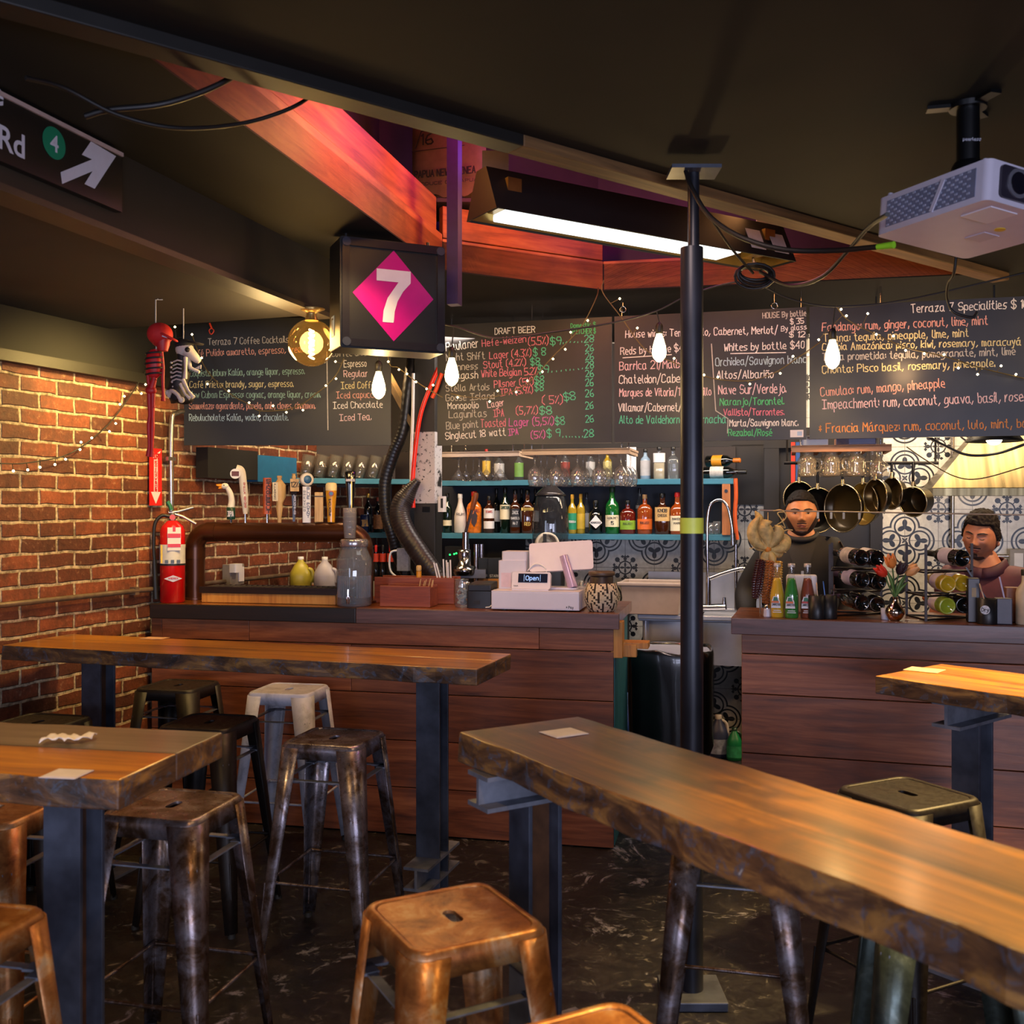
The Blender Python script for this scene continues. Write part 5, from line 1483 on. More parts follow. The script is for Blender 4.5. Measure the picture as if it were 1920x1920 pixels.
bottle('dark bottle between the two black hoses', 748, 6.70, ZL, 928, 17, 'wine', BLK, CAPB, [(.2, .5, LBLK)])
p = onB(684, 6.63, ZL)
t = thing('drink_can', 'blue drink can standing on the lower shelf', 'can', p, facing(p)); M = T(p) @ rotz(facing(p))
MB().lathe([(.026, 0), (.033, .008), (.033, .115), (.027, .124)], M, 20).build('body', P('can_blue', '#1f2f5a', .35, .3), t)
MB().lathe([(.0265, .123), (.0275, .127), (.001, .127)], M, 20).build('rim', CHROME, t)
letters(MB(), 'IPA', M @ label_at(.0345, -.02, .045), .04, .04, .008).build('lettering', P('can_gold', '#c79a4a', .5), t)
# upper shelf bottles
ZT = ZU+.001
UB = [(912, 842, 16, 'clear bottle with a yellow and red label behind the martini glasses', CLEAR, P('label_yellowred', '#d9b24a', .5), CAPR),
 (936, 850, 20, 'clear bottle with a pale label behind the martini glasses', CLEAR, LSIL, CAPB),
 (973, 848, 18, 'bottle with a green label behind the martini glasses', CLEAR, P('label_fresh_green', '#6f9a4a', .5), CAPW),
 (1139, 845, 17, 'bottle with a yellow label seen between the hanging wine glasses', YEL, P('label_pale_yellow', '#cfc07a', .5), CAPB),
 (1210, 842, 20, 'bottle with a pale blue label on the upper shelf', P('label_blue_glass', '#8fa6b8', .2), LSIL, CAPB),
 (1107, 846, 18, 'clear bottle seen behind the hanging wine glasses', CLEAR, LSIL, CAPB),
 (1060, 846, 18, 'red-labelled bottle seen behind the hanging wine glasses', CLEAR, P('label_dull_red', '#8c3a30', .5), CAPB)]
for px, yt, wpx, lab, body, lm, cp_ in UB:
    bottle(lab, px, 6.70, ZT, yt, wpx, 'spirit', body, cp_, [(.12, .62, lm)])
p = onB(1184, 6.66, ZT)
t = thing('carton', 'slim white carton with an emblem on the upper shelf', 'carton', p, facing(p)); M = T(p) @ rotz(facing(p))
MB().box((0, 0, .105), (.062, .06, .21), M).build('box', LWHITE, t, bevel=.002)
MB().box((0, -.031, .165), (.03, .001, .02), M).box((0, -.031, .03), (.06, .001, .05), M).build('print', P('pict_blue', '#4b5668', .5), t)
HZ = P('hazy_liquid', '#a89a80', .2)
bottle('square bottle half filled with cloudy liquid on the upper shelf', 1236, 6.66, ZT, 838, 23, 'square', CLEAR, CAPB, [(.52, .8, LWHITE)], sq=.8, fill=(.5, HZ))
bottle('square clear bottle beside the cloudy bottle on the upper shelf', 1262, 6.66, ZT, 838, 22, 'square', CLEAR, CAPB, [], sq=.8, fill=(.6, glassm('clear_liq', (.7, .72, .74), .8, .15, (.5, .5, .5))))
for i, (px, lab) in enumerate(((534, 'first of the dark bottles with white labels by the blue cabinet end'), (547, 'second of the dark bottles with white labels by the blue cabinet end'), (562, 'third of the dark bottles with white labels by the blue cabinet end'))):
    u = (px-960)/FP
    q_ = GM @ Vector((.06+.035*i, .22, 1.801))
    bottle(lab, px, 0, 1.801, 835, 13, 'spirit', BLK, CAPB, [(.2, .62, LWHITE)], pos=q_, hh=.23)
# lying wine bottles right of the pole on the upper shelf
WBOT = P('wine_bottle_dark', '#0c0d0c', .1, coat=.6)
def lying(label, neck, base, body, lab, cap, r=.038, name='wine_bottle', group=None):
    """a wine bottle lying from neck tip to base"""
    n_, b_ = Vector(neck), Vector(base)
    t = thing(name, label, 'wine bottle', b_-Vector((0, 0, r)), 0, group)
    M, L = alongm(b_, n_)
    MB().lathe([(.001, .018), (r*.55, .010), (r*.75, .003), (r*.9, 0), (r, .008), (r, L*.55), (r*.85, L*.64), (r*.42, L*.74), (r*.38, L*.84), (r*.38, L*.97)], M, 22, close=False).build('body', body, t)
    MB().lathe([(r*.40, L*.80), (r*.41, L*.99), (r*.36, L), (.001, L)], M, 14).build('capsule', cap, t)
    if lab: MB().lathe([(r*1.012, L*.20), (r*1.012, L*.50)], M, 22, close=False).build('label', lab, t)
    return t
z = ZT+.04
lying('wine bottle lying on its side at the end of the upper shelf', onB(1400, 6.62, z), onB(1316, 6.66, z), WBOT, P('label_photo', '#b9b3ac', .6, var=.3, vs=40), CAPB)
lying('second dark bottle lying on top at the end of the upper shelf', onB(1388, 6.68, z+.077), onB(1325, 6.76, z+.077), WBOT, P('label_amber', '#d08a1c', .5), P('cap_orange', '#c46a1c', .5))
# --- hanging glass racks
RKW = woodm('pale_rack_wood', ['#c2a184', '#d6b79a', '#e0c6ac'], 0, 1, .5, .1)
def rack(label, px0, px1, b, z0, z1, dp, mat, n):
    M, L, c = segB(px0, px1, b, 0)
    t = thing('glass_rack', label, 'glass rack', (c.x, c.y, z0), RB)
    MB().box((0, .012, (z0+z1)/2), (L, .024, z1-z0), M).build('front_board', mat, t, bevel=.002)
    MB().box((0, dp/2, z1-.006), (L, dp, .012), M).build('top_board', mat, t)
    for i in range(n+1):
        x = -L/2+.012+(L-.024)*i/n
        MB().box((x, dp/2, z0+.008), (.02, dp-.03, .016), M).build('slat', mat, t)
    for s_ in (-1, 1):
        for y in (.04, dp-.04):
            MB().cyl(M @ Vector((s_*(L/2-.05), y, z1-.004)), M @ Vector((s_*(L/2-.05), y, ZC)), .005, None, 6).build('hanging_rod', CHROME, t)
    return M, L
zr0, zr1 = EH+(HY-853)*5.66/FP, EH+(HY-842)*5.66/FP
RM1, RL1 = rack('pale wooden rack of hanging wine glasses under the draft beer board', 978, 1181, 5.52, zr0, zr1, .34, RKW, 5)
zq0, zq1 = EH+(HY-856)*6.0/FP, EH+(HY-846)*6.0/FP
RM2, RL2 = rack('pale wooden rack of hanging martini glasses beside the black post', 828, 974, 5.78, zq0, zq1, .36, RKW, 3)
WGL = glassm('wine_glass', (.94, .94, .94), 2.6, .07, (.85, .82, .82))
def wineglass():
    return MB().lathe([(.032, 0), (.033, -.003), (.005, -.008), (.004, -.075), (.012, -.085), (.034, -.105), (.042, -.135), (.040, -.165), (.033, -.195), (.0318, -.195), (.038, -.165), (.040, -.135), (.032, -.107), (.008, -.089)], None, 18, close=False)
def martini():
    return MB().lathe([(.034, 0), (.035, -.003), (.005, -.008), (.004, -.085), (.006, -.09), (.055, -.158), (.0535, -.158), (.004, -.094)], None, 18, close=False)
wg0 = None
for i in range(5):
    for j in range(3):
        x = -RL1/2+.06+(RL1-.12)*i/4+.012*j; y = .07+.10*j
        q_ = RM1 @ Vector((x, y, zr0+.022))
        lab = 'stemmed wine glass hanging upside down in the rack under the draft beer board'
        if wg0 is None:
            wg0 = solo(wineglass(), 'wine_glass', WGL, lab, 'glass', q_, 0, 'wine glasses in the hanging rack')
        else: copy_tree(wg0, lab, 'wine glasses in the hanging rack', q_)
mg0 = None
for i in range(3):
    for j in range(3):
        if i == 2 and j: continue
        x = -RL2/2+.085+.13*i+.012*j; y = .07+.11*j
        q_ = RM2 @ Vector((x, y, zq0+.022))
        lab = 'conical martini glass hanging upside down beside the black post'
        if mg0 is None:
            mg0 = solo(martini(), 'martini_glass', WGL, lab, 'glass', q_, 0, 'martini glasses in the hanging rack')
        else: copy_tree(mg0, lab, 'martini glasses in the hanging rack', q_)
# --- black post with flaked white paint
def flakem():
    m, nt, b = newmat('flaked_post')
    tc = nt.nodes.new('ShaderNodeTexCoord'); sp = nt.nodes.new('ShaderNodeSeparateXYZ'); nt.links.new(tc.outputs['Object'], sp.inputs[0])
    z = V(nt, sp.outputs[2])
    a = noisen(nt, coords(nt), 9, 6, .7); d = noisen(nt, coords(nt), 45, 4, .7)
    up = z.op('GREATER_THAN', 1.635).min(z.lt(2.05))
    f = V(nt, ramp(nt, a, [(.40, 1), (.46, 0)])); f2 = V(nt, ramp(nt, d, [(.36, 1), (.42, 0)]))
    k = up.min((f.max(f2))*-1.0+1.0)
    nt.links.new(mixc(nt, k.so, '#1a191a', '#b9b5b8'), b.inputs['Base Color']); setin(b, rough=.55)
    return m
p = onB(803, 5.62, 0)
t = thing('bar_post', 'square black post with flaked white paint rising behind the bar', 'post', p, RB)
M = T(p) @ rotz(RB)
MB().box((0, 0, 1.372), (.128, .128, 2.744), M).build('shaft', flakem(), t, bevel=.003)
MB().box((.01, -.066, 1.60), (.045, .006, .03), M).build('bottle_opener', P('opener_black', '#0f0f10', .3, .5), t)
sx = MB()
a0, a1 = M @ Vector((-.30, .0, 2.47)), M @ Vector((-.06, .0, 2.05))
X, LL = alongm(a0, a1)
sx.box((0, 0, LL/2), (.10, .03, LL), X)
sx.build('brace', P('brace_wood', '#6e5836', .6, var=.3), t)
p = onB(829, 5.56, 0)
t = thing('soap_box', 'small white box with a dark slot fixed to the black post', 'wall box', (p.x, p.y, 1.585), RB); M = T(p.x, p.y, 1.585) @ rotz(RB)
MB().rbox((0, 0, .045), (.042, .045, .09), .008, M).build('housing', TWHITE, t)
MB().box((.006, -.0235, .05), (.014, .002, .055), M).build('slot', INK, t)
# --- hoses and pipes by the post
RUB = P('hose_black', '#17171a', .38, var=.2)
def hose(name, label, pts, r, mat, cat='hose', n=14, part=None):
    c = curve(pts, 8)
    return soloW(MB().tube(c, r, n), name, mat, label, cat, c[0])
def ribbed(name, label, pts, r, mat):
    c = curve(pts, 26); rr = [r*(1+.035*math.sin(i*1.9)) for i in range(len(c))]
    return soloW(MB().tube(c, rr, 14), name, mat, label, 'hose', c[0])
hb = 5.60
ribbed('beer_hose', 'long thin ribbed black hose curving down beside the flaked post', [atB(790, 590, 5.72), atB(770, 700, hb), atB(757, 800, hb), atB(738, 850, hb), atB(722, 905, hb), atB(724, 960, hb), atB(735, 1000, hb), atB(748, 1045, hb+.05), atB(770, 1090, hb+.1)], .036, RUB)
c = curve([atB(784, 900, hb-.12), atB(765, 925, hb-.12), atB(750, 955, hb-.14), atB(757, 990, hb-.16), atB(785, 1035, hb-.18), atB(812, 1072, hb-.2), atB(838, 1110, hb-.2), atB(845, 1128, hb-.2)], 22)
soloW(MB().tube(c, [.02+.038*min(1, i/30)-.012*max(0, (i-90)/60)+.0015*math.sin(i*2.1) for i in range(len(c))], 14), 'insulated_hose', P('sleeve_dark', '#2a2528', .36, .2, var=.3, vs=20), 'thick wrinkled dark hose sleeve bending to the bar in front of the post', 'hose', c[0])
hose('red_tube', 'thin bright red tube hanging beside the flaked post', [atB(822, 690, hb-.1), atB(805, 730, hb-.1), atB(788, 780, hb-.1), atB(778, 850, hb-.1), atB(774, 905, hb-.1), atB(775, 952, hb-.1)], .0125, P('tube_red', '#d8240c', .35), 'tube', 10)
hose('white_tube', 'thin white tube hanging beside the red tube', [atB(775, 700, hb-.06), atB(774, 780, hb-.06), atB(771, 860, hb-.06), atB(771, 945, hb-.06)], .009, TWHITE, 'tube', 8)
hose('orange_hose', 'orange hose end above the red tube by the draft board', [atB(829, 700, 5.42), atB(824, 712, 5.42), atB(818, 730, 5.42), atB(810, 746, 5.42)], .012, P('tube_orange', '#e0481a', .4), 'tube', 8)
# --- back counter and things on it
CTR = P('back_counter', '#2b2420', .4, var=.2)
M, L, c0 = segB(705, 1160, 6.30)
t = thing('back_counter', 'dark work counter below the bottle shelves', 'counter', c0, RB)
MB().box((.0, .31, .93), (L, .58, .04), M).build('worktop', CTR, t)
MB().box((.0, .33, .455), (L-.04, .52, .90), M).build('cabinet', P('dark_carcass', '#1c1512', .6), t)
ZBk = .951
Mj, Lj, cj = segB(548, 636, 5.80)
MB().box((0, .0, (ZBk+.098)/2), (Lj, .20, ZBk+.096), Mj).build('riser_shelf', CTR, t)
def jug(label, px, b, mat, capm):
    p = onB(px, b, ZBk+.098)
    t = thing('gallon_jug', label, 'jug', p, facing(p)); M = T(p) @ rotz(facing(p)); s_ = .90
    MB().lathe([(.06*s_, 0), (.074*s_, .012), (.076*s_, .15*s_), (.072*s_, .175*s_), (.045*s_, .225*s_), (.022*s_, .25*s_), (.019*s_, .268*s_)], M, 24, 0, .35).build('body', mat, t)
    hc = curve([(.052*s_, -.03, .20*s_), (.075*s_, -.035, .185*s_), (.082*s_, -.035, .14*s_), (.07*s_, -.03, .11*s_)], 5)
    MB().tube([M @ q_ for q_ in hc], .013, 10).build('handle', mat, t)
    MB().lathe([(.021*s_, .262*s_), (.021*s_, .283*s_), (.001, .284*s_)], M, 16).build('cap', capm, t)
    MB().box((.0, -.078*s_, .06*s_), (.07*s_, .004, .05*s_), M).build('label', LWHITE, t)
jug('gallon jug of yellow liquid seen under the beer tower', 564, 5.79, P('jug_yellow', '#b4a636', .35, var=.06), TWHITE)
jug('translucent white gallon jug seen under the beer tower', 609, 5.80, P('jug_white', '#b3adb4', .35, var=.05), TWHITE)
# citrus press
p = onB(876, 6.32, ZBk)
t = thing('citrus_press', 'tall chrome lever juice press behind the bar', 'juicer', p, facing(p)); M = T(p) @ rotz(facing(p))
CHR2 = P('chrome_soft', '#b8b2b6', .16, 1, var=.1)
MB().rbox((0, 0, .015), (.20, .22, .03), .03, M).build('base', CHR2, t)
MB().cyl(M @ Vector((.06, .05, .03)), M @ Vector((.06, .05, .42)), .018, None, 14).cyl(M @ Vector((.095, .05, .03)), M @ Vector((.095, .05, .42)), .014, None, 14).build('column', CHR2, t)
MB().lathe([(.05, .03), (.055, .05), (.055, .17), (.05, .18)], M @ T(-.02, -.02, 0), 20).build('cup', CHR2, t)
MB().lathe([(.068, .22), (.075, .24), (.075, .275), (.045, .285), (.042, .36), (.045, .385), (.02, .39)], M @ T(-.02, -.02, 0), 22).build('press_head', CHR2, t)
MB().box((.02, 0, .23), (.20, .10, .055), M).build('body_block', P('press_grey', '#77747a', .35, .6), t)
MB().cyl(M @ Vector((-.01, 0, .38)), M @ Vector((-.01, 0, .50)), .026, .022, 14).build('ram', CHR2, t)
MB().cyl(M @ Vector((-.01, -.02, .50)), M @ Vector((.035, -.04, .66)), .010, None, 10).build('lever', CHR2, t)
MB().lathe([(.014, 0), (.017, .02), (.019, .09), (.014, .115)], alongm(M @ Vector((.032, -.039, .645)), M @ Vector((.063, -.05, .77)))[0], 12).build('grip', P('grip_wood', '#8a4820', .4), t)
# glass pitcher machine
p = onB(1032, 6.28, ZBk)
t = thing('drink_mixer', 'big glass pitcher with a cream round lid on a dark stand', 'mixer', p, facing(p)); M = T(p) @ rotz(facing(p))
MB().rbox((0, 0, .18), (.18, .18, .36), .03, M).build('stand', P('stand_dark', '#1b1b1e', .4), t)
gm = MB().lathe([(.075, .36), (.105, .40), (.118, .50), (.112, .62), (.095, .72), (.085, .735)], M, 24, 0, .25, close=False).build('glass_jar', glassm('grey_glass', (.55, .55, .57), 1.6, .05, (.3, .3, .32)), t)
MB().lathe([(.095, .735), (.10, .74), (.08, .76), (.045, .79), (.04, .80), (.001, .802)], M, 24).build('lid', P('smoke_lid', '#3d3838', .2, .4), t)
X = M @ T(-.02, -.105, .43) @ Matrix.Rotation(PI/2, 4, 'X') @ Matrix.Rotation(.25, 4, 'Y')
MB().lathe([(.060, -.03), (.074, -.03), (.078, 0), (.074, .02), (.062, .022), (.058, .012), (.001, .012)], X, 26).build('round_cover', P('cover_cream', '#cbbfae', .4), t)
MB().box((-.035, -.155, .46), (.022, .02, .075), M).build('latch', INK, t)
MB().lathe([(.001, .013), (.038, .013), (.038, .02), (.001, .021)], X, 20).build('dial', P('dial_dark', '#3a3532', .4), t)
# boxed packets, small bottles, meter
for i, (px, lab) in enumerate(((993, 'black and orange spirit carton beside the white printer'), (975, 'second black and orange spirit carton beside the juice press'))):
    p = onB(px-66, 6.42, ZBk)
    t = thing('carton', lab, 'carton', p, facing(p)); M = T(p) @ rotz(facing(p))
    MB().box((0, 0, .165), (.085, .08, .33), M).build('box', P('carton_black', '#17181c', .45), t, bevel=.002)
    MB().box((0, -.0405, .165), (.085, .001, .06), M).build('orange_band', P('carton_orange', '#b97a34', .5), t)
    MB().box((0, -.0405, .075), (.075, .001, .09), M).build('label', CREAM, t)
    letters(MB(), 'STARK', M @ label_at(.0415, -.03, .205), .06, .016, .003).build('lettering', LSIL, t)
for i, (px, lab) in enumerate(((705, 'slim dark bottle with a red neck below the lower shelf, nearest the dispenser'), (718, 'slim dark bottle with a red neck, middle of three below the lower shelf'), (732, 'slim dark bottle with a red neck beside the grey meter box'))):
    bottle(lab, px, 6.44, ZBk, 1022, 13, 'wine', BLK, CAPR if i != 1 else CAPB, [(.1, .4, P('label_grey2', '#8d8784', .6)), (.72, .86, P('neck_red', '#a8301c', .5))])
p = onB(757, 5.55, ZB+.02)
z1 = EH-(1028-HY)*p.y/FP; z0 = EH-(1070-HY)*p.y/FP
t = thing('meter_box', 'grey electrical box with a white cable fixed to the hose stand', 'electrical box', (p.x, p.y, z0), RB); M = T(p.x, p.y, z0) @ rotz(RB)
MB().rbox((0, 0, (z1-z0)/2), (.07, .05, z1-z0), .006, M).build('housing', P('box_grey', '#85868c', .5, var=.2, vs=60), t)
MB().box((.0, .026, (z1-z0)/2-.12), (.03, .02, .46), M).build('mounting_strip', P('strip_black', '#18181a', .5), t)
MB().tube(curve([M @ Vector((-.03, -.01, .12)), M @ Vector((-.075, -.02, .10)), M @ Vector((-.07, -.03, .0)), M @ Vector((.0, -.04, -.05)), M @ Vector((.03, -.04, -.07))], 6), .006, 8).build('cable', TWHITE, t)
p = onB(880, 6.50, ZBk)
t = thing('pump_controller', 'black controller box with glowing green lights under the shelf', 'controller', p, RB); M = T(p) @ rotz(RB)
MB().box((-.09, .0, .20), (.13, .1, .40), M).build('housing', P('ctrl_black', '#101113', .4), t)
GE = emitm('led_green', '#2aff6a', 3.0)
for x, z_ in ((-.075, .355), (-.09, .35), (-.12, .345)): MB().sphere((x, -.052, z_), .006, 6, 0, (1, 1, 1), M).build('status_light', GE, t)
# --- sink corner
STN = P('stainless', '#b4b7c4', .36, .55, var=.15, vs=5)
M, L, c0 = segB(1196, 1425, 6.32)
t = thing('sink', 'stainless steel sink standing behind the black bin', 'sink', c0, RB)
zs = EH-(1158-HY)*depthB(1300, 6.32)/FP
MB().box((0, .0, zs), (L, .04, .03), M).box((0, .50, zs), (L, .04, .03), M).box((-L/2+.02, .25, zs), (.04, .5, .03), M).box((L/2-.02, .25, zs), (.04, .5, .03), M).build('rim', STN, t, bevel=.005)
MB().box((0, .02, zs-.02), (L, .014, .02), M).build('front_lip', STN, t, bevel=.004)
bw = (L-.10)/2
for i in range(2):
    x = -L/2+.04+bw/2+i*(bw+.02)
    MB().rbox((x, .25, zs-.15), (bw, .42, .29), .05, M).build('basin', STN, t)
MB().box((0, .51, zs+.12), (L, .02, .26), M).build('splashback', STN, t)
for sx in (-1, 1):
    for y in (.06, .46): MB().cyl(M @ Vector((sx*(L/2-.04), y, 0)), M @ Vector((sx*(L/2-.04), y, zs)), .018, None, 10).build('leg', STN, t)
SM_, SL_ = M, L
fx = M @ Vector((0, .485, 0))
def fpt(px, py): return atB(px, py, 6.50)
t = thing('faucet', 'chrome kitchen faucet with a swinging spout and tall spring neck behind the sink', 'faucet', fpt(1328, 1140))
MB().tube(curve([fpt(1300, 1138), fpt(1330, 1139), fpt(1360, 1138)], 4), .022, 10).build('valve_body', CHROME, t)
MB().cyl(fpt(1328, 1140), fpt(1328, 1082), .018, .015, 12).build('riser', CHROME, t)
MB().tube(curve([fpt(1328, 1086), fpt(1350, 1077), fpt(1376, 1069), fpt(1395, 1066), fpt(1400, 1078)], 5), .0135, 10).build('spout', CHROME, t)
MB().tube(curve([fpt(1327, 1085), fpt(1326, 1010), fpt(1327, 970), fpt(1333, 945), fpt(1350, 937), fpt(1364, 950), fpt(1372, 985), fpt(1374, 1005)], 6), .0095, 8).build('spring_neck', CHROME, t)
MB().cyl(fpt(1374, 1000), fpt(1375, 1022), .016, .02, 10).build('spray_head', CHROME, t)
MB().cyl(fpt(1358, 1142), fpt(1358, 1120), .017, .010, 10).build('handle', CHROME, t)
MB().cyl(fpt(1380, 1145), fpt(1380, 1020), .010, None, 10).build('side_riser', CHROME, t)
p = M @ Vector((-L/2+.27, .13, zs+.016))
a, b = onB(1168, 6.40, 0), onB(1283, 6.40, 0); Lb = (b-a).length; cc_ = (a+b)/2
t = thing('dish_tub', 'grey-beige plastic dish tub sitting on the sink edge', 'tub', (cc_.x, cc_.y, zs+.016), RB); M = T(cc_.x, cc_.y, zs+.016) @ rotz(RB)
h = .20; TUB = P('tub_plastic', '#a8958a', .4, var=.06)
w0, w1, d0, d1 = Lb*.43, Lb*.49, .13, .15
mb = MB()
ro = [[(-w0, -d0, 0), (w0, -d0, 0), (w0, d0, 0), (-w0, d0, 0)], [(-w1, -d1, h), (w1, -d1, h), (w1, d1, h), (-w1, d1, h)], [(-w1+.01, -d1+.01, h), (w1-.01, -d1+.01, h), (w1-.01, d1-.01, h), (-w1+.01, d1-.01, h)], [(-w0+.01, -d0+.01, .01), (w0-.01, -d0+.01, .01), (w0-.01, d0-.01, .01), (-w0+.01, d0-.01, .01)]]
vs = [v for r__ in ro for v in r__]; fs = [(0, 3, 2, 1), (12, 13, 14, 15)]
for j in range(3):
    for i in range(4): fs.append((j*4+i, j*4+(i+1) % 4, j*4+4+(i+1) % 4, j*4+4+i))
mb.add(vs, fs, M).build('body', TUB, t, bevel=.012)
mb = MB()
for sy in (-1, 1): mb.rbox((0, sy*d1, h-.012), (w1*2+.03, .02, .024), .006, M, 0, 3, 0)
for sx in (-1, 1): mb.rbox((sx*w1, 0, h-.012), (.02, d1*2, .024), .006, M, 0, 3, 1)
mb.build('rim', TUB, t)
# --- bin
bp = onB(1258, 5.55, 0); 
t = thing('rubbish_bin', 'white bin lined with a big black bag between the two bars', 'bin', bp, RB); M = T(bp) @ rotz(RB)
kb = bp.y/FP; zb1 = EH-(1215-HY)*kb; wb = 150*kb/2
MB().lathe([(wb*.80, 0), (wb*.82, .01), (wb*.98, zb1-.02), (wb*1.0, zb1), (wb*.94, zb1-.01)], M, 28, 0, .5).build('container', P('bin_white', '#8f93a6', .5, var=.06), t)
rnd = random.Random(9); N = 40; vs = []; fs = []
prof = [(1.05, zb1*.34), (1.03, zb1*.45), (1.05, zb1*.62), (1.03, zb1*.80), (1.06, zb1*.93), (1.04, zb1*1.0), (1.0, zb1*1.015), (.93, zb1*.99), (.88, zb1*.9)]
for j, (rr, z_) in enumerate(prof):
    for i in range(N):
        a = 2*PI*i/N
        k = 1/max(abs(math.cos(a)), abs(math.sin(a))); k = 1+(min(k, 1.3)-1)*.5
        n_ = noise.noise(Vector((math.cos(a)*3, math.sin(a)*3, j*.55)))
        r__ = wb*rr*k*(1+.05*n_)
        zz = z_+.03*n_*(1 if j > 0 else 1.5)+(.07*(math.cos(a-.9)) if j == 0 else 0)
        vs.append((r__*math.cos(a), r__*math.sin(a), zz))
for j in range(len(prof)-1):
    for i in range(N):
        a = j*N+i; b = j*N+(i+1) % N
        fs.append((a, b, b+N, a+N))
MB().add(vs, fs, M, 0, True).build('liner_bag', P('bag_black', '#0a0a0c', .22, var=.2, coat=.3), t, subsurf=1)
# --- bottles on the floor
def bleach(label, px, py, hpx, body, cap, lab):
    p = atZ(px, py, .001); k = p.y/FP; h = hpx*k
    t = thing('cleaner_bottle', label, 'cleaning bottle', p, facing(p)); M = T(p) @ rotz(facing(p)); r = h*.24
    MB().lathe([(r*.9, 0), (r, .01), (r, h*.55), (r*.8, h*.68), (r*.4, h*.85), (r*.3, h*.92)], M, 18, 0, .2).build('body', body, t)
    MB().lathe([(r*.34, h*.9), (r*.34, h), (.001, h)], M, 14).build('cap', cap, t)
    MB().tube([M @ q_ for q_ in curve([(r*.3, 0, h*.88), (r*.75, 0, h*.8), (r*.9, 0, h*.62), (r*.8, 0, h*.5)], 5)], r*.16, 8).build('handle', cap, t)
    MB().lathe([(r*1.02, h*.1), (r*1.02, h*.45)], M, 18, 0, .2, close=False).build('label', lab, t)
bleach('cleaning jug with a pale handle on the floor by the service counter', 1347, 1418, 78, P('bleach_blue', '#2c3350', .4), P('bleach_white', '#b9b0a8', .4), P('bleach_label', '#8f95a8', .5, var=.4, vs=30))
bleach('green cleaning bottle on the floor against the service counter', 1377, 1424, 60, P('clean_green', '#0f6a3c', .35), P('clean_cap', '#0d2a1c', .4), P('green_label', '#2f8a5a', .5, var=.4, vs=30))
bleach('blue cleaning bottle on the floor behind the teal bar end', 1183, 1450, 150, P('clean_blue', '#1d3f78', .4), P('clean_cap2', '#3a5a90', .4), P('blue_label', '#24508a', .5, var=.4, vs=30))
# wall conduit, outlet, pipe by the extinguisher
CON = P('conduit', '#7c6a58', .4, .5, var=.3)
q0, q1 = wl(2.6, 1.182)+WN*.022, wl(6.55, 1.182)+WN*.022
t = thing('wall_conduit', 'long horizontal metal conduit along the brick wall', 'conduit', q0)
MB().cyl(q0, q1, .013, None, 10).build('pipe', CON, t)
for yy in (3.9, 5.2): MB().box((0, 0, 0), (.03, .035, .04), T(wl(yy, 1.182)+WN*.015) @ rotz(math.atan2(WD.y, WD.x))).build('clamp', CON, t)
p = wallp(429)+WN*.032; 
t = thing('wall_socket', 'grey outlet box with a plug on the conduit behind the drip tray', 'outlet', (p.x, p.y, 1.16), math.atan2(WD.y, WD.x)); M = Matrix(((WD.x, -WN.x, 0, p.x), (WD.y, -WN.y, 0, p.y), (0, 0, 1, 1.16), (0, 0, 0, 1)))
MB().box((0, 0, .06), (.13, .06, .12), M).build('box', P('outlet_grey', '#8c857c', .5), t, bevel=.004)
MB().box((.03, -.033, .06), (.05, .006, .085), M).build('socket_plate', LWHITE, t)
MB().rbox((-.045, -.05, .10), (.07, .05, .05), .01, M).build('plug', TWHITE, t)
pz = wallp(313)+WN*.03
t = thing('wall_pipe', 'upright chrome pipe beside the fire extinguisher sign', 'pipe', (pz.x, pz.y, ZB))
zt = EH-(770-HY)*pz.y/FP
MB().tube(curve([(pz.x, pz.y, ZB+.02), (pz.x, pz.y, 1.6), (pz.x, pz.y, zt-.08), (pz.x+.02, pz.y+.03, zt-.01), (pz.x+.06, pz.y+.12, zt+.005), (pz.x+.13, pz.y+.30, zt+.005)], 8), .014, 10).build('pipe', P('pipe_silver', '#b5aca4', .25, .9), t)
for zz in (1.3, 1.87): MB().box((-.01, .0, 0), (.06, .025, .02), T(pz.x, pz.y, zz) @ rotz(math.atan2(WD.y, WD.x))).build('pipe_clip', P('pipe_silver', '#b5aca4', .25, .9), t)
# orange strap and keys at the shelf end
hose('orange_strap', 'orange strap hanging at the end of the teal shelves', [atB(1379, 897, 6.55), atB(1380, 930, 6.55), atB(1378, 970, 6.55), atB(1382, 1012, 6.55)], .013, P('strap_orange', '#c4501c', .5), 'strap', 8)
for px, h_ in ((1333, .075), (1344, .085)):
    p = onB(px, 6.64, ZL)
    solo(MB().lathe([(.020, 0), (.023, .004), (.027, h_), (.025, h_), (.021, .008), (.001, .008)], None, 16), 'shot_glass', WGL, 'small clear glass %s on the lower shelf by the wooden upright' % ('nearer the tall pole' if px < 1340 else 'nearer the orange strap'), 'glass', p)
# ================================================================== kitchen side
DOOR = P('door_black', '#1b1613', .5, var=.3, vs=4)
M, L, c0 = segB(1432, 1655, 6.70)
struct(MB().box((0, .02, 1.06), (L, .04, 2.12), M).box((-L/2+.05, -.01, 1.06), (.09, .05, 2.12), M).box((L/2-.04, -.01, 1.06), (.07, .05, 2.12), M).box((0, -.012, 2.05), (L, .05, .12), M), 'door_1', DOOR)
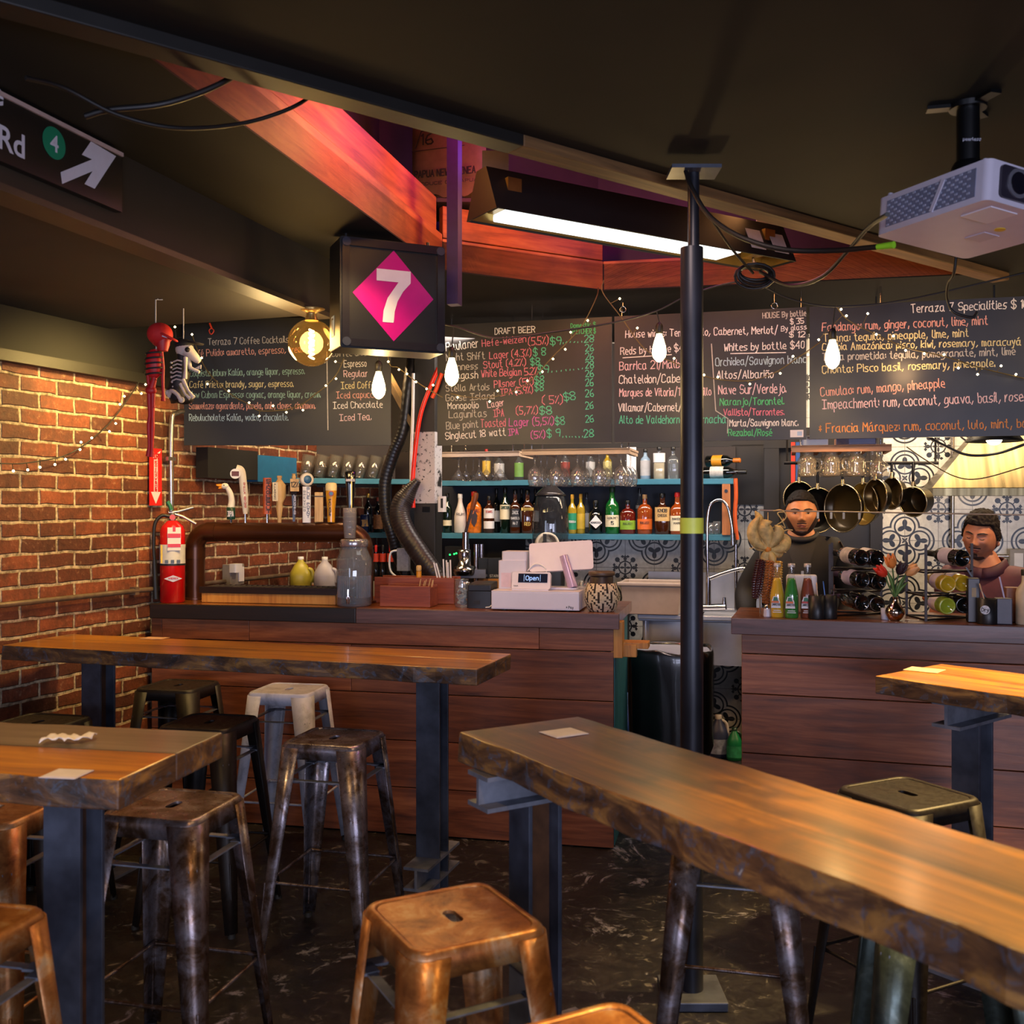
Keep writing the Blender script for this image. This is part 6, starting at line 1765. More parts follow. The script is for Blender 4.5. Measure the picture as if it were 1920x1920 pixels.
# wooden mug rack
RKB = woodm('mug_rack_wood', ['#7a5236', '#a2724c', '#bb8a62'], 0, 1, .5, .1)
bR = 5.50
yk = depthB(1575, bR)/FP
RMm, RLm = rack('brown wooden rack of hanging jar mugs under the specialities board', 1484, 1672, bR, EH+(HY-847)*yk, EH+(HY-834)*yk, .34, RKB, 4)
zR = EH+(HY-847)*yk; zRt = EH+(HY-834)*yk
MUG = glassm('mug_glass', (.94, .90, .82), 2.6, .14, (.9, .8, .6))  # warm diffuse share painted in for bright speculars
def mug():
    mb = MB().lathe([(.026, 0), (.028, -.004), (.028, -.022), (.026, -.025), (.030, -.032), (.042, -.05), (.043, -.075), (.040, -.10), (.044, -.118), (.043, -.138), (.036, -.142), (.001, -.143)], None, 20, close=False)
    return mb
def make_mug(p, lab):
    t = thing('jar_mug', lab, 'glass mug', p, 0, 'jar mugs hanging from the wooden rack')
    M = T(p)
    MB().lathe([(.026, .0), (.028, -.004), (.028, -.022), (.026, -.025), (.030, -.032), (.042, -.05), (.043, -.075), (.040, -.10), (.044, -.118), (.043, -.138), (.036, -.142), (.001, -.143)], M, 20, close=False).build('jar', MUG, t)
    MB().tube(curve([M @ Vector(q_) for q_ in ((.04, 0, -.05), (.066, 0, -.055), (.072, 0, -.085), (.06, 0, -.11), (.041, 0, -.115))], 5), .006, 8).build('handle', MUG, t)
    return t
mg = None
labs = ['glass jar mug hanging upside down, first on the wooden rack from the orange strap', 'glass jar mug hanging upside down, second on the wooden rack from the orange strap', 'glass jar mug hanging upside down, third on the wooden rack from the orange strap', 'glass jar mug hanging upside down behind the glass decanter']
for i, (x, y, a) in enumerate(((-RLm/2+.085, .06, .2), (-RLm/2+.205, .06, 0), (-RLm/2+.325, .06, PI), (-RLm/2+.41, .15, PI))):
    q_ = RMm @ Vector((x, y, zR+.018))
    if mg is None: mg = make_mug(q_, labs[0])
    else: copy_tree(mg, labs[i], 'jar mugs hanging from the wooden rack', q_, a)
for i in range(4):
    q_ = RMm @ Vector((-RLm/2+.075+.11*i, .17+.01*(i % 2), zR+.018))
    if i == 3: continue
    copy_tree(mg, 'glass jar mug in the back row of the wooden rack', 'jar mugs in the back row', q_, .6*i)
q_ = RMm @ Vector((RLm/2-.055, .05, zR+.018))
solo(MB().lathe([(.018, 0), (.020, -.004), (.014, -.012), (.013, -.045), (.022, -.06), (.044, -.085), (.047, -.13), (.045, -.145), (.001, -.147)], None, 20, close=False), 'decanter', MUG, 'small round glass decanter hanging upside down at the end of the wooden rack', 'decanter', q_)
# things on the rack
def onrack(label, name, cat, x0, x1, y, h, mat, d_=.12):
    p = RMm @ Vector(((x0+x1)/2, y, zRt+.001))
    return solo(MB().box((0, 0, h/2), (x1-x0, d_, h)), name, mat, label, cat, p, RB, bevel=.003)
onrack('flat white carton lying on the wooden mug rack', 'carton', 'carton', -RLm/2+.045, -RLm/2+.185, .10, .05, LWHITE)
onrack('small orange-pink carton on the wooden mug rack', 'carton', 'carton', -RLm/2+.22, -RLm/2+.29, .08, .035, P('carton_peach', '#b98468', .5))
onrack('dark purple bottle-shaped box on the wooden mug rack', 'carton', 'carton', RLm/2-.27, RLm/2-.075, .08, .035, P('carton_violet', '#3c3a66', .4))
# pot rail and pans
ra, rb_ = atB(1470, 868, 6.06), atB(1760, 868, 6.06)
t = thing('pot_rail', 'thin dark rail carrying the hanging pans', 'rail', ra, RB)
MB().cyl(ra, rb_, .010, None, 8).build('bar', P('rail_iron', '#2c2723', .4, .6), t)
for e in (.02, .5, .98):
    q_ = ra.lerp(rb_, e); MB().cyl(q_, (q_.x, q_.y, ZC), .006, None, 6).build('hanger', P('rail_iron', '#2c2723', .4, .6), t)
PAN = P('pan_black', '#17130f', .35, .4, var=.2); PANIN = P('pan_bronze', '#5a4422', .28, .8, var=.1); PANG = P('pan_gold', '#b98f36', .35, .3, var=.08); RIMM = P('pan_rim', '#c8b48c', .25, .9)
def pan(label, px, py, rpx, depth, b, yaw, inside, hy, tilt=0):
    c = atB(px, py, b); k = c.y/FP; r = rpx*k
    t = thing('frying_pan', label, 'pan', c, 0, 'pans hanging from the rail')
    # pan axis (opening direction) turned by yaw from the direction of the viewer
    dv = Vector((-c.x, -c.y, 0)).normalized(); dv.rotate(Euler((0, 0, yaw))); dv.z = tilt; dv.normalize()
    M = T(c) @ dv.to_track_quat('Z', 'Y').to_matrix().to_4x4()
    MB().lathe([(.001, -depth), (r*.78, -depth), (r*.86, -depth+.008), (r, 0), (r*1.01, .001)], M, 32, close=False).build('outside', PAN, t)
    MB().lathe([(r*.985, .0), (r*.85, -depth+.010), (r*.77, -depth+.004), (.001, -depth+.004)], M, 32, close=False).build('inside', inside, t)
    MB().tube([M @ Vector((r*1.0*math.cos(2*PI*i/40), r*1.0*math.sin(2*PI*i/40), .001)) for i in range(41)], .0035, 6, cap=False).build('rim', RIMM, t)
    top = c+Vector((0, 0, r*.98)); hz = EH-(hy-HY)*k
    MB().tube([top+dv*(-depth*.2), top+Vector((0, 0, .03)), Vector((c.x, c.y, max(hz, top.z+.05)))], .008, 8).build('handle', PAN, t)
    MB().cyl(top-Vector((0, 0, .006)), top+Vector((0, 0, .03)), .011, .009, 10).build('handle_ferrule', RIMM, t)
    return t
pan('dark pan hanging behind the head of the person in black', 1498, 935, 32, .05, 6.10, .5, PAN, 880)
pan('thin-rimmed dark pan hanging just beside the head of the person in black', 1533, 957, 42, .05, 6.07, .6, PAN, 875)
pan('large pan with a bright rim and golden inside edge', 1580, 953, 45, .05, 5.98, -.75, P('pan_gold_dark', '#3a2c12', .3, .5), 872)
pan('pan showing a golden yellow disc inside', 1618, 945, 40, .05, 6.04, -.85, PANG, 872)
pan('dark pan hanging in front of the golden-disc pan', 1641, 931, 33, .05, 5.91, -.9, PANIN, 870)
pan('bronze pan hanging beside the saucepan', 1672, 925, 30, .05, 6.04, -.9, PANIN, 868)
pan('deep saucepan with a pale rim, last of the hanging pans', 1712, 941, 28, .10, 5.98, -.55, P('pan_brown_in', '#4a3a20', .25, .7), 866, -.1)
# extractor hood, pipe, outlet
HOOD, _nt, _b = newmat('hood_steel')
_nt.links.new(ramp(_nt, noisen(_nt, coords(_nt, (18, .2, .4)), 1, 3), [(.3, '#473f2e'), (.7, '#75684a')]), _b.inputs['Base Color'])
_nt.links.new(ramp(_nt, noisen(_nt, coords(_nt, (24, .2, .4)), 1, 2), [(.3, .22), (.7, .42)]), _b.inputs['Roughness']); setin(_b, metal=1)
M, L, c0 = segB(1748, 2190, 6.36)
zh0 = EH-(930-HY)*depthB(1800, 6.36)/FP; zh1 = EH-(915-HY)*depthB(1800, 6.36)/FP
t = thing('extractor_hood', 'stainless steel kitchen hood above the stove, lit warm yellow', 'hood', (c0.x, c0.y, zh0), RB)
MB().box((0, .01, (zh0+zh1)/2), (L, .02, zh1-zh0), M).box((-L/2+.01, .24, (zh0+zh1)/2), (.02, .46, zh1-zh0), M).box((L/2-.01, .24, (zh0+zh1)/2), (.02, .46, zh1-zh0), M).build('lower_band', HOOD, t, bevel=.002)
vs = [(-L/2, 0, zh1), (L/2, 0, zh1), (L/2, .48, zh1), (-L/2, .48, zh1), (-L/2+.40, .32, 2.2), (L/2-.2, .32, 2.2), (L/2-.2, .48, 2.2), (-L/2+.40, .48, 2.2)]
MB().add(vs, [(0, 1, 5, 4), (1, 2, 6, 5), (3, 0, 4, 7), (2, 3, 7, 6)], M).build('canopy', HOOD, t, solid=.004)
MB().box((.1, .38, 2.45), (.5, .19, .5), M).build('duct', HOOD, t)
a, b = atB(1786, 800, 6.88), atB(1786, 1030, 6.88)
t = thing('gas_pipe', 'thin upright metal pipe on the patterned tiles', 'pipe', b)
MB().cyl(b, (a.x, a.y, 2.4), .012, None, 10).build('pipe', P('pipe_silver', '#b5aca4', .25, .9), t)
MB().tube(curve([b, b+Vector((0, -.02, -.06)), b+Vector((.05, -.03, -.12))], 5), .014, 10).build('elbow', P('pipe_silver', '#b5aca4', .25, .9), t)
p = atB(1908, 1052, 6.86)
t = thing('wall_socket', 'grey metal outlet box on the tiled kitchen wall', 'outlet', (p.x, p.y, p.z-.07), RB); M = T(p) @ rotz(RB)
MB().box((0, 0, 0), (.10, .06, .15), M).build('box', P('outlet_grey', '#8c857c', .5), t, bevel=.004)
MB().box((.0, -.032, .0), (.05, .006, .1), M).build('socket_plate', LWHITE, t)
MB().cyl(M @ Vector((-.05, 0, .03)), M @ Vector((-.42, 0, .03)), .012, None, 8).build('conduit', P('pipe_silver', '#b5aca4', .25, .9), t)
# kitchen counter and stove behind
M, L, c0 = segB(1665, 2150, 6.30)
t = thing('kitchen_counter', 'dark kitchen work counter below the tiled wall', 'counter', (c0.x, c0.y, 0), RB)
MB().box((0, .29, .89), (L, .58, .04), M).build('worktop', STN, t)
MB().box((0, .32, .435), (L-.04, .5, .86), M).build('cabinet', P('dark_carcass', '#1c1512', .6), t)
# pendant lamp
p = atY(1864, 828, 5.2)
t = thing('pendant_lamp', 'black dome pendant lamp glowing over the kitchen', 'pendant lamp', (p.x, p.y, p.z))
M = T(p)
MB().lathe([(.137, 0), (.135, .006), (.10, .05), (.06, .085), (.035, .10), (.03, .14), (.001, .142)], M, 28, close=False).build('shade', P('lamp_black', '#141210', .45), t, solid=.002)
MB().sphere((0, 0, .012), .038, 12, 0, (1, 1, .8), M).build('bulb', emitm('pendant_glow', (1, .80, .48), 22), t)
MB().cyl(p+Vector((0, 0, .14)), (p.x, p.y, ZC), .005, None, 6).build('cord', INK, t)
# wire rod across the service counter
a, b = atY(1425, 957, 4.78), atY(1960, 966, 4.30)
t = thing('ticket_rail', 'thin bare rod with clips stretched above the service counter', 'rail', a)
MB().cyl(a, b, .0036, None, 8).build('rod', P('rod_steel', '#a2937c', .35, .8), t)
for px in (1545, 1572, 1597, 1628):
    e = (px-1425)/(1960-1425); q_ = a.lerp(b, e*.98)
    MB().box((0, 0, -.018), (.010, .006, .03), T(q_)).build('clip', P('rod_steel', '#a2937c', .35, .8), t)
for q_ in (a, b): MB().cyl((q_.x, q_.y, ZB-.001), q_, .003, None, 6).build('end_post', P('rod_steel', '#a2937c', .35, .8), t)
# ================================================================== on the service counter
def soda(label, px, v, liquid, lm):
    p = onR(px, v); k = p.y/FP
    t = thing('soda_bottle', label, 'soda bottle', p, facing(p), 'glass soda bottles'); M = T(p) @ rotz(facing(p)); h = .242; r = .032
    pr = [(r*.92, 0), (r, .006), (r, .10), (r*.93, .115), (r*.62, .165), (r*.42, .195), (r*.38, .21), (r*.40, .236)]
    MB().lathe(pr, M, 22).build('glass', glassm('soda_glass', (.95, .96, .95), 1.3, .02), t)
    MB().lathe([(a*.95, z_) for a, z_ in pr[:5]]+[(r*.50, .178), (.001, .178)], M, 22).build('soda', liquid, t)
    MB().lathe([(.0155, .228), (.0165, .231), (.0155, .244), (.001, .245)], M, 16).build('crown_cap', P('cap_silver', '#b8b2aa', .35, .4), t)
    lb_ = MB().add([(-.022, .044, 0), (.020, .044, 0), (.016, .075, 0), (.006, .096, 0), (-.012, .096, 0), (-.020, .075, 0)], [(0, 1, 2, 3, 4, 5)], M @ label_at(r+.0012, -.004, 0)).build('label', LWHITE, t)
    MB().add([(-.014, .074, .0004), (.010, .074, .0004), (.004, .093, .0004), (-.010, .093, .0004)], [(0, 1, 2, 3)], M @ label_at(r+.0014, -.004, 0)).build('label_emblem', P('lab_green', '#1d6a4a', .5), lb_)
    MB().box((-.004, .071, .0006), (.032, .009, .0004), M @ label_at(r+.0014, -.004, 0)).build('label_stripe', lm, lb_)
    letters(MB(), 'JARRITOS', M @ label_at(r+.0022, -.022, .055), .036, .009, .0018).build('lettering', INK, lb_)
    MB().box((0, .025, 0), (.038, .003, .0004), M @ label_at(r+.0012, 0, 0)).box((0, .033, 0), (.032, .003, .0004), M @ label_at(r+.0012, 0, 0)).build('small_print', LWHITE, t)
LO_ = P('lab_orange', '#d86a28', .5)
soda('yellow soda in a glass bottle on the service counter', 1457, .07, P('soda_yellow', '#d8a816', .15, coat=.5), LO_)
soda('green soda in a glass bottle on the service counter', 1484, .06, P('soda_green', '#1c7a1c', .15, coat=.5), LO_)
soda('amber-brown soda in a glass bottle on the service counter', 1514, .08, P('soda_amber', '#7c3312', .15, coat=.5), P('lab_red', '#b5322a', .5))
p = onR(1438, .06)
t = thing('salt_shaker', 'tiny glass salt shaker beside the yellow soda', 'shaker', p); M = T(p)
MB().lathe([(.015, 0), (.017, .004), (.015, .034), (.011, .04)], M, 8, smooth=False).build('glass', P('salt_white', '#c0bcc4', .3), t)
MB().lathe([(.012, .038), (.011, .052), (.005, .058), (.001, .058)], M, 12).build('cap', CHROME, t)
CUPB = P('cup_black', '#1a1a1c', .4, .2)
def cupb(label, px, v, h=.105, r=.036, mat=CUPB):
    p = onR(px, v); t = thing('cutlery_cup', label, 'cup', p, facing(p)); M = T(p) @ rotz(facing(p))
    MB().lathe([(r*.96, 0), (r, .004), (r, h), (r*.94, h), (r*.92, .006), (.001, .006)], M, 24, close=False).build('cup', mat, t)
    return t, M, p
cupb('black cutlery cup nearest the amber soda', 1531, .045)
cupb('black cutlery cup overlapping another one, nearer the wine racks', 1554, .075)
SPL = P('spoon_wood', '#c7a27a', .5)
def cut(label, name, cat, px, v, x, lean, top, mat, w_=.009, tipw=.016):
    p = onR(px, v, ZB+.006); X = T(p) @ rotz(facing(p)); a = X @ Vector((x, 0, .0)); b = X @ Vector((x+lean, .0, top))
    mb = MB(); Y_, L_ = alongm(a, b)
    mb.box((0, 0, L_*.42), (w_, .0035, L_*.84), Y_).lathe([(w_*.5, L_*.78), (tipw*.6, L_*.86), (tipw*.62, L_*.94), (tipw*.35, L_), (.001, L_)], Y_ @ Matrix.Diagonal((1, .35, 1, 1)), 10)
    soloW(mb, name, mat, label, cat, a)
cut('wooden spoon leaning in the black cup nearest the amber soda', 'wooden_spoon', 'spoon', 1531, .045, .012, -.012, .155, SPL)
cut('blue-handled knife standing in the black cup by the wine racks', 'table_knife', 'knife', 1554, .075, -.006, -.018, .16, P('knife_blue', '#3f74c4', .4), .011, .012)
cut('dark-handled fork standing in the black cup by the wine racks', 'table_fork', 'fork', 1554, .075, .012, .012, .145, P('fork_dark', '#4a2a1c', .45))
# corn
t = thing('corn_bundle', 'bundle of dried maize cobs with pale husks hanging above the salt shaker', 'corn', onR(1438, .07, 1.2))
def cpt(px, py, dv=0): return atY(px, py, 4.72+dv)
HUSK = P('husk', '#c4a566', .7, var=.3, vs=40); KY = P('kernel_yellow', '#c08a1c', .35, var=.35, vs=140); KB = P('kernel_brown', '#a0602c', .3, var=.6, vs=120); KR = P('kernel_maroon', '#3c1614', .3, var=.5, vs=120)
for a, b, r, mt in (((1443, 1052), (1436, 1132), .034, KB), ((1458, 1052), (1455, 1126), .026, KY), ((1428, 1050), (1416, 1122), .030, KR)):
    A_, B_ = cpt(*a), cpt(*b, -.02)
    X, L_ = alongm(A_, B_); mb = MB(); NR, NK = 16, 14; vs = []; fs = []
    for j in range(NR*2+1):
        tt = j/(NR*2); rr = r*(1-.75*max(0, tt-.55)**1.6*2.2)*(.9+.1*math.sin(tt*3))
        for i in range(NK*2):
            bmp = .80 if (i % 2 == 0 or j % 2 == 0) else 1.05
            an = 2*PI*i/(NK*2); vs.append((rr*bmp*math.cos(an), rr*bmp*math.sin(an), tt*L_))
    N2 = NK*2
    for j in range(NR*2):
        for i in range(N2):
            q0 = j*N2+i; q1 = j*N2+(i+1) % N2; fs.append((q0, q1, q1+N2, q0+N2))
    mb.add(vs, fs, X, 0, False); mb.add(vs[-N2:], [tuple(range(N2))], X); mb.add(vs[:N2], [tuple(range(N2))[::-1]], X)
    mb.build('cob', mt, t)
def leafstrip(pts, w_, name='husk', mat=HUSK):
    c = curve(pts, 6); vs = []; fs = []; n = len(c)
    for i, p_ in enumerate(c):
        ww = w_*math.sin(PI*min(1, (i+.6)/(n-.2)*.95+.04))
        d_ = (c[min(i+1, n-1)]-c[max(i-1, 0)]).normalized(); sd_ = d_.cross(Vector((0, 1, 0))).normalized()
        vs += [p_-sd_*ww, p_+Vector((0, -.012, 0)), p_+sd_*ww]
    for i in range(n-1):
        a = 3*i; fs += [(a, a+1, a+4, a+3), (a+1, a+2, a+5, a+4)]
    MB().add(vs, fs, None, 0, True).build(name, mat, t, solid=.002)
kn = cpt(1440, 1030)
for pts, w_ in (([(1440, 1030), (1438, 1045), (1430, 1062)], .022), ([(1440, 1030), (1448, 1045), (1452, 1058)], .018), ([(1440, 1030), (1434, 1046), (1437, 1066)], .02),
    ([(1440, 1030), (1418, 1015), (1412, 990), (1425, 965)], .03), ([(1440, 1030), (1420, 1000), (1424, 975), (1416, 958)], .026), ([(1440, 1030), (1455, 1010), (1460, 995), (1452, 985)], .028),
    ([(1440, 1030), (1466, 1028), (1474, 1012), (1462, 1000)], .026), ([(1440, 1030), (1440, 1005), (1432, 985), (1447, 978)], .034), ([(1440, 1030), (1458, 1040), (1464, 1034), (1470, 1020)], .016), ([(1440, 1030), (1425, 1022), (1420, 1005), (1436, 990)], .032)):
    dv = random.uniform(-.03, .05)
    leafstrip([cpt(*q_, dv*(i/3)) for i, q_ in enumerate(pts)], w_)
for pts in ([(1452, 995), (1462, 985), (1472, 990), (1466, 975), (1458, 962), (1470, 960)], [(1448, 990), (1470, 975), (1474, 965), (1464, 956), (1450, 958)], [(1452, 1000), (1468, 996), (1478, 993), (1486, 994)], [(1405, 1029), (1420, 1026), (1440, 1028), (1462, 1031), (1474, 1036)]):
    MB().tube(curve([cpt(*q_, .01) for q_ in pts], 5), .0028, 6).build('raffia_string', HUSK, t)
MB().lathe([(.012, -.012), (.018, 0), (.012, .012)], T(kn) , 12).build('knot', P('knot_orange', '#c0751f', .6), t)
MB().tube([cpt(1440, 985), cpt(1440, 970), atY(1440, 961, 4.88)], .002, 6).build('hanging_string', HUSK, t)
# wine racks with lying bottles
RACKM = P('rack_iron', '#241a16', .45, .5)
def winerack(label, px0, px1, px2, v, ytop):
    a, b = onR(px0, v), onR(px2, v+.02)
    t = thing('wine_rack', label, 'wine rack', onR((px0+px2)/2, v), RRZ)
    k = a.y/FP; zt_ = EH-(ytop-HY)*k
    for px, vv in ((px0, v+.20), (px1, v-.02), (px2, v+.19)):
        q_ = onR(px, vv); MB().box((0, 0, (zt_-ZB)/2), (.011, .011, zt_-ZB), T(q_) @ rotz(RRZ)).build('upright', RACKM, t)
    for lev in (ZB+.004, ZB+.108, ZB+.212):
        for (pA, vA), (pB, vB) in (((px0, v+.2), (px1, v-.02)), ((px1, v-.02), (px2, v+.19)), ((px0, v+.2), (px2, v+.19))):
            MB().cyl(onR(pA, vA, lev), onR(pB, vB, lev), .0045, None, 6).build('rail', RACKM, t)
winerack('dark wire wine rack behind the black cups', 1560, 1556, 1652, .16, 1020)
winerack('dark wire wine rack of yellow bottles beside the leaning person', 1700, 1736, 1822, .10, 1020)
WY = P('white_wine', '#b09320', .1, coat=.6, var=.15); WG = P('white_wine_green', '#8a9a2a', .1, coat=.6, var=.15)
LAV = P('label_lavender', '#b2adc0', .6, var=.15); LPH = P('label_photo', '#b9b3ac', .6, var=.3, vs=40)
def wbot(label, pxn, pxb, ydn, yb, body, lab, cap, vn=.40, vb=.10):
    kb_ = onR(pxb, vb).y
    zz = EH-(yb-HY)*kb_/FP
    n_, b_ = onR(pxn, vn, zz+.012), onR(pxb, vb, zz)
    d_ = (n_-b_).normalized(); n_ = b_+d_*.31
    lying(label, n_, b_, body, lab, cap, .037, 'wine_bottle', 'bottles lying in the wine racks')
wbot('dark wine bottle with a picture label, top tier of the rack behind the black cups', 1560, 1616, 0, 1046, WBOT, LPH, CAPB)
wbot('dark wine bottle with its base forward, top tier beside the picture-label bottle', 1600, 1645, 0, 1047, WBOT, LWHITE, CAPB, .42, .14)
wbot('dark wine bottle with a white label, middle tier of the rack behind the black cups', 1565, 1618, 0, 1088, WBOT, LAV, P('cap_plum', '#3c2c4c', .4))
wbot('dark wine bottle in the middle tier, beside the white-label one', 1605, 1648, 0, 1092, WBOT, None, CAPB, .42, .14)
wbot('dark wine bottle with its ringed base forward, bottom tier behind the black cups', 1570, 1617, 0, 1131, WBOT, None, P('cap_plum', '#3c2c4c', .4))
wbot('dark wine bottle in the bottom tier next to the silver vase', 1610, 1645, 0, 1133, WBOT, LWHITE, CAPG, .42, .14)
wbot('dark wine bottle with a white label on top of the rack of yellow bottles', 1735, 1805, 0, 1047, WBOT, LAV, CAPB, .42, .10)
wbot('yellow wine bottle, middle tier of its rack, nearer the silver vase', 1735, 1778, 0, 1096, WY, LAV, CAPG, .42, .08)
wbot('yellow wine bottle, middle tier of its rack, nearer the leaning person', 1765, 1806, 0, 1094, WY, LAV, CAPG, .42, .12)
wbot('greenish-yellow wine bottle with a white label, bottom tier of its rack', 1730, 1777, 0, 1137, WG, LWHITE, P('cap_orange', '#c46a1c', .5), .42, .08)
wbot('dark wine bottle with its base forward beneath the yellow bottles', 1770, 1808, 0, 1135, WBOT, None, CAPB, .42, .12)
# vase of tulips
p = onR(1678, .07)
t = thing('flower_vase', 'small round silver vase of wilting tulips', 'vase', p); M = T(p)
SILV = P('silver', '#c9b5a4', .12, 1, var=.05)
MB().lathe([(.020, 0), (.030, .008), (.041, .030), (.041, .045), (.028, .066), (.012, .080), (.011, .095), (.015, .104)], M, 24).build('body', SILV, t)
def tulip(dx_, dz, lean, mat, s_=1.0):
    a = M @ Vector((0, 0, .095)); b = M @ Vector((dx_, -.01, dz))
    MB().tube(curve([a, a.lerp(b, .5)+Vector((lean, 0, .015)), b], 5), .0032, 6).build('stem', P('stem_green', '#3c5a26', .5), t)
    d_ = Vector((dx_*1.4, -.02, .05)).normalized(); X = T(b) @ d_.to_track_quat('Z', 'Y').to_matrix().to_4x4()
    fl = MB()
    for q_ in range(6):
        R__ = X @ rotz(q_*PI/3+.2) @ Matrix.Rotation(.22 if q_ % 2 else .08, 4, 'Y')
        fl.lathe([(.002, 0), (.014*s_, .014*s_), (.015*s_, .03*s_), (.004*s_, .055*s_), (.0005, .058*s_)], R__ @ T(.009*s_, 0, 0) @ Matrix.Diagonal((.45, 1, 1, 1)), 8)
    fl.build('bloom', mat, t)
tulip(-.045, .20, -.01, P('tulip_red', '#c8321c', .5), 1.05); tulip(-.015, .235, 0, P('tulip_orange', '#d8833a', .5), 1.1); tulip(.045, .205, .01, P('tulip_peach', '#d89a5c', .5), 1.1); tulip(.012, .205, .0, P('tulip_dark', '#2a1820', .5), 1.0)
for x_, l_ in ((-.03, .12), (.03, .10), (.04, .07)):
    c = curve([M @ Vector((0, 0, .10)), M @ Vector((x_*.6, -.01, .10+l_*.6)), M @ Vector((x_*1.3, -.01, .10+l_))], 5)
    vs = []; fs = []
    for i, q_ in enumerate(c):
        ww = .009*math.sin(PI*(i+.3)/len(c)); vs += [q_+Vector((-ww, 0, 0)), q_+Vector((0, -.004, 0)), q_+Vector((ww, 0, 0))]
    for i in range(len(c)-1):
        a = 3*i; fs += [(a, a+1, a+4, a+3), (a+1, a+2, a+5, a+4)]
    MB().add(vs, fs, None, 0, True).build('leaf', P('leaf_green', '#4f7030', .5), t, solid=.001)
p = onR(1660, .10)
solo(MB().lathe([(.016, 0), (.018, .004), (.020, .05), (.017, .05), (.015, .006), (.001, .006)], None, 16), 'small_cup', P('cup_palegrey', '#aab0bf', .4), 'tiny pale cup beside the silver vase', 'cup', p)
# menu stand, cups near the leaning person
p = onR(1824, .12)
t = thing('menu_holder', 'upright black menu holder beside the yellow wine bottles', 'menu holder', p, RRZ); M = T(p) @ rotz(RRZ)
MB().box((0, 0, .095), (.048, .07, .19), M).build('cover', P('menu_black', '#18141a', .4), t, bevel=.003)
MB().box((0.0, -.0355, .13), (.018, .001, .04), M).build('emblem', P('menu_gold', '#8a764a', .5), t)
t, M, p = cupb('black cup with a white round logo near the leaning person', 1851, .05, .108, .040)
MB().cyl(M @ Vector((-.008, -.039, .062)), M @ Vector((-.008, -.0415, .062)), .019, None, 18).build('logo', P('logo_white', '#b3b6ba', .5, var=.4, vs=120), t)
letters(MB(), 'Dry', M @ label_at(.0425, -.022, .056), .028, .014, .0026).build('lettering', INK, t)
p = onR(1881, .07)
t = thing('cutlery_box', 'dark grey cutlery box beside the logo cup', 'box', p, RRZ); M = T(p) @ rotz(RRZ)
MB().box((0, 0, .055), (.062, .062, .11), M).build('box', P('box_slate', '#3a3844', .45), t, bevel=.003)
cut('wooden fork leaning over the logo cup', 'wooden_fork', 'fork', 1851, .05, .015, -.045, .165, SPL)
soloW(MB().cyl(onR(1884, .07, ZB+.1), onR(1874, .07, ZB+.20), .0035, None, 8), 'paper_straw', P('straw_lilac', '#b5b0cc', .5), 'pale straw leaning in the dark grey cutlery box', 'straw', onR(1884, .07, ZB+.1))
soloW(MB().box((0, 0, 0), (.012, .006, .24), T((onR(1868, .17, ZB+.03)+onR(1812, .17, ZB+.23))/2) @ (onR(1812, .17, ZB+.23)-onR(1868, .17, ZB+.03)).to_track_quat('Z', 'Y').to_matrix().to_4x4()), 'bread_knife', P('knife_dark', '#15121a', .35, .4), 'dark knife leaning diagonally before the leaning person', 'knife', onR(1868, .17, ZB+.03))
p = onR(1902, .17)
solo(MB().box((0, 0, .075), (.075, .06, .15)), 'wooden_box', woodm('box_wood', ['#7c4a34', '#9a6448', '#ad7858'], 2, 1.5, .5, 0), 'brown wooden box at the edge of the service counter', 'box', p, RRZ, bevel=.003)
bottle('cream ceramic bottle at the very edge of the picture on the service counter', 1922, 0, ZB, 1060, 34, 'wine', P('bottle_ceramic', '#b8a88c', .35), P('cap_dark', '#1a1a14', .5), [], pos=onR(1922, .07), hh=.235, name='ceramic_bottle')
p = onR(1575, .30)
solo(MB().box((0, 0, .09), (.14, .06, .18)), 'napkin_stack', LWHITE, 'white paper box standing behind the soda bottles', 'box', onR(1503, .30), RRZ, bevel=.01)
for px, mt, lab in ((1487, P('strap_red', '#c8301c', .5), 'flat red strap hanging at the side of the mug rack'), (1496, P('strap_blue', '#274a86', .5), 'flat blue strap hanging at the side of the mug rack')):
    a, b_ = atB(px, 872, 6.58), atB(px, 952, 6.58)
    soloW(MB().box((0, 0, (b_.z+2.02)/2), (.024, .004, 2.02-b_.z), T(a.x, a.y, 0) @ rotz(RB)), 'hanging_strap', mt, lab, 'strap', (a.x, a.y, b_.z))
# ================================================================== people
LEG = 0.0
def gs(x, s): return math.exp(-(x/s)**2)
def head_pt(d):
    dx, dy, dz = d
    x, y, z = .0765*dx, .098*dy, .118*dz
    x *= 1+.05*(1-dz*dz)
    if dz < 0:
        t = -dz
        x *= 1-.24*t**1.9
        y *= (1-.10*t*t) if dy < 0 else (1-.42*t)
    f = max(0, min(1, (-dy-.15)/.4)); f = f*f*(3-2*f)
    if f > 0:
        ax = abs(x)
        e = .021*gs(z+.020, .014)*gs(x, .0125)+.011*gs(z-.004, .02)*gs(x, .0085)+.008*gs(z+.026, .008)*gs(ax-.0125, .0065)
        e -= .010*gs(ax-.031, .016)*gs(z-.012, .012)
        e += .0045*gs(ax-.031, .011)*gs(z-.010, .0065)
        e += .0055*gs(ax-.030, .021)*gs(z-.032, .008)
        e += .0065*gs(x, .021)*(gs(z+.0525, .0048)+1.15*gs(z+.0635, .0058))-.003*gs(x, .022)*gs(z+.058, .0022)
        e += .009*gs(x, .021)*gs(z+.098, .014)+.005*gs(ax-.048, .019)*gs(z+.014, .02)
        e -= .004*gs(x, .016)*gs(z+.080, .007)
        y -= e*f
    return Vector((x, y, z))
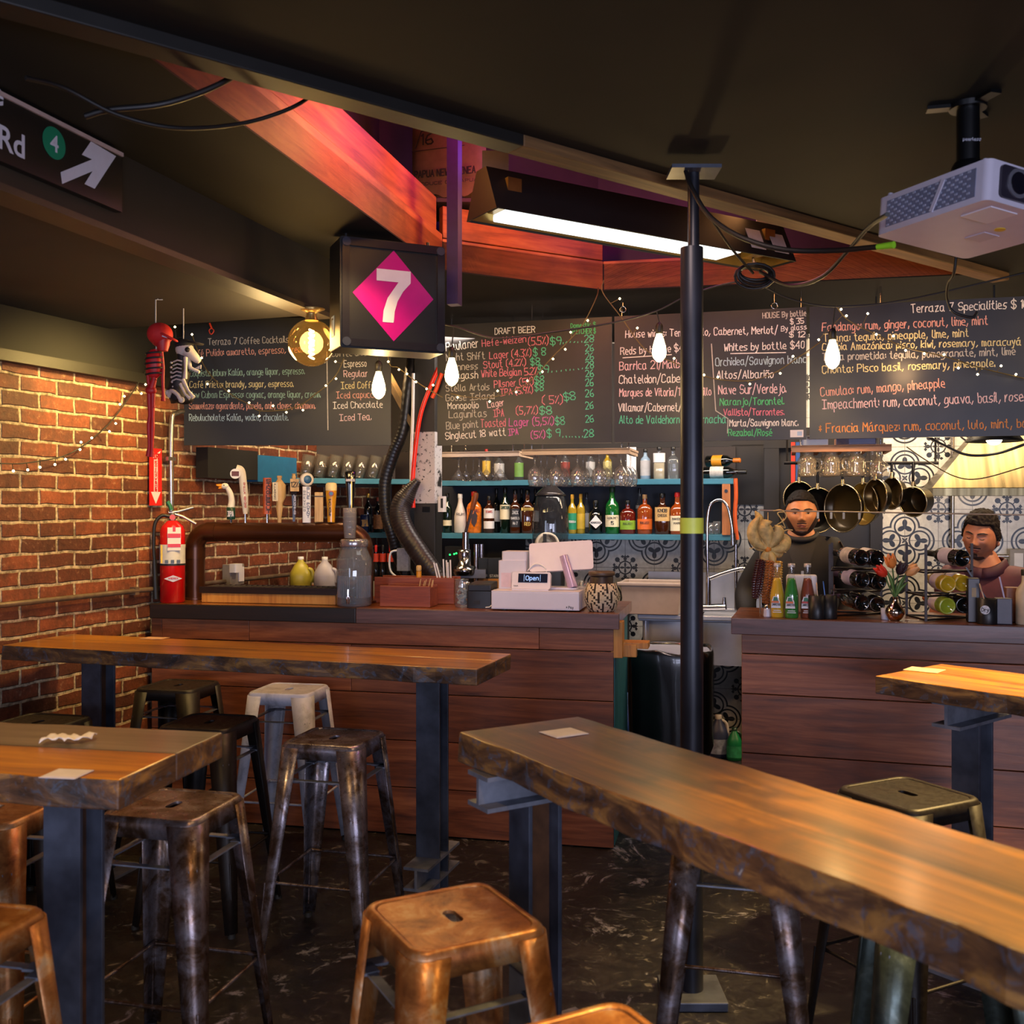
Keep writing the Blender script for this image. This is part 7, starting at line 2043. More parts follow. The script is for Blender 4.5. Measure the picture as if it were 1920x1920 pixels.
def head_grid():
    ds = []
    for j in range(NV+1):
        ph = PI*j/NV
        for i in range(NU):
            th = 2*PI*i/NU
            ds.append((math.sin(ph)*math.sin(th), -math.sin(ph)*math.cos(th), math.cos(ph)))
    fs = []
    for j in range(NV):
        for i in range(NU):
            a = j*NU+i; b = j*NU+(i+1) % NU
            fs.append((a, b, b+NU, a+NU))
    return ds, [head_pt(d) for d in ds], fs
NU, NV = 176, 140
HD, HP, HF = head_grid()
HBVH = BVHTree.FromPolygons(HP, HF)
def skinmesh(nodes, edges, sub=2):
    """grown surface over a skeleton: nodes are (x, y, z, r) or (x, y, z, rx, ry)"""
    me = bpy.data.meshes.new('sk'); me.from_pydata([n[:3] for n in nodes], edges, [])
    o = bpy.data.objects.new('sk', me); COL.objects.link(o)
    o.modifiers.new('s', 'SKIN'); m2 = o.modifiers.new('b', 'SUBSURF'); m2.levels = sub
    sv = me.skin_vertices[0].data
    for i, n in enumerate(nodes):
        sv[i].radius = (n[3], n[4] if len(n) > 4 else n[3]); sv[i].use_root = (i == 0)
    o.modifiers['s'].use_smooth_shade = True
    dg = bpy.context.evaluated_depsgraph_get(); dg.update()
    em = o.evaluated_get(dg).to_mesh()
    vs = [v.co.copy() for v in em.vertices]; fs = [tuple(p.vertices) for p in em.polygons]
    bpy.data.objects.remove(o); bpy.data.meshes.remove(me)
    return vs, fs
SKEL = dict(pel=(0, 0, .95, .16, .12), sp=(0, 0, 1.12, .155, .11), ch=(0, .0, 1.30, .17, .12), nb=(0, .018, 1.445, .075, .07), nt=(0, .012, 1.545, .056, .058),
            sl=(-.165, .012, 1.375, .064), sr=(.165, .012, 1.375, .064))
def skeleton(arms, grow=0.0, legs=True, hands=True, neck=True, sleeve=1.0):
    n, e, ix = [], [], {}
    def add(k, v, p=None):
        ix[k] = len(n); n.append(v)
        if p: e.append((ix[p], ix[k]))
    g = grow
    def G(v): return tuple(v[:3])+tuple(r+g for r in v[3:])
    add('pel', G(SKEL['pel'])); add('sp', G(SKEL['sp']), 'pel'); add('ch', G(SKEL['ch']), 'sp')
    if neck: add('nb', G(SKEL['nb']), 'ch'); add('nt', G(SKEL['nt']), 'nb')
    else: add('nb', (0, .018, 1.425, .075+g, .07+g), 'ch')
    for s_, k in ((-1, 'l'), (1, 'r')):
        el, wr = arms[k]
        add('s'+k, G(SKEL['s'+k]), 'ch')
        if sleeve >= 1:
            add('e'+k, (*el, .047+g), 's'+k); add('w'+k, (*wr, .033+g*.8), 'e'+k)
        else:
            a, b = Vector(SKEL['s'+k][:3]), Vector(el); c_ = a.lerp(b, sleeve); add('e'+k, (*c_, .055+g*1.3), 's'+k)
        if hands:
            w_ = Vector(wr); d_ = (w_-Vector(el)).normalized()
            pm = w_+d_*.065; add('p'+k, (*pm, .030, .018), 'w'+k)
            sd = d_.cross(Vector((0, 0, 1)))
            if sd.length < .1: sd = Vector((1, 0, 0))
            sd.normalize(); dn_ = d_.cross(sd)
            if dn_.z > 0: dn_ = -dn_
            for q_, (off, ln) in enumerate(((-.027, .062), (-.009, .074), (.009, .07), (.026, .055))):
                b0 = pm+sd*off+d_*.028; b1 = b0+d_*ln*.5+dn_*.008; b2 = b0+d_*ln*.85+dn_*.03
                add('f%s%d0' % (k, q_), (*b0, .0095), 'p'+k); add('f%s%d1' % (k, q_), (*b1, .0088), 'f%s%d0' % (k, q_)); add('f%s%d2' % (k, q_), (*b2, .0075), 'f%s%d1' % (k, q_))
            tb_ = pm+sd*(-s_*.034)-d_*.02; te = tb_+sd*(-s_*.02)+d_*.045
            add('t%s0' % k, (*tb_, .0125), 'p'+k); add('t%s1' % k, (*te, .0095), 't%s0' % k)
        if legs:
            add('h'+k, (s_*.09, 0, .87, .092+g), 'pel'); add('k'+k, (s_*.10, -.012-LEG*.6, .49+LEG*.4, .064+g), 'h'+k)
            add('a'+k, (s_*.10, .02, .09+LEG, .043+g*.8), 'k'+k)
            if hands: add('o'+k, (s_*.105, -.13, .035+LEG, .036), 'a'+k)
    return n, e
def skinm(name, c):
    m, nt, b = newmat(name)
    f = noisen(nt, coords(nt), 26, 5)
    c = col(c)
    cc = ramp(nt, f, [(.3, tuple(x*.84 for x in c)), (.7, tuple(min(1, x*1.1) for x in c))])
    nt.links.new(cc, b.inputs['Base Color']); setin(b, rough=.48)
    b.inputs['Subsurface Weight'].default_value = .12; b.inputs['Subsurface Radius'].default_value = (.012, .005, .003)
    return m
def person(label, pos, rz, skin, arms, hd, hrot, hair, hairc, beard, clothes, eyes_open, zoff):
    global LEG
    LEG = -zoff
    base = Vector((pos[0], pos[1], 0))
    M = T(base) @ rotz(rz) @ T(0, 0, zoff)
    n, e = skeleton(arms)
    vs, fs = skinmesh(n, e)
    HM = T(*hd) @ hrot
    b = MB(); b.add(vs, fs, M, 0, True); b.add(HP, HF, M @ HM, 0, True)
    for s_ in (-1, 1):        # ears
        X = M @ HM @ T(s_*.0775, .012, -.004) @ rotz(s_*.35)
        b.sphere((0, 0, 0), .03, 10, 0, (.28, .62, 1.05), X); b.sphere((s_*.003, -.006, -.022), .011, 8, 0, (.7, .8, 1), X)
    bb = base; b.v = [p-bb for p in b.v]
    o = b.build('person', skinm('skin_'+hairc[0], skin))
    o.location = base; MW[o.name] = T(base); tag(o, label, 'person', 'people behind the counters')
    t = o
    W = M @ HM
    hm = P('hair_'+hairc[0], hairc[1], .75, var=.5, vs=90, spec=.25)
    def shell(name, cond, off, mat, nz=.0, soft=True):
        keep = [all(cond(HP[i], HD[i]) for i in f) for f in HF]
        cnt = {}
        for k_, f in zip(keep, HF):
            for i in f: cnt.setdefault(i, []).append(k_)
        used = {}; v2 = []; f2 = []
        for k_, f in zip(keep, HF):
            if not k_: continue
            for i in f:
                if i not in used:
                    used[i] = len(v2); p, d_ = HP[i], Vector(HD[i])
                    edge = not all(cnt[i])
                    o_ = off(p) if callable(off) else off
                    o_ = .0012 if (edge and soft) else o_+nz*noise.noise(p*95)
                    v2.append(p+d_*o_)
            f2.append(tuple(used[i] for i in f))
        return MB().add(v2, f2, W, 0, True).build(name, mat, t)
    shell('hair', *hair[:2], hm, hair[2])
    for nm_, cond, off in beard: shell(nm_, cond, off, P('stubble_'+hairc[0], hairc[2], .7, var=.4, vs=160), .0006)
    def patch(name, poly, off, mat, parent=None):
        """outline in face coordinates laid onto the face"""
        cx = sum(p[0] for p in poly)/len(poly); cz = sum(p[1] for p in poly)/len(poly)
        v2 = []; f2 = []; N = len(poly)
        for s_ in (1, .66, .33, .001):
            for p in poly:
                x, z = cx+(p[0]-cx)*s_, cz+(p[1]-cz)*s_
                h = HBVH.ray_cast(Vector((x, -.3, z)), Vector((0, 1, 0)))
                y = h[0].y if h[0] is not None else -.08
                v2.append(Vector((x, y-off, z)))
        for j in range(3):
            for i in range(N): f2.append((j*N+i, j*N+(i+1) % N, (j+1)*N+(i+1) % N, (j+1)*N+i))
        return MB().add(v2, f2, W, 0, True).build(name, mat, parent or t)
    BRW = P('brow_'+hairc[0], hairc[1], .7, var=.2)
    LIP = P('lip_'+hairc[0], hd_lip[hairc[0]], .45, var=.1)
    for s_ in (-1, 1):
        patch('eyebrow', [(s_*.011, .030), (s_*.022, .0355), (s_*.036, .0375), (s_*.053, .031), (s_*.053, .0285), (s_*.036, .0310), (s_*.022, .0275), (s_*.011, .0235)], .0016, BRW)
        if eyes_open:
            ew = patch('eye', [(s_*.019, .010), (s_*.024, .0132), (s_*.031, .0142), (s_*.039, .0128), (s_*.044, .010), (s_*.038, .0078), (s_*.031, .0072), (s_*.024, .0080)], .0010, P('eye_white', '#a89a90', .25))
            patch('iris', [(s_*.031+.0048*math.cos(a*PI/6), .0108+.0035*math.sin(a*PI/6)) for a in range(12)], .0018, P('iris_dark', '#1a0f0a', .15), ew)
            patch('eyelid_line', [(s_*.018, .011), (s_*.024, .0152), (s_*.031, .0166), (s_*.039, .0148), (s_*.045, .0105), (s_*.039, .0126), (s_*.031, .0140), (s_*.024, .0130)], .0022, P('lash', '#1c100c', .6), ew)
        else:
            patch('eyelid_line', [(s_*.018, .0075), (s_*.024, .0045), (s_*.031, .003), (s_*.039, .004), (s_*.046, .0075), (s_*.039, .0015), (s_*.031, .0002), (s_*.024, .002)], .0016, P('lash', '#1c100c', .6))
    patch('lips', [(-.024, -.0572), (-.012, -.0505), (-.004, -.0490), (0, -.0500), (.004, -.0490), (.012, -.0505), (.024, -.0572), (.014, -.0660), (0, -.0690), (-.014, -.0660)], .0010, LIP)
    patch('mouth_line', [(-.023, -.0568), (-.010, -.0566), (0, -.0572), (.010, -.0566), (.023, -.0568), (.010, -.0584), (0, -.0590), (-.010, -.0584)], .0018, P('mouth_dark', '#3a1712', .6))
    for nm_, grow, sl_, mat, lg in clothes:
        if lg:
            n, e = [], []
            n = [(0, 0, .97, .165, .13), (0, 0, .90, .155, .125)]; e = [(0, 1)]
            for s_ in (-1, 1):
                n += [(s_*.09, 0, .86, .105), (s_*.10, -.01-LEG*.6, .49+LEG*.4, .08), (s_*.10, .015, .10+LEG, .068)]
                k_ = len(n); e += [(1, k_-3), (k_-3, k_-2), (k_-2, k_-1)]
        else:
            n, e = skeleton(arms, grow, False, False, False, sl_)
        vs, fs = skinmesh(n, e)
        MB().add(vs, fs, M, 0, True).build(nm_, mat, t)
        bv = BVHTree.FromPolygons(vs, fs)
    return t, M, W, bv
hd_lip = {'a': '#8a4a38', 'b': '#84483a'}
# the one in black, facing the camera
def cond1(p, d): return (p.y < -.042 and p.z > .074-3.2*max(0, abs(p.x)-.03)**1.5) or (p.y >= -.042 and p.z > .066-(p.y+.042)*2.6 and p.z > -.022) or (p.y > .03 and p.z > -.062)
def beard1(p, d): return d[1] < .28 and ((abs(p.x) > .026 and p.z < -.084+(abs(p.x)-.026)*1.9+(.02 if d[1] > -.35 else 0)) or p.z < -.083)
def mous1(p, d): return d[1] < -.5 and abs(p.x) < .023 and -.0465 < p.z < -.040
P1 = atY(1502, 966, 5.45)
JBLK = P('jacket_black', '#070606', .75, var=.3, vs=14); TEE = P('tee_black', '#0b0a0b', .7); TRS = P('trousers_dark', '#15161c', .7)
t, M, W, BV = person('bearded person in a black zipped jacket looking at the camera from behind the soda bottles', (P1.x, P1.y), facing(P1), '#b5784c',
    dict(l=((-.30, .02, 1.13), (-.27, -.16, 1.02)), r=((.27, .03, 1.12), (.20, -.13, .98))), (0, -.01, P1.z-.005), rotz(.04) @ Matrix.Diagonal((1.07, 1, 1, 1)),
    (cond1, lambda p: .007+.011*max(0, min(1, (p.z-.06)/.05)), .004), ('a', '#120c09', '#2a1810'), [('beard', beard1, .0028), ('moustache', mous1, .0018)],
    [('trousers', 0, 1, TRS, True), ('jacket', .022, 1.0, JBLK, False)], True, .005)
MB().tube([M @ Vector((.083*math.cos(a*2*PI/24), .012+.078*math.sin(a*2*PI/24), 1.462-.030*max(0, -math.sin(a*2*PI/24)))) for a in range(25)], .016, 8, cap=False).build('shirt_collar', TEE, t)
def onbody(x, z, off=.003):
    h = BV.ray_cast(Vector((x, -.6, z)), Vector((0, 1, 0)))
    return Vector((x, (h[0].y if h[0] is not None else -.15)-off, z))
def strip(name, rows, mat, off=.003):
    vs = []; fs = []
    for x0, x1, z in rows: vs += [onbody(x0, z, off), onbody((x0+x1)/2, z, off), onbody(x1, z, off)]
    for k in range(len(rows)-1):
        a = 3*k; fs += [(a, a+1, a+4, a+3), (a+1, a+2, a+5, a+4)]
    return MB().add(vs, fs, M, 0, True).build(name, mat, t)
strip('shirt_front', [(-.085+.06*k/6, .085-.06*k/6, 1.45-.035*k) for k in range(7)], TEE)
strip('zip', [(.004, .010, 1.245-.02*k) for k in range(9)], P('zip_silver', '#8f867a', .3, .8), .005)
MB().box((0, 0, 0), (.014, .006, .03), M @ T(onbody(.007, 1.255, .006))).build('zip_pull', P('zip_silver', '#8f867a', .3, .8), t)
MB().sphere((.080, .004, -.03), .0045, 8, 0, (1, 1, 1), W).build('earring', CAPG, t)
# the one in maroon, looking down
def cond2(p, d): return (p.z > .066 and p.y < -.05) or (p.y >= -.05 and p.z > .066-(p.y+.05)*2.2 and p.z > -.01) or (p.y > .035 and p.z > -.055)
def off2(p): return .010+.018*max(0, min(1, (p.z-.05)/.05))
def beard2(p, d): return (p.z < -.088 and abs(p.x) < .034 and d[1] < -.1) or (abs(p.x) < .011 and -.088 <= p.z < -.073 and d[1] < -.3) or (abs(p.x) > .050 and p.z < -.05 and d[1] < .1 and p.z > -.12 and False)
def mous2(p, d): return d[1] < -.5 and abs(p.x) < .030 and -.0475 < p.z < -.0385
P2 = atY(1846, 1006, 5.12)
MAR = P('polo_maroon', '#4a1c2a', .7, var=.2, vs=20)
t, M, W, BV = person('person in a maroon polo shirt looking down behind the wine racks', (P2.x, P2.y), facing(P2)-.15, '#a86e50',
    dict(l=((-.24, .0, 1.12), (-.17, -.14, .99)), r=((.25, -.02, 1.12), (.18, -.16, .99))), (-.012, -.035, P2.z+.128), Matrix.Rotation(.12, 4, 'X') @ rotz(-.14) @ Matrix.Rotation(.10, 4, 'Y'),
    (cond2, off2, .007), ('b', '#140d0a', '#33201a'), [('beard', beard2, .0026), ('moustache', mous2, .0022)],
    [('trousers', 0, 1, TRS, True), ('polo_shirt', .020, .55, MAR, False)], False, -.13)
COLM = P('collar_maroon', '#3a1426', .7)
cr = [Vector((.088*math.sin(a*2*PI/28), .014-.083*math.cos(a*2*PI/28), 1.468-.045*max(0, math.cos(a*2*PI/28))**1.5+.01*max(0, -math.cos(a*2*PI/28)))) for a in range(29)]
vs = []; fs = []
for q_ in cr:
    o_ = Vector((q_.x, q_.y-.014, 0))*.30
    vs += [q_+Vector((0, 0, .012)), q_+o_*.35+Vector((0, 0, .006)), q_+o_*1.0+Vector((0, 0, -.036))]
for k in range(28):
    a = 3*k; fs += [(a, a+1, a+4, a+3), (a+1, a+2, a+5, a+4)]
MB().add(vs, fs, M, 0, True).build('collar', COLM, t, solid=.005)
# ================================================================== overhead
# projector
p = atZ(1815, 195, ZC)
t = thing('projector', 'white projector hanging from a black ceiling mount', 'projector', (p.x, p.y, ZC))
MT = P('mount_black', '#0f0f11', .35, .4)
mb = MB()
Xm = T(p.x, p.y, 0) @ rotz(.5)
for k in range(3):
    a = k*2*PI/3+.3
    mb.box((.055, 0, ZC-.006), (.11, .035, .010), Xm @ rotz(a))
mb.lathe([(.05, ZC-.016), (.052, ZC-.002)], T(p.x, p.y, 0), 20).build('ceiling_plate', MT, t)
q = atY(1822, 385, 2.62)
MB().cyl((p.x, p.y, ZC-.01), (p.x, p.y, ZC-.17), .031, None, 18).build('tube', MT, t)
MB().lathe([(.04, 0), (.045, .01), (.045, .035), (.036, .05)], T(p.x, p.y, ZC-.215), 16).build('swivel', MT, t)
MB().box((p.x, p.y, ZC-.245), (.06, .06, .09)).build('bracket', MT, t, bevel=.006)
letters(MB(), 'peerless', T(p.x-.028, p.y-.0318, ZC-.115) @ LBL, .05, .008, .0018).build('lettering', SWH, t)
# body: left vent face and the lens face are both seen from below
yaw = math.radians(-66)
Mp = T(1.343, 2.93, 2.458) @ rotz(yaw) @ Matrix.Rotation(math.radians(-5), 4, 'X')
PW = P('projector_white', '#c3bcca', .4, var=.03)
W_, D_, H_ = .40, .37, .112       # x lens side, y depth, z height
MB().rbox((0, 0, 0), (W_*1.0, D_, H_), .02, Mp, 0, 4, 2).build('body', PW, t, bevel=.008)
def lface(x, y, z=0): return Mp @ Vector((x, y, z))
VG = P('vent_grey', '#6f7288', .5)
vp = MB().box((0, -D_/2-.0005, 0), (W_*.80, .002, H_*.70), Mp).build('vent_panel', VG, t)
mb = MB()
for i in range(11):
    for j in range(8):
        x = -W_*.38+W_*.76*(i+.5*(j % 2))/11
        mb.box((x, -D_/2-.002, -H_*.31+H_*.62*j/7), (.010, .002, .0052), Mp)
mb.build('vent_slat', P('vent_light', '#a3a6ba', .5), vp)
mb = MB(); X = Mp @ T(W_*.08, -D_/2-.003, 0) @ Matrix.Rotation(.45, 4, 'Y'); mb.box((0, 0, 0), (.012, .004, H_*.80), X); mb.build('vent_bar', PW, vp)
lr = MB().rbox((W_/2+.002, -.085, .002), (.012, .12, .088), .012, Mp, 0, 3, 0).build('lens_recess', P('recess_dark', '#2a2630', .3), t)
MB().cyl(lface(W_/2-.01, -.085, .004), lface(W_/2+.012, -.085, .004), .038, .040, 24).build('lens_ring', P('lens_grey', '#8d8a96', .25, .6), lr)
MB().cyl(lface(W_/2+.010, -.085, .004), lface(W_/2+.014, -.085, .004), .030, None, 24).build('lens', P('lens_glass', '#14121c', .05, coat=1), lr)
MB().box((W_*.30, -.085, -H_/2-.001), (.10, .10, .004), Mp).build('bottom_cover', P('cover_white', '#d3cdd6', .35, var=.02), t)
MB().box((-.02, .05, -H_/2-.001), (.07, .06, .003), Mp).build('filter_door', P('door_white', '#b6adbb', .45, var=.02), t)
MB().lathe([(.015, 0), (.015, .002)], Mp @ T(.055, .035, -H_/2-.002), 16).build('warning_sticker', P('warn_yellow', '#c9a81c', .5), t)
for x, y in ((-W_/2+.03, -D_/2+.02), (-W_/2+.03, D_/2-.03), (W_/2-.04, -D_/2+.03)):
    MB().cyl(lface(x, y, H_/2), lface(x, y, H_/2+.014), .010, .007, 10).build('foot', PW, t)
MB().box((0, 0, H_/2+.02), (.07, .09, .05), Mp).build('mount_bracket', MT, t)
# fluorescent strip with its hood
FA, FB_ = atZ(903, 403, 2.70), atZ(1457, 500, 2.70)
fd = (FB_-FA); fL = fd.length; fd.normalize(); fn = Vector((-fd.y, fd.x, 0))
t = thing('fluorescent_lamp', 'long dark hooded fluorescent strip light hanging below the ceiling recess', 'ceiling lamp', ((FA+FB_)/2))
Mf = frame((FA+FB_)/2, fd, (0, 0, 1))
HDK = P('hood_black', '#121011', .55)
MB().add([(-fL/2, -.11, 0), (fL/2, -.11, 0), (fL/2, -.035, .17), (-fL/2, -.035, .17), (-fL/2, .11, 0), (fL/2, .11, 0), (fL/2, .035, .17), (-fL/2, .035, .17)],
    [(0, 1, 2, 3), (3, 2, 6, 7), (7, 6, 5, 4), (0, 3, 7, 4), (1, 5, 6, 2)], Mf).build('hood', [HDK], t, solid=.006)
MB().add([(-fL/2+.01, -.100, .006), (fL/2-.01, -.100, .006), (fL/2-.01, -.03, .16), (-fL/2+.01, -.03, .16), (-fL/2+.01, .100, .006), (fL/2-.01, .100, .006), (fL/2-.01, .03, .16), (-fL/2+.01, .03, .16)], [(0, 1, 2, 3), (3, 2, 6, 7), (7, 6, 5, 4), (0, 3, 7, 4), (1, 5, 6, 2)], Mf).build('reflector', P('reflector_gold', '#a8894c', .3, .85), t)
MB().rbox((-.10, 0, .022), (fL-.40, .17, .03), .01, Mf, 0, 3, 0).build('tube', emitm('tube_white', (.85, .95, 1), 1.6), t)
for s_, x in ((-1, -fL/2+.10), (1, fL/2-.12)): MB().box((x, 0, .085), (.06, .15, .10), Mf).build('socket_block', P('reflector_gold', '#a8894c', .3, .85), t)
for x in (fL/2-.22, fL/2-.08):
    d1 = Vector((0, .075, .17)).normalized()
    X = Mf @ T(x, -.0735-.012, .075) @ Matrix.Rotation(-math.atan2(.075, .17), 4, 'X')
    MB().box((0, -.001, 0), (.085, .002, .10), X).build('label_sheet', P('sheet_white', '#b9b3b8', .6), t)
for x in (-fL/2+.06, fL/2-.06):
    q = Mf @ Vector((x, 0, .17)); MB().box((q.x, q.y, (q.z+2.95)/2), (.10, .012, 2.95-q.z)).build('hanger_plate', P('hanger_grey', '#4a4550', .5, .4), t)
# wooden strut and sack
p = atY(852, 385, 4.55)
z0, z1 = EH-(520-HY)*4.55/FP, EH-(250-HY)*4.55/FP
solo(MB().box((0, 0, (z1-z0)/2), (.052, .06, z1-z0+.25)), 'hanging_strut', P('strut_violet', '#28204a', .5, var=.2), 'upright dark violet strut hanging in the ceiling recess above the sign', 'strut', (p.x, p.y, z0), RB)
SACK = P('sack_brown', '#5c4638', .8, var=.25, vs=14)
p = atY(842, 280, 4.98)
t = thing('coffee_sack', 'brown printed coffee sack stowed up in the ceiling recess', 'sack', (p.x, p.y, 3.115), RB); M = T(p.x, p.y, 3.115) @ rotz(RB)
mb = MB(); vs = []; fs = []; nx, nz = 18, 14
for s_ in (-1, 1):
    for j in range(nz+1):
        for i in range(nx+1):
            x = -.19+.38*i/nx; z = .40*j/nz
            bul = .055*(math.sin(PI*min(1, max(0, i/nx)))**.5)*(math.sin(PI*min(1, j/nz*.92+.06))**.5)
            vs.append((x, s_*(.004+bul)+.006*noise.noise(Vector((x*12, z*12, s_)))*1.0, z+.012*math.sin(i*1.3)*(1 if j == 0 else .4)))
for s_ in range(2):
    o_ = s_*(nx+1)*(nz+1)
    for j in range(nz):
        for i in range(nx):
            a = o_+j*(nx+1)+i; fs.append((a, a+1, a+nx+2, a+nx+1))
mb.add(vs, fs, M @ T(0, 0, .02), 0, True).build('bag', SACK, t)
Sx = M @ T(0, -.066, .02) @ LBL
letters(MB(), 'PAPUA NEW GUINEA', Sx @ T(-.155, .085, .001), .31, .032, .006).build('lettering', INK, t)
letters(MB(), 'PRODUCE OF PAPUA', Sx @ T(-.165, .045, .001), .33, .014, .003).build('lettering', INK, t)
letters(MB(), '16', Sx @ T(-.12, .245, .001), .06, .05, .008).build('lettering', INK, t)
MB().ribbon([(-.15, .23), (-.12, .31), (-.03, .32), (-.03, .29)], .006, Sx @ T(0, 0, .001)).ribbon([(-.17, .215), (.1, .222)], .004, Sx @ T(0, 0, .001)).build('printed_frame', INK, t)
MB().box((p.x-.0, p.y+.12, 3.105), (.9, .34, .018), None).build('stowage_board', RW, t)
JH = P('galvanised', '#a9a2b0', .4, .5, var=.2)
p = R3+Vector((-.012, -.06, 0))
t = thing('joist_hanger', 'pale galvanised bracket at the corner of the recess timbers', 'bracket', (p.x, p.y, 2.765)); 
for dd_, s_ in (((R2-R3).normalized(), 1), ((R4-R3).normalized(), -1)):
    X = frame((R3.x, R3.y, 0), dd_, (0, 0, 1))
    MB().box((.055, -s_*-.0, 2.83), (.06, .004, .13), X @ T(0, s_*.008*-1 if s_ > 0 else .008, 0)).build('flange', JH, t)
# ---------------------------------------------------------------- bulbs
BG = emitm('edison_glow', (1, .76, .36), 14)
BFIL = emitm('filament', (1, .86, .55), 60)
SOCK = P('socket_black', '#15120f', .5)
def edison(label, px, py, Y, cord_to):
    p = atY(px, py, Y)
    t = thing('edison_bulb', label, 'light bulb', (p.x, p.y, p.z-.075), 0, 'bare filament bulbs over the bar'); M = T(p)
    MB().lathe([(.0005, -.068), (.014, -.062), (.028, -.045), (.033, -.025), (.031, .0), (.022, .035), (.014, .058), (.0135, .066)], M, 20).build('bulb', BG, t)
    MB().lathe([(.0145, .064), (.017, .066), (.0175, .10), (.012, .112), (.004, .118)], M, 14).build('socket', SOCK, t)
    e = Vector(cord_to); a = M @ Vector((0, 0, .115))
    MB().tube(curve([a, a.lerp(e, .5), e], 5), .0035, 6).build('cord', SOCK, t)
    lamp('POINT', 'edison_light', (p.x, p.y-.05, p.z-.12), 6.5, GOLD, .035)
edison('glowing filament bulb in front of the draft beer board', 847, 697, 4.75, atY(851, 612, 4.75))
edison('glowing filament bulb at the edge of the coffee menu board', 710, 722, 4.85, atY(704, 655, 4.85))
edison('glowing filament bulb in front of the wine list board', 1236, 652, 4.70, atY(1231, 583, 4.70))
edison('glowing filament bulb in front of the specialities board', 1561, 664, 4.55, atY(1566, 575, 4.55))
p = atY(584, 643, 4.47)
t = thing('globe_bulb', 'big clear amber globe bulb under the end of the ceiling box', 'light bulb', (p.x, p.y, 2.32)); M = T(p)
MB().sphere((0, 0, 0), .104, 20, 0, (1, 1, 1), M).build('globe', glassm('amber_globe', (1, .82, .52), 1.6, .012, (1, .7, .3)), t)
MB().tube([M @ Vector((.010*math.cos(a*1.1), .010*math.sin(a*1.1), -.07+.0035*a)) for a in range(38)], .0042, 6).build('filament', BFIL, t)
MB().lathe([(.030, .098), (.022, .125), (.026, .135), (.06, .150), (.05, .152)], M, 18).build('collar', P('collar_brass', '#a98b50', .35, .7), t)
zc_ = 2.5
MB().cyl(p+Vector((0, 0, .150)), (p.x, p.y, 2.478), .047, None, 20).build('socket', SOCK, t)
lamp('POINT', 'globe_light', (p.x, p.y, p.z), 9, GOLD, .06)
# ---------------------------------------------------------------- wires and fairy lights
WIRE = P('wire_black', '#141110', .5); WIREG = P('wire_olive', '#5a4a22', .5)
def cable(label, pts, r=.006, mat=WIRE, name='cable'):
    c = curve(pts, 7)
    return soloW(MB().tube(c, r, 6), name, mat, label, 'cable', c[0])
cable('black cord carrying the filament bulbs along the chalkboards', [atY(704, 655, 4.85), atY(760, 640, 4.8), atY(808, 610, 4.78), atY(851, 612, 4.75), atY(930, 634, 4.74), atY(1040, 622, 4.73), atY(1150, 605, 4.72), atY(1231, 583, 4.70), atY(1300, 550, 4.68), atY(1400, 528, 4.66), atY(1480, 560, 4.6), atY(1566, 575, 4.55), atY(1700, 562, 4.5), atY(1920, 512, 4.4)], .0045)
cable('cable dropping from the pole top to the green plug of the projector', [atY(1285, 318, 3.30), atY(1296, 350, 3.26), atY(1330, 405, 3.2), atY(1390, 445, 3.1), atY(1470, 468, 3.0), atY(1560, 470, 2.9), atY(1645, 463, 2.78)], .008)
cable('cable looping from the coil up to the projector', [atY(1425, 510, 3.7), atY(1480, 535, 3.6), atY(1540, 520, 3.4), atY(1590, 470, 3.2), atY(1630, 425, 3.0), atY(1664, 402, 2.82)], .007)
cable('thin cable running from the pole top down to the coil', [atY(1312, 378, 3.3), atY(1340, 420, 3.4), atY(1375, 470, 3.55), atY(1412, 512, 3.7)], .005)
cable('cable hanging below the projector toward the specialities board', [atY(1796, 408, 4.0), atY(1790, 505, 4.0), atY(1778, 530, 4.1), atY(1776, 560, 4.2), atY(1788, 585, 4.2), atY(1822, 595, 4.2), atY(1832, 585, 4.2)], .006)
cable('black cable sagging beside the direction sign, the lower of two', [atY(48, 146, 2.42), atY(120, 165, 2.5), atY(220, 215, 2.58), atY(330, 240, 2.66), atY(450, 232, 2.78), atY(540, 205, 2.85), atY(600, 170, 2.9)], .006)
cable('black cable sagging beside the direction sign, the upper of two', [atY(160, 218, 2.60), atY(205, 206, 2.6), atY(300, 196, 2.62), atY(380, 172, 2.66), atY(440, 142, 2.7), atY(470, 118, 2.74)], .008)
cc0 = atY(1415, 512, 3.72)
mb = MB()
for k in range(4):
    mb.tube([cc0+Vector(((.055+.006*k)*math.cos(a*PI/8), .02*math.sin(a*PI/8+k), (.030+.004*k)*math.sin(a*PI/8)-.004*k)) for a in range(17)], .006, 6)
mb.tube([cc0+Vector((0, 0, .03)), atZ(1412, 484, 2.72)], .005, 6)
soloW(mb, 'cable_coil', WIRE, 'coiled black cable hanging under the fluorescent hood', 'cable', cc0)
q = atY(1645, 463, 2.78)
soloW(MB().cyl(q, atY(1676, 459, 2.74), .008, .010, 10), 'green_plug', P('plug_green', '#8fd02a', .4), 'bright lime green plug under the projector', 'plug', q)
FAIRY = emitm('fairy_glow', (1, .80, .42), 20)
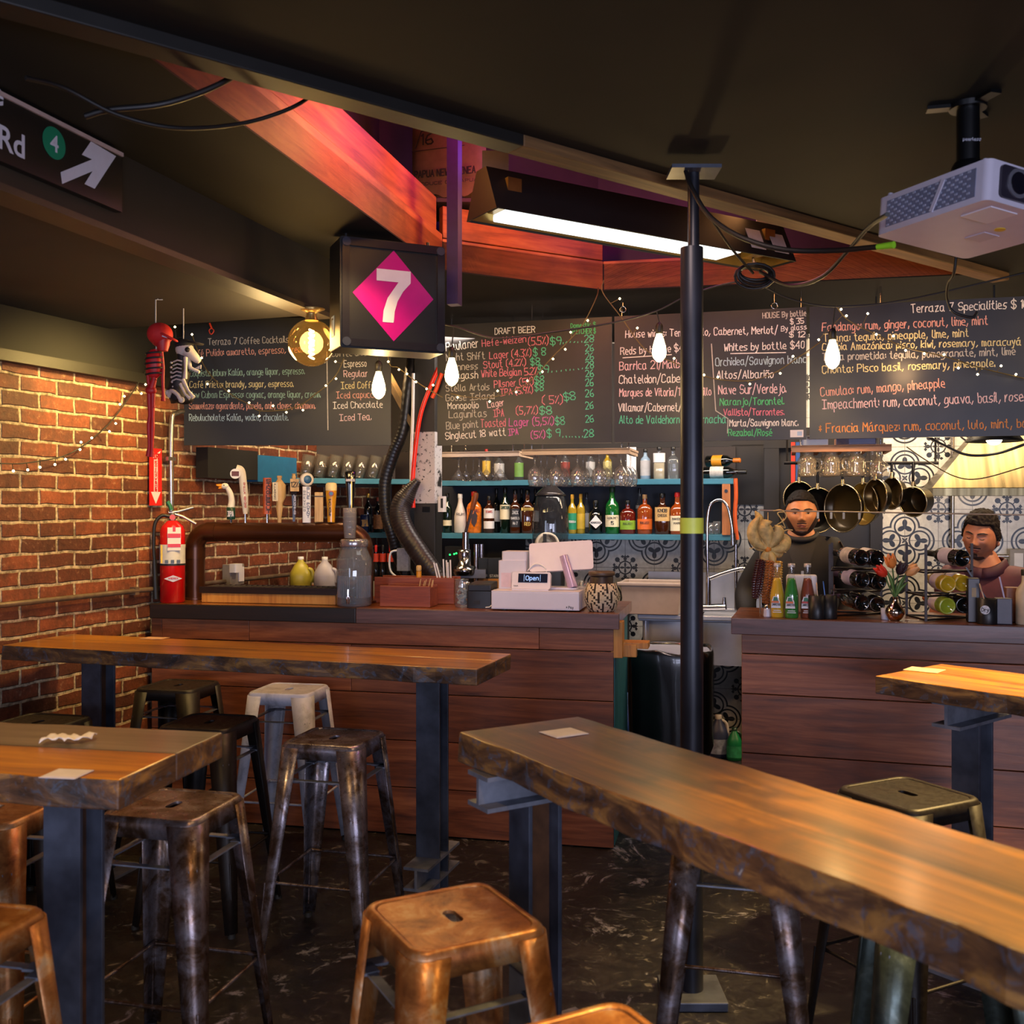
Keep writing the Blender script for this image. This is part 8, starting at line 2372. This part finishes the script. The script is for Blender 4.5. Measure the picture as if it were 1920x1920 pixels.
def fairy(label, line, bulbs, Yf, mat=WIRE):
    c = curve([atY(x, y, Yf(x, y)) for x, y in line], 6)
    t = thing('fairy_light_string', label, 'string lights', c[0], 0, 'fairy light strings')
    MB().tube(c, .0030, 6).build('wire', mat, t)
    b0 = None
    for x, y in bulbs:
        p = atY(x, y, Yf(x, y)-.012)
        near = min(c, key=lambda q_: (q_-p).length)
        MB().tube([near, near.lerp(p, .6), p], .0018, 5).build('bulb_lead', mat, t)
        MB().sphere(p, .0052, 8).build('bulb', FAIRY, t)
def Yw(x, y):
    if x < 300: 
        q_ = wallp(x); return q_.y-.05
    return 5.30
fairy('fairy lights swagged across the brick wall', [(0, 869), (50, 868), (130, 851), (190, 808), (215, 782), (245, 741), (272, 697), (300, 655), (330, 635)],
      [(25, 883), (52, 881), (75, 876), (103, 871), (123, 861), (150, 843), (152, 829), (172, 821), (205, 809), (217, 794), (225, 758), (233, 743), (265, 738), (273, 721), (328, 613), (300, 648), (360, 627), (378, 671)], Yw)
Yl = lambda x, y: 5.38
fairy('fairy lights swagged across the coffee menu board', [(360, 628), (385, 690), (430, 737), (465, 757), (487, 770), (537, 768), (568, 757), (590, 740), (613, 722), (632, 700), (645, 672)],
      [(389, 720), (429, 733), (467, 755), (486, 780), (512, 761), (537, 773), (568, 769), (611, 723), (630, 710), (629, 678)], Yl, WIREG)
fairy('fairy lights running from the box sign to the flaked post', [(726, 538), (728, 672), (748, 690), (780, 715), (812, 735), (830, 745)], [(728, 678), (748, 693), (763, 701), (780, 716), (800, 729), (812, 722)], lambda x, y: 5.25, WIREG)
fairy('fairy lights crossing the draft beer board', [(1122, 535), (1118, 558), (1088, 615), (1037, 668), (1008, 700), (985, 722), (950, 738), (918, 745), (880, 745), (845, 738)],
      [(1102, 601), (1070, 623), (1060, 655), (1037, 673), (1017, 697), (989, 714), (968, 735), (933, 733), (858, 745), (918, 753)], lambda x, y: 5.2 if y > 545 else 5.36, WIREG)
fairy('fairy lights crossing the wine list board', [(1132, 525), (1130, 548), (1165, 595), (1210, 655), (1264, 680), (1330, 708), (1400, 714), (1450, 700), (1500, 668), (1540, 640)],
      [(1162, 560), (1195, 615), (1264, 672), (1320, 703), (1346, 707), (1406, 720), (1463, 700), (1487, 668), (1515, 665)], lambda x, y: 5.1, WIREG)
fairy('fairy lights crossing the specialities board', [(1567, 573), (1590, 600), (1645, 628), (1700, 652), (1770, 668), (1840, 690), (1930, 712)],
      [(1577, 580), (1587, 592), (1627, 588), (1643, 627), (1675, 630), (1535, 637), (1698, 657), (1733, 663), (1770, 665), (1797, 690), (1833, 702), (1877, 686), (1905, 702)], lambda x, y: 4.9, WIREG)
# ---------------------------------------------------------------- hanging skeletons
SKR = P('skeleton_red', '#b8161a', .5, var=.12); CAPRD = P('cap_cloth_red', '#c41a18', .75); BLK2 = P('rib_black', '#141011', .6); BONE = P('bone_white', '#cfc6b8', .6, var=.1); WHS = P('string_white', '#c8c2b6', .6)
def sk(px, py, Y=4.33): return atY(px, py, Y)
k = 4.33/FP
t = thing('toy_skeleton', 'red toy skeleton in a red cap hanging from the ceiling box', 'toy skeleton', sk(297, 852))
MB().tube([sk(305, 562), sk(292, 562), sk(292, 600), sk(293, 655)], .0025, 6).cyl(sk(296, 562), (sk(296, 562).x, sk(296, 562).y, 2.502), .0025, None, 6).build('string', WHS, t)
X = T(sk(300, 632))
MB().sphere((0, 0, 0), .042, 12, 0, (1, 1.05, 1.05), X).lathe([(.020, -.062), (.028, -.035), (.03, -.01)], X @ T(.016, -.01, 0), 12).build('skull', SKR, t)
MB().sphere((0, 0, .012), .052, 14, 0, (1.02, 1.1, .95), X).build('cap', CAPRD, t)
MB().lathe([(.001, 0), (.040, 0), (.046, .004), (.04, .010), (.001, .011)], X @ T(.042, -.025, -.008) @ Matrix.Rotation(.45, 4, 'Y') @ Matrix.Diagonal((1, .8, 1, 1)), 16).build('cap_brim', CAPRD, t)
MB().box((.036, -.045, .008), (.022, .006, .012), X @ Matrix.Rotation(.3, 4, 'Y')).build('cap_badge', SWH, t)
MB().cyl(sk(293, 655), sk(289, 712), .012, None, 10).cyl(sk(289, 712), sk(284, 728), .012, .016, 10).build('spine', SKR, t)
c_ = sk(289, 682)
mb = MB()
prof = [(.012, -.062), (.026, -.05), (.034, -.02), (.035, .015), (.028, .045), (.014, .06)]
mb.lathe(prof, T(c_) @ Matrix.Diagonal((1, .8, 1, 1)), 16).build('rib_cage', SKR, t)
for i in range(5):
    z = -.044+.022*i; r = .030+.008*math.sin(PI*(i+1)/6)
    MB().tube([c_+Vector((r*math.cos(a*PI/8), r*.8*math.sin(a*PI/8), z+.004*math.cos(a*PI/8))) for a in range(17)], .0042, 6, cap=False).build('rib', BLK2, t)
MB().sphere(sk(283, 732), .022, 10, 0, (1.1, .8, .9)).build('pelvis', SKR, t)
MB().tube([sk(280, 738), sk(281, 780), sk(279, 795)], [.011, .008, .010], 8).tube([sk(279, 795), sk(280, 835), sk(278, 856)], [.010, .007, .012], 8).build('leg', SKR, t)
MB().tube([sk(287, 738), sk(286, 785), sk(286, 800)], [.011, .008, .010], 8).tube([sk(286, 800), sk(285, 838), sk(284, 857)], [.010, .007, .012], 8).build('leg', SKR, t)
MB().tube([sk(302, 660), sk(306, 690), sk(305, 706)], [.010, .007, .008], 8).tube([sk(305, 706), sk(306, 735), sk(306, 752)], [.008, .006, .010], 8).build('arm', SKR, t)
MB().tube([sk(279, 664), sk(276, 690), sk(278, 712)], [.009, .006, .008], 8).tube([sk(278, 712), sk(283, 740), sk(288, 765)], [.008, .006, .009], 8).build('arm', SKR, t)
def dk(px, py): return atY(px, py, 4.54)
t = thing('toy_dog_skeleton', 'black and white skeleton dog toy in a dark cap hanging beside the red skeleton', 'toy dog skeleton', dk(340, 754))
MB().cyl(dk(344, 640), dk(344, 580), .0025, None, 6).cyl(dk(344, 580), (dk(344, 580).x, dk(344, 580).y, 2.502), .0025, None, 6).build('string', WHS, t)
MB().tube(curve([dk(341, 664), dk(342, 690), dk(335, 715), dk(333, 735), dk(338, 750)], 5), [.024]*6+[.040]*8+[.044]*7, 12).sphere(dk(345, 748), .036, 10, 0, (1.2, .9, .7)).build('body', BLK2, t)
hd_ = dk(346, 655)
MB().sphere(hd_, .040, 12, 0, (1, .9, .95)).lathe([(.030, 0), (.024, .03), (.017, .065), (.010, .075)], alongm(hd_+Vector((.015, -.012, -.005)), dk(378, 682))[0], 12).build('skull', BONE, t)
MB().tube([hd_+Vector((.015, -.01, -.035)), dk(357, 690), dk(374, 698)], [.014, .010, .007], 8).build('jaw', BONE, t)
mb = MB()
for i in range(5): mb.cyl(dk(366+2.6*i, 690-1.4*i), dk(366+2.6*i, 694-.6*i), .0035, .0015, 6)
mb.build('tooth', BONE, t)
MB().sphere(dk(356, 658)+Vector((0, -.034, 0)), .012, 8).build('eye_socket', BLK2, t)
MB().sphere(hd_+Vector((-.004, .006, .018)), .042, 12, 0, (1, 1, .7)).lathe([(.001, 0), (.034, 0), (.036, .006), (.001, .008)], T(dk(367, 645)) @ Matrix.Rotation(.15, 4, 'Y'), 14).build('cap', P('cap_cloth_dark', '#1d1a1a', .8), t)
for i in range(6):
    yy = 678+7*i; x0 = 330-.4*i
    MB().tube([dk(x0, yy+3)+Vector((0, -.038, 0)), dk(x0+9, yy)+Vector((0, -.046, 0)), dk(x0+17, yy+2)+Vector((0, -.040, 0))], .0035, 6).build('rib', BONE, t)
MB().tube([dk(352, 672)+Vector((0, -.03, 0)), dk(354, 695)+Vector((0, -.045, 0)), dk(352, 712)+Vector((0, -.04, 0))], [.010, .007, .011], 8).build('arm_bone', BONE, t)
MB().tube([dk(349, 714)+Vector((0, -.045, 0)), dk(360, 735)+Vector((0, -.05, 0)), dk(370, 748)+Vector((0, -.05, 0))], [.010, .006, .010], 8).build('arm_bone', BONE, t)
MB().tube([dk(345, 722)+Vector((0, -.05, 0)), dk(355, 742)+Vector((0, -.055, 0)), dk(364, 750)+Vector((0, -.055, 0))], [.008, .005, .009], 8).build('arm_bone', BONE, t)
MB().tube(curve([dk(321, 745)+Vector((0, -.03, 0)), dk(328, 735)+Vector((0, -.05, 0)), dk(340, 742)+Vector((0, -.055, 0)), dk(346, 752)+Vector((0, -.055, 0))], 5), .009, 8).sphere(dk(320, 738)+Vector((0, -.03, 0)), .014, 8).sphere(dk(347, 752)+Vector((0, -.05, 0)), .014, 8).build('leg_bone', BONE, t)
for i in range(6): 
    MB().sphere(dk(326-.6*i+.25*i*i, 682+9*i)+Vector((0, -.034, 0)), .0055, 6).build('vertebra', BONE, t)
# pendant heart charm on the board
q = atY(396, 615, 5.46)
soloW(MB().tube([atY(393, 606, 5.46), atY(397, 616, 5.46)], .006, 6).tube(curve([q, atY(392, 620, 5.46), atY(396, 627, 5.46), atY(401, 620, 5.46), q], 4), .003, 6), 'hook_charm', P('charm_red', '#c8402a', .4), 'little red and white hook charm on top of the coffee menu board', 'hook', q)
cable('thick black cable drooping in front of the hood under the specialities board', [atY(1735, 815, 5.35), atY(1770, 835, 5.3), atY(1815, 853, 5.25), atY(1870, 850, 5.2), atY(1930, 830, 5.15)], .008)
cable('thin brown cable drooping in front of the hood', [atY(1700, 838, 5.35), atY(1735, 862, 5.3), atY(1790, 893, 5.25), atY(1840, 897, 5.2), atY(1930, 872, 5.15)], .0035, WIREG)
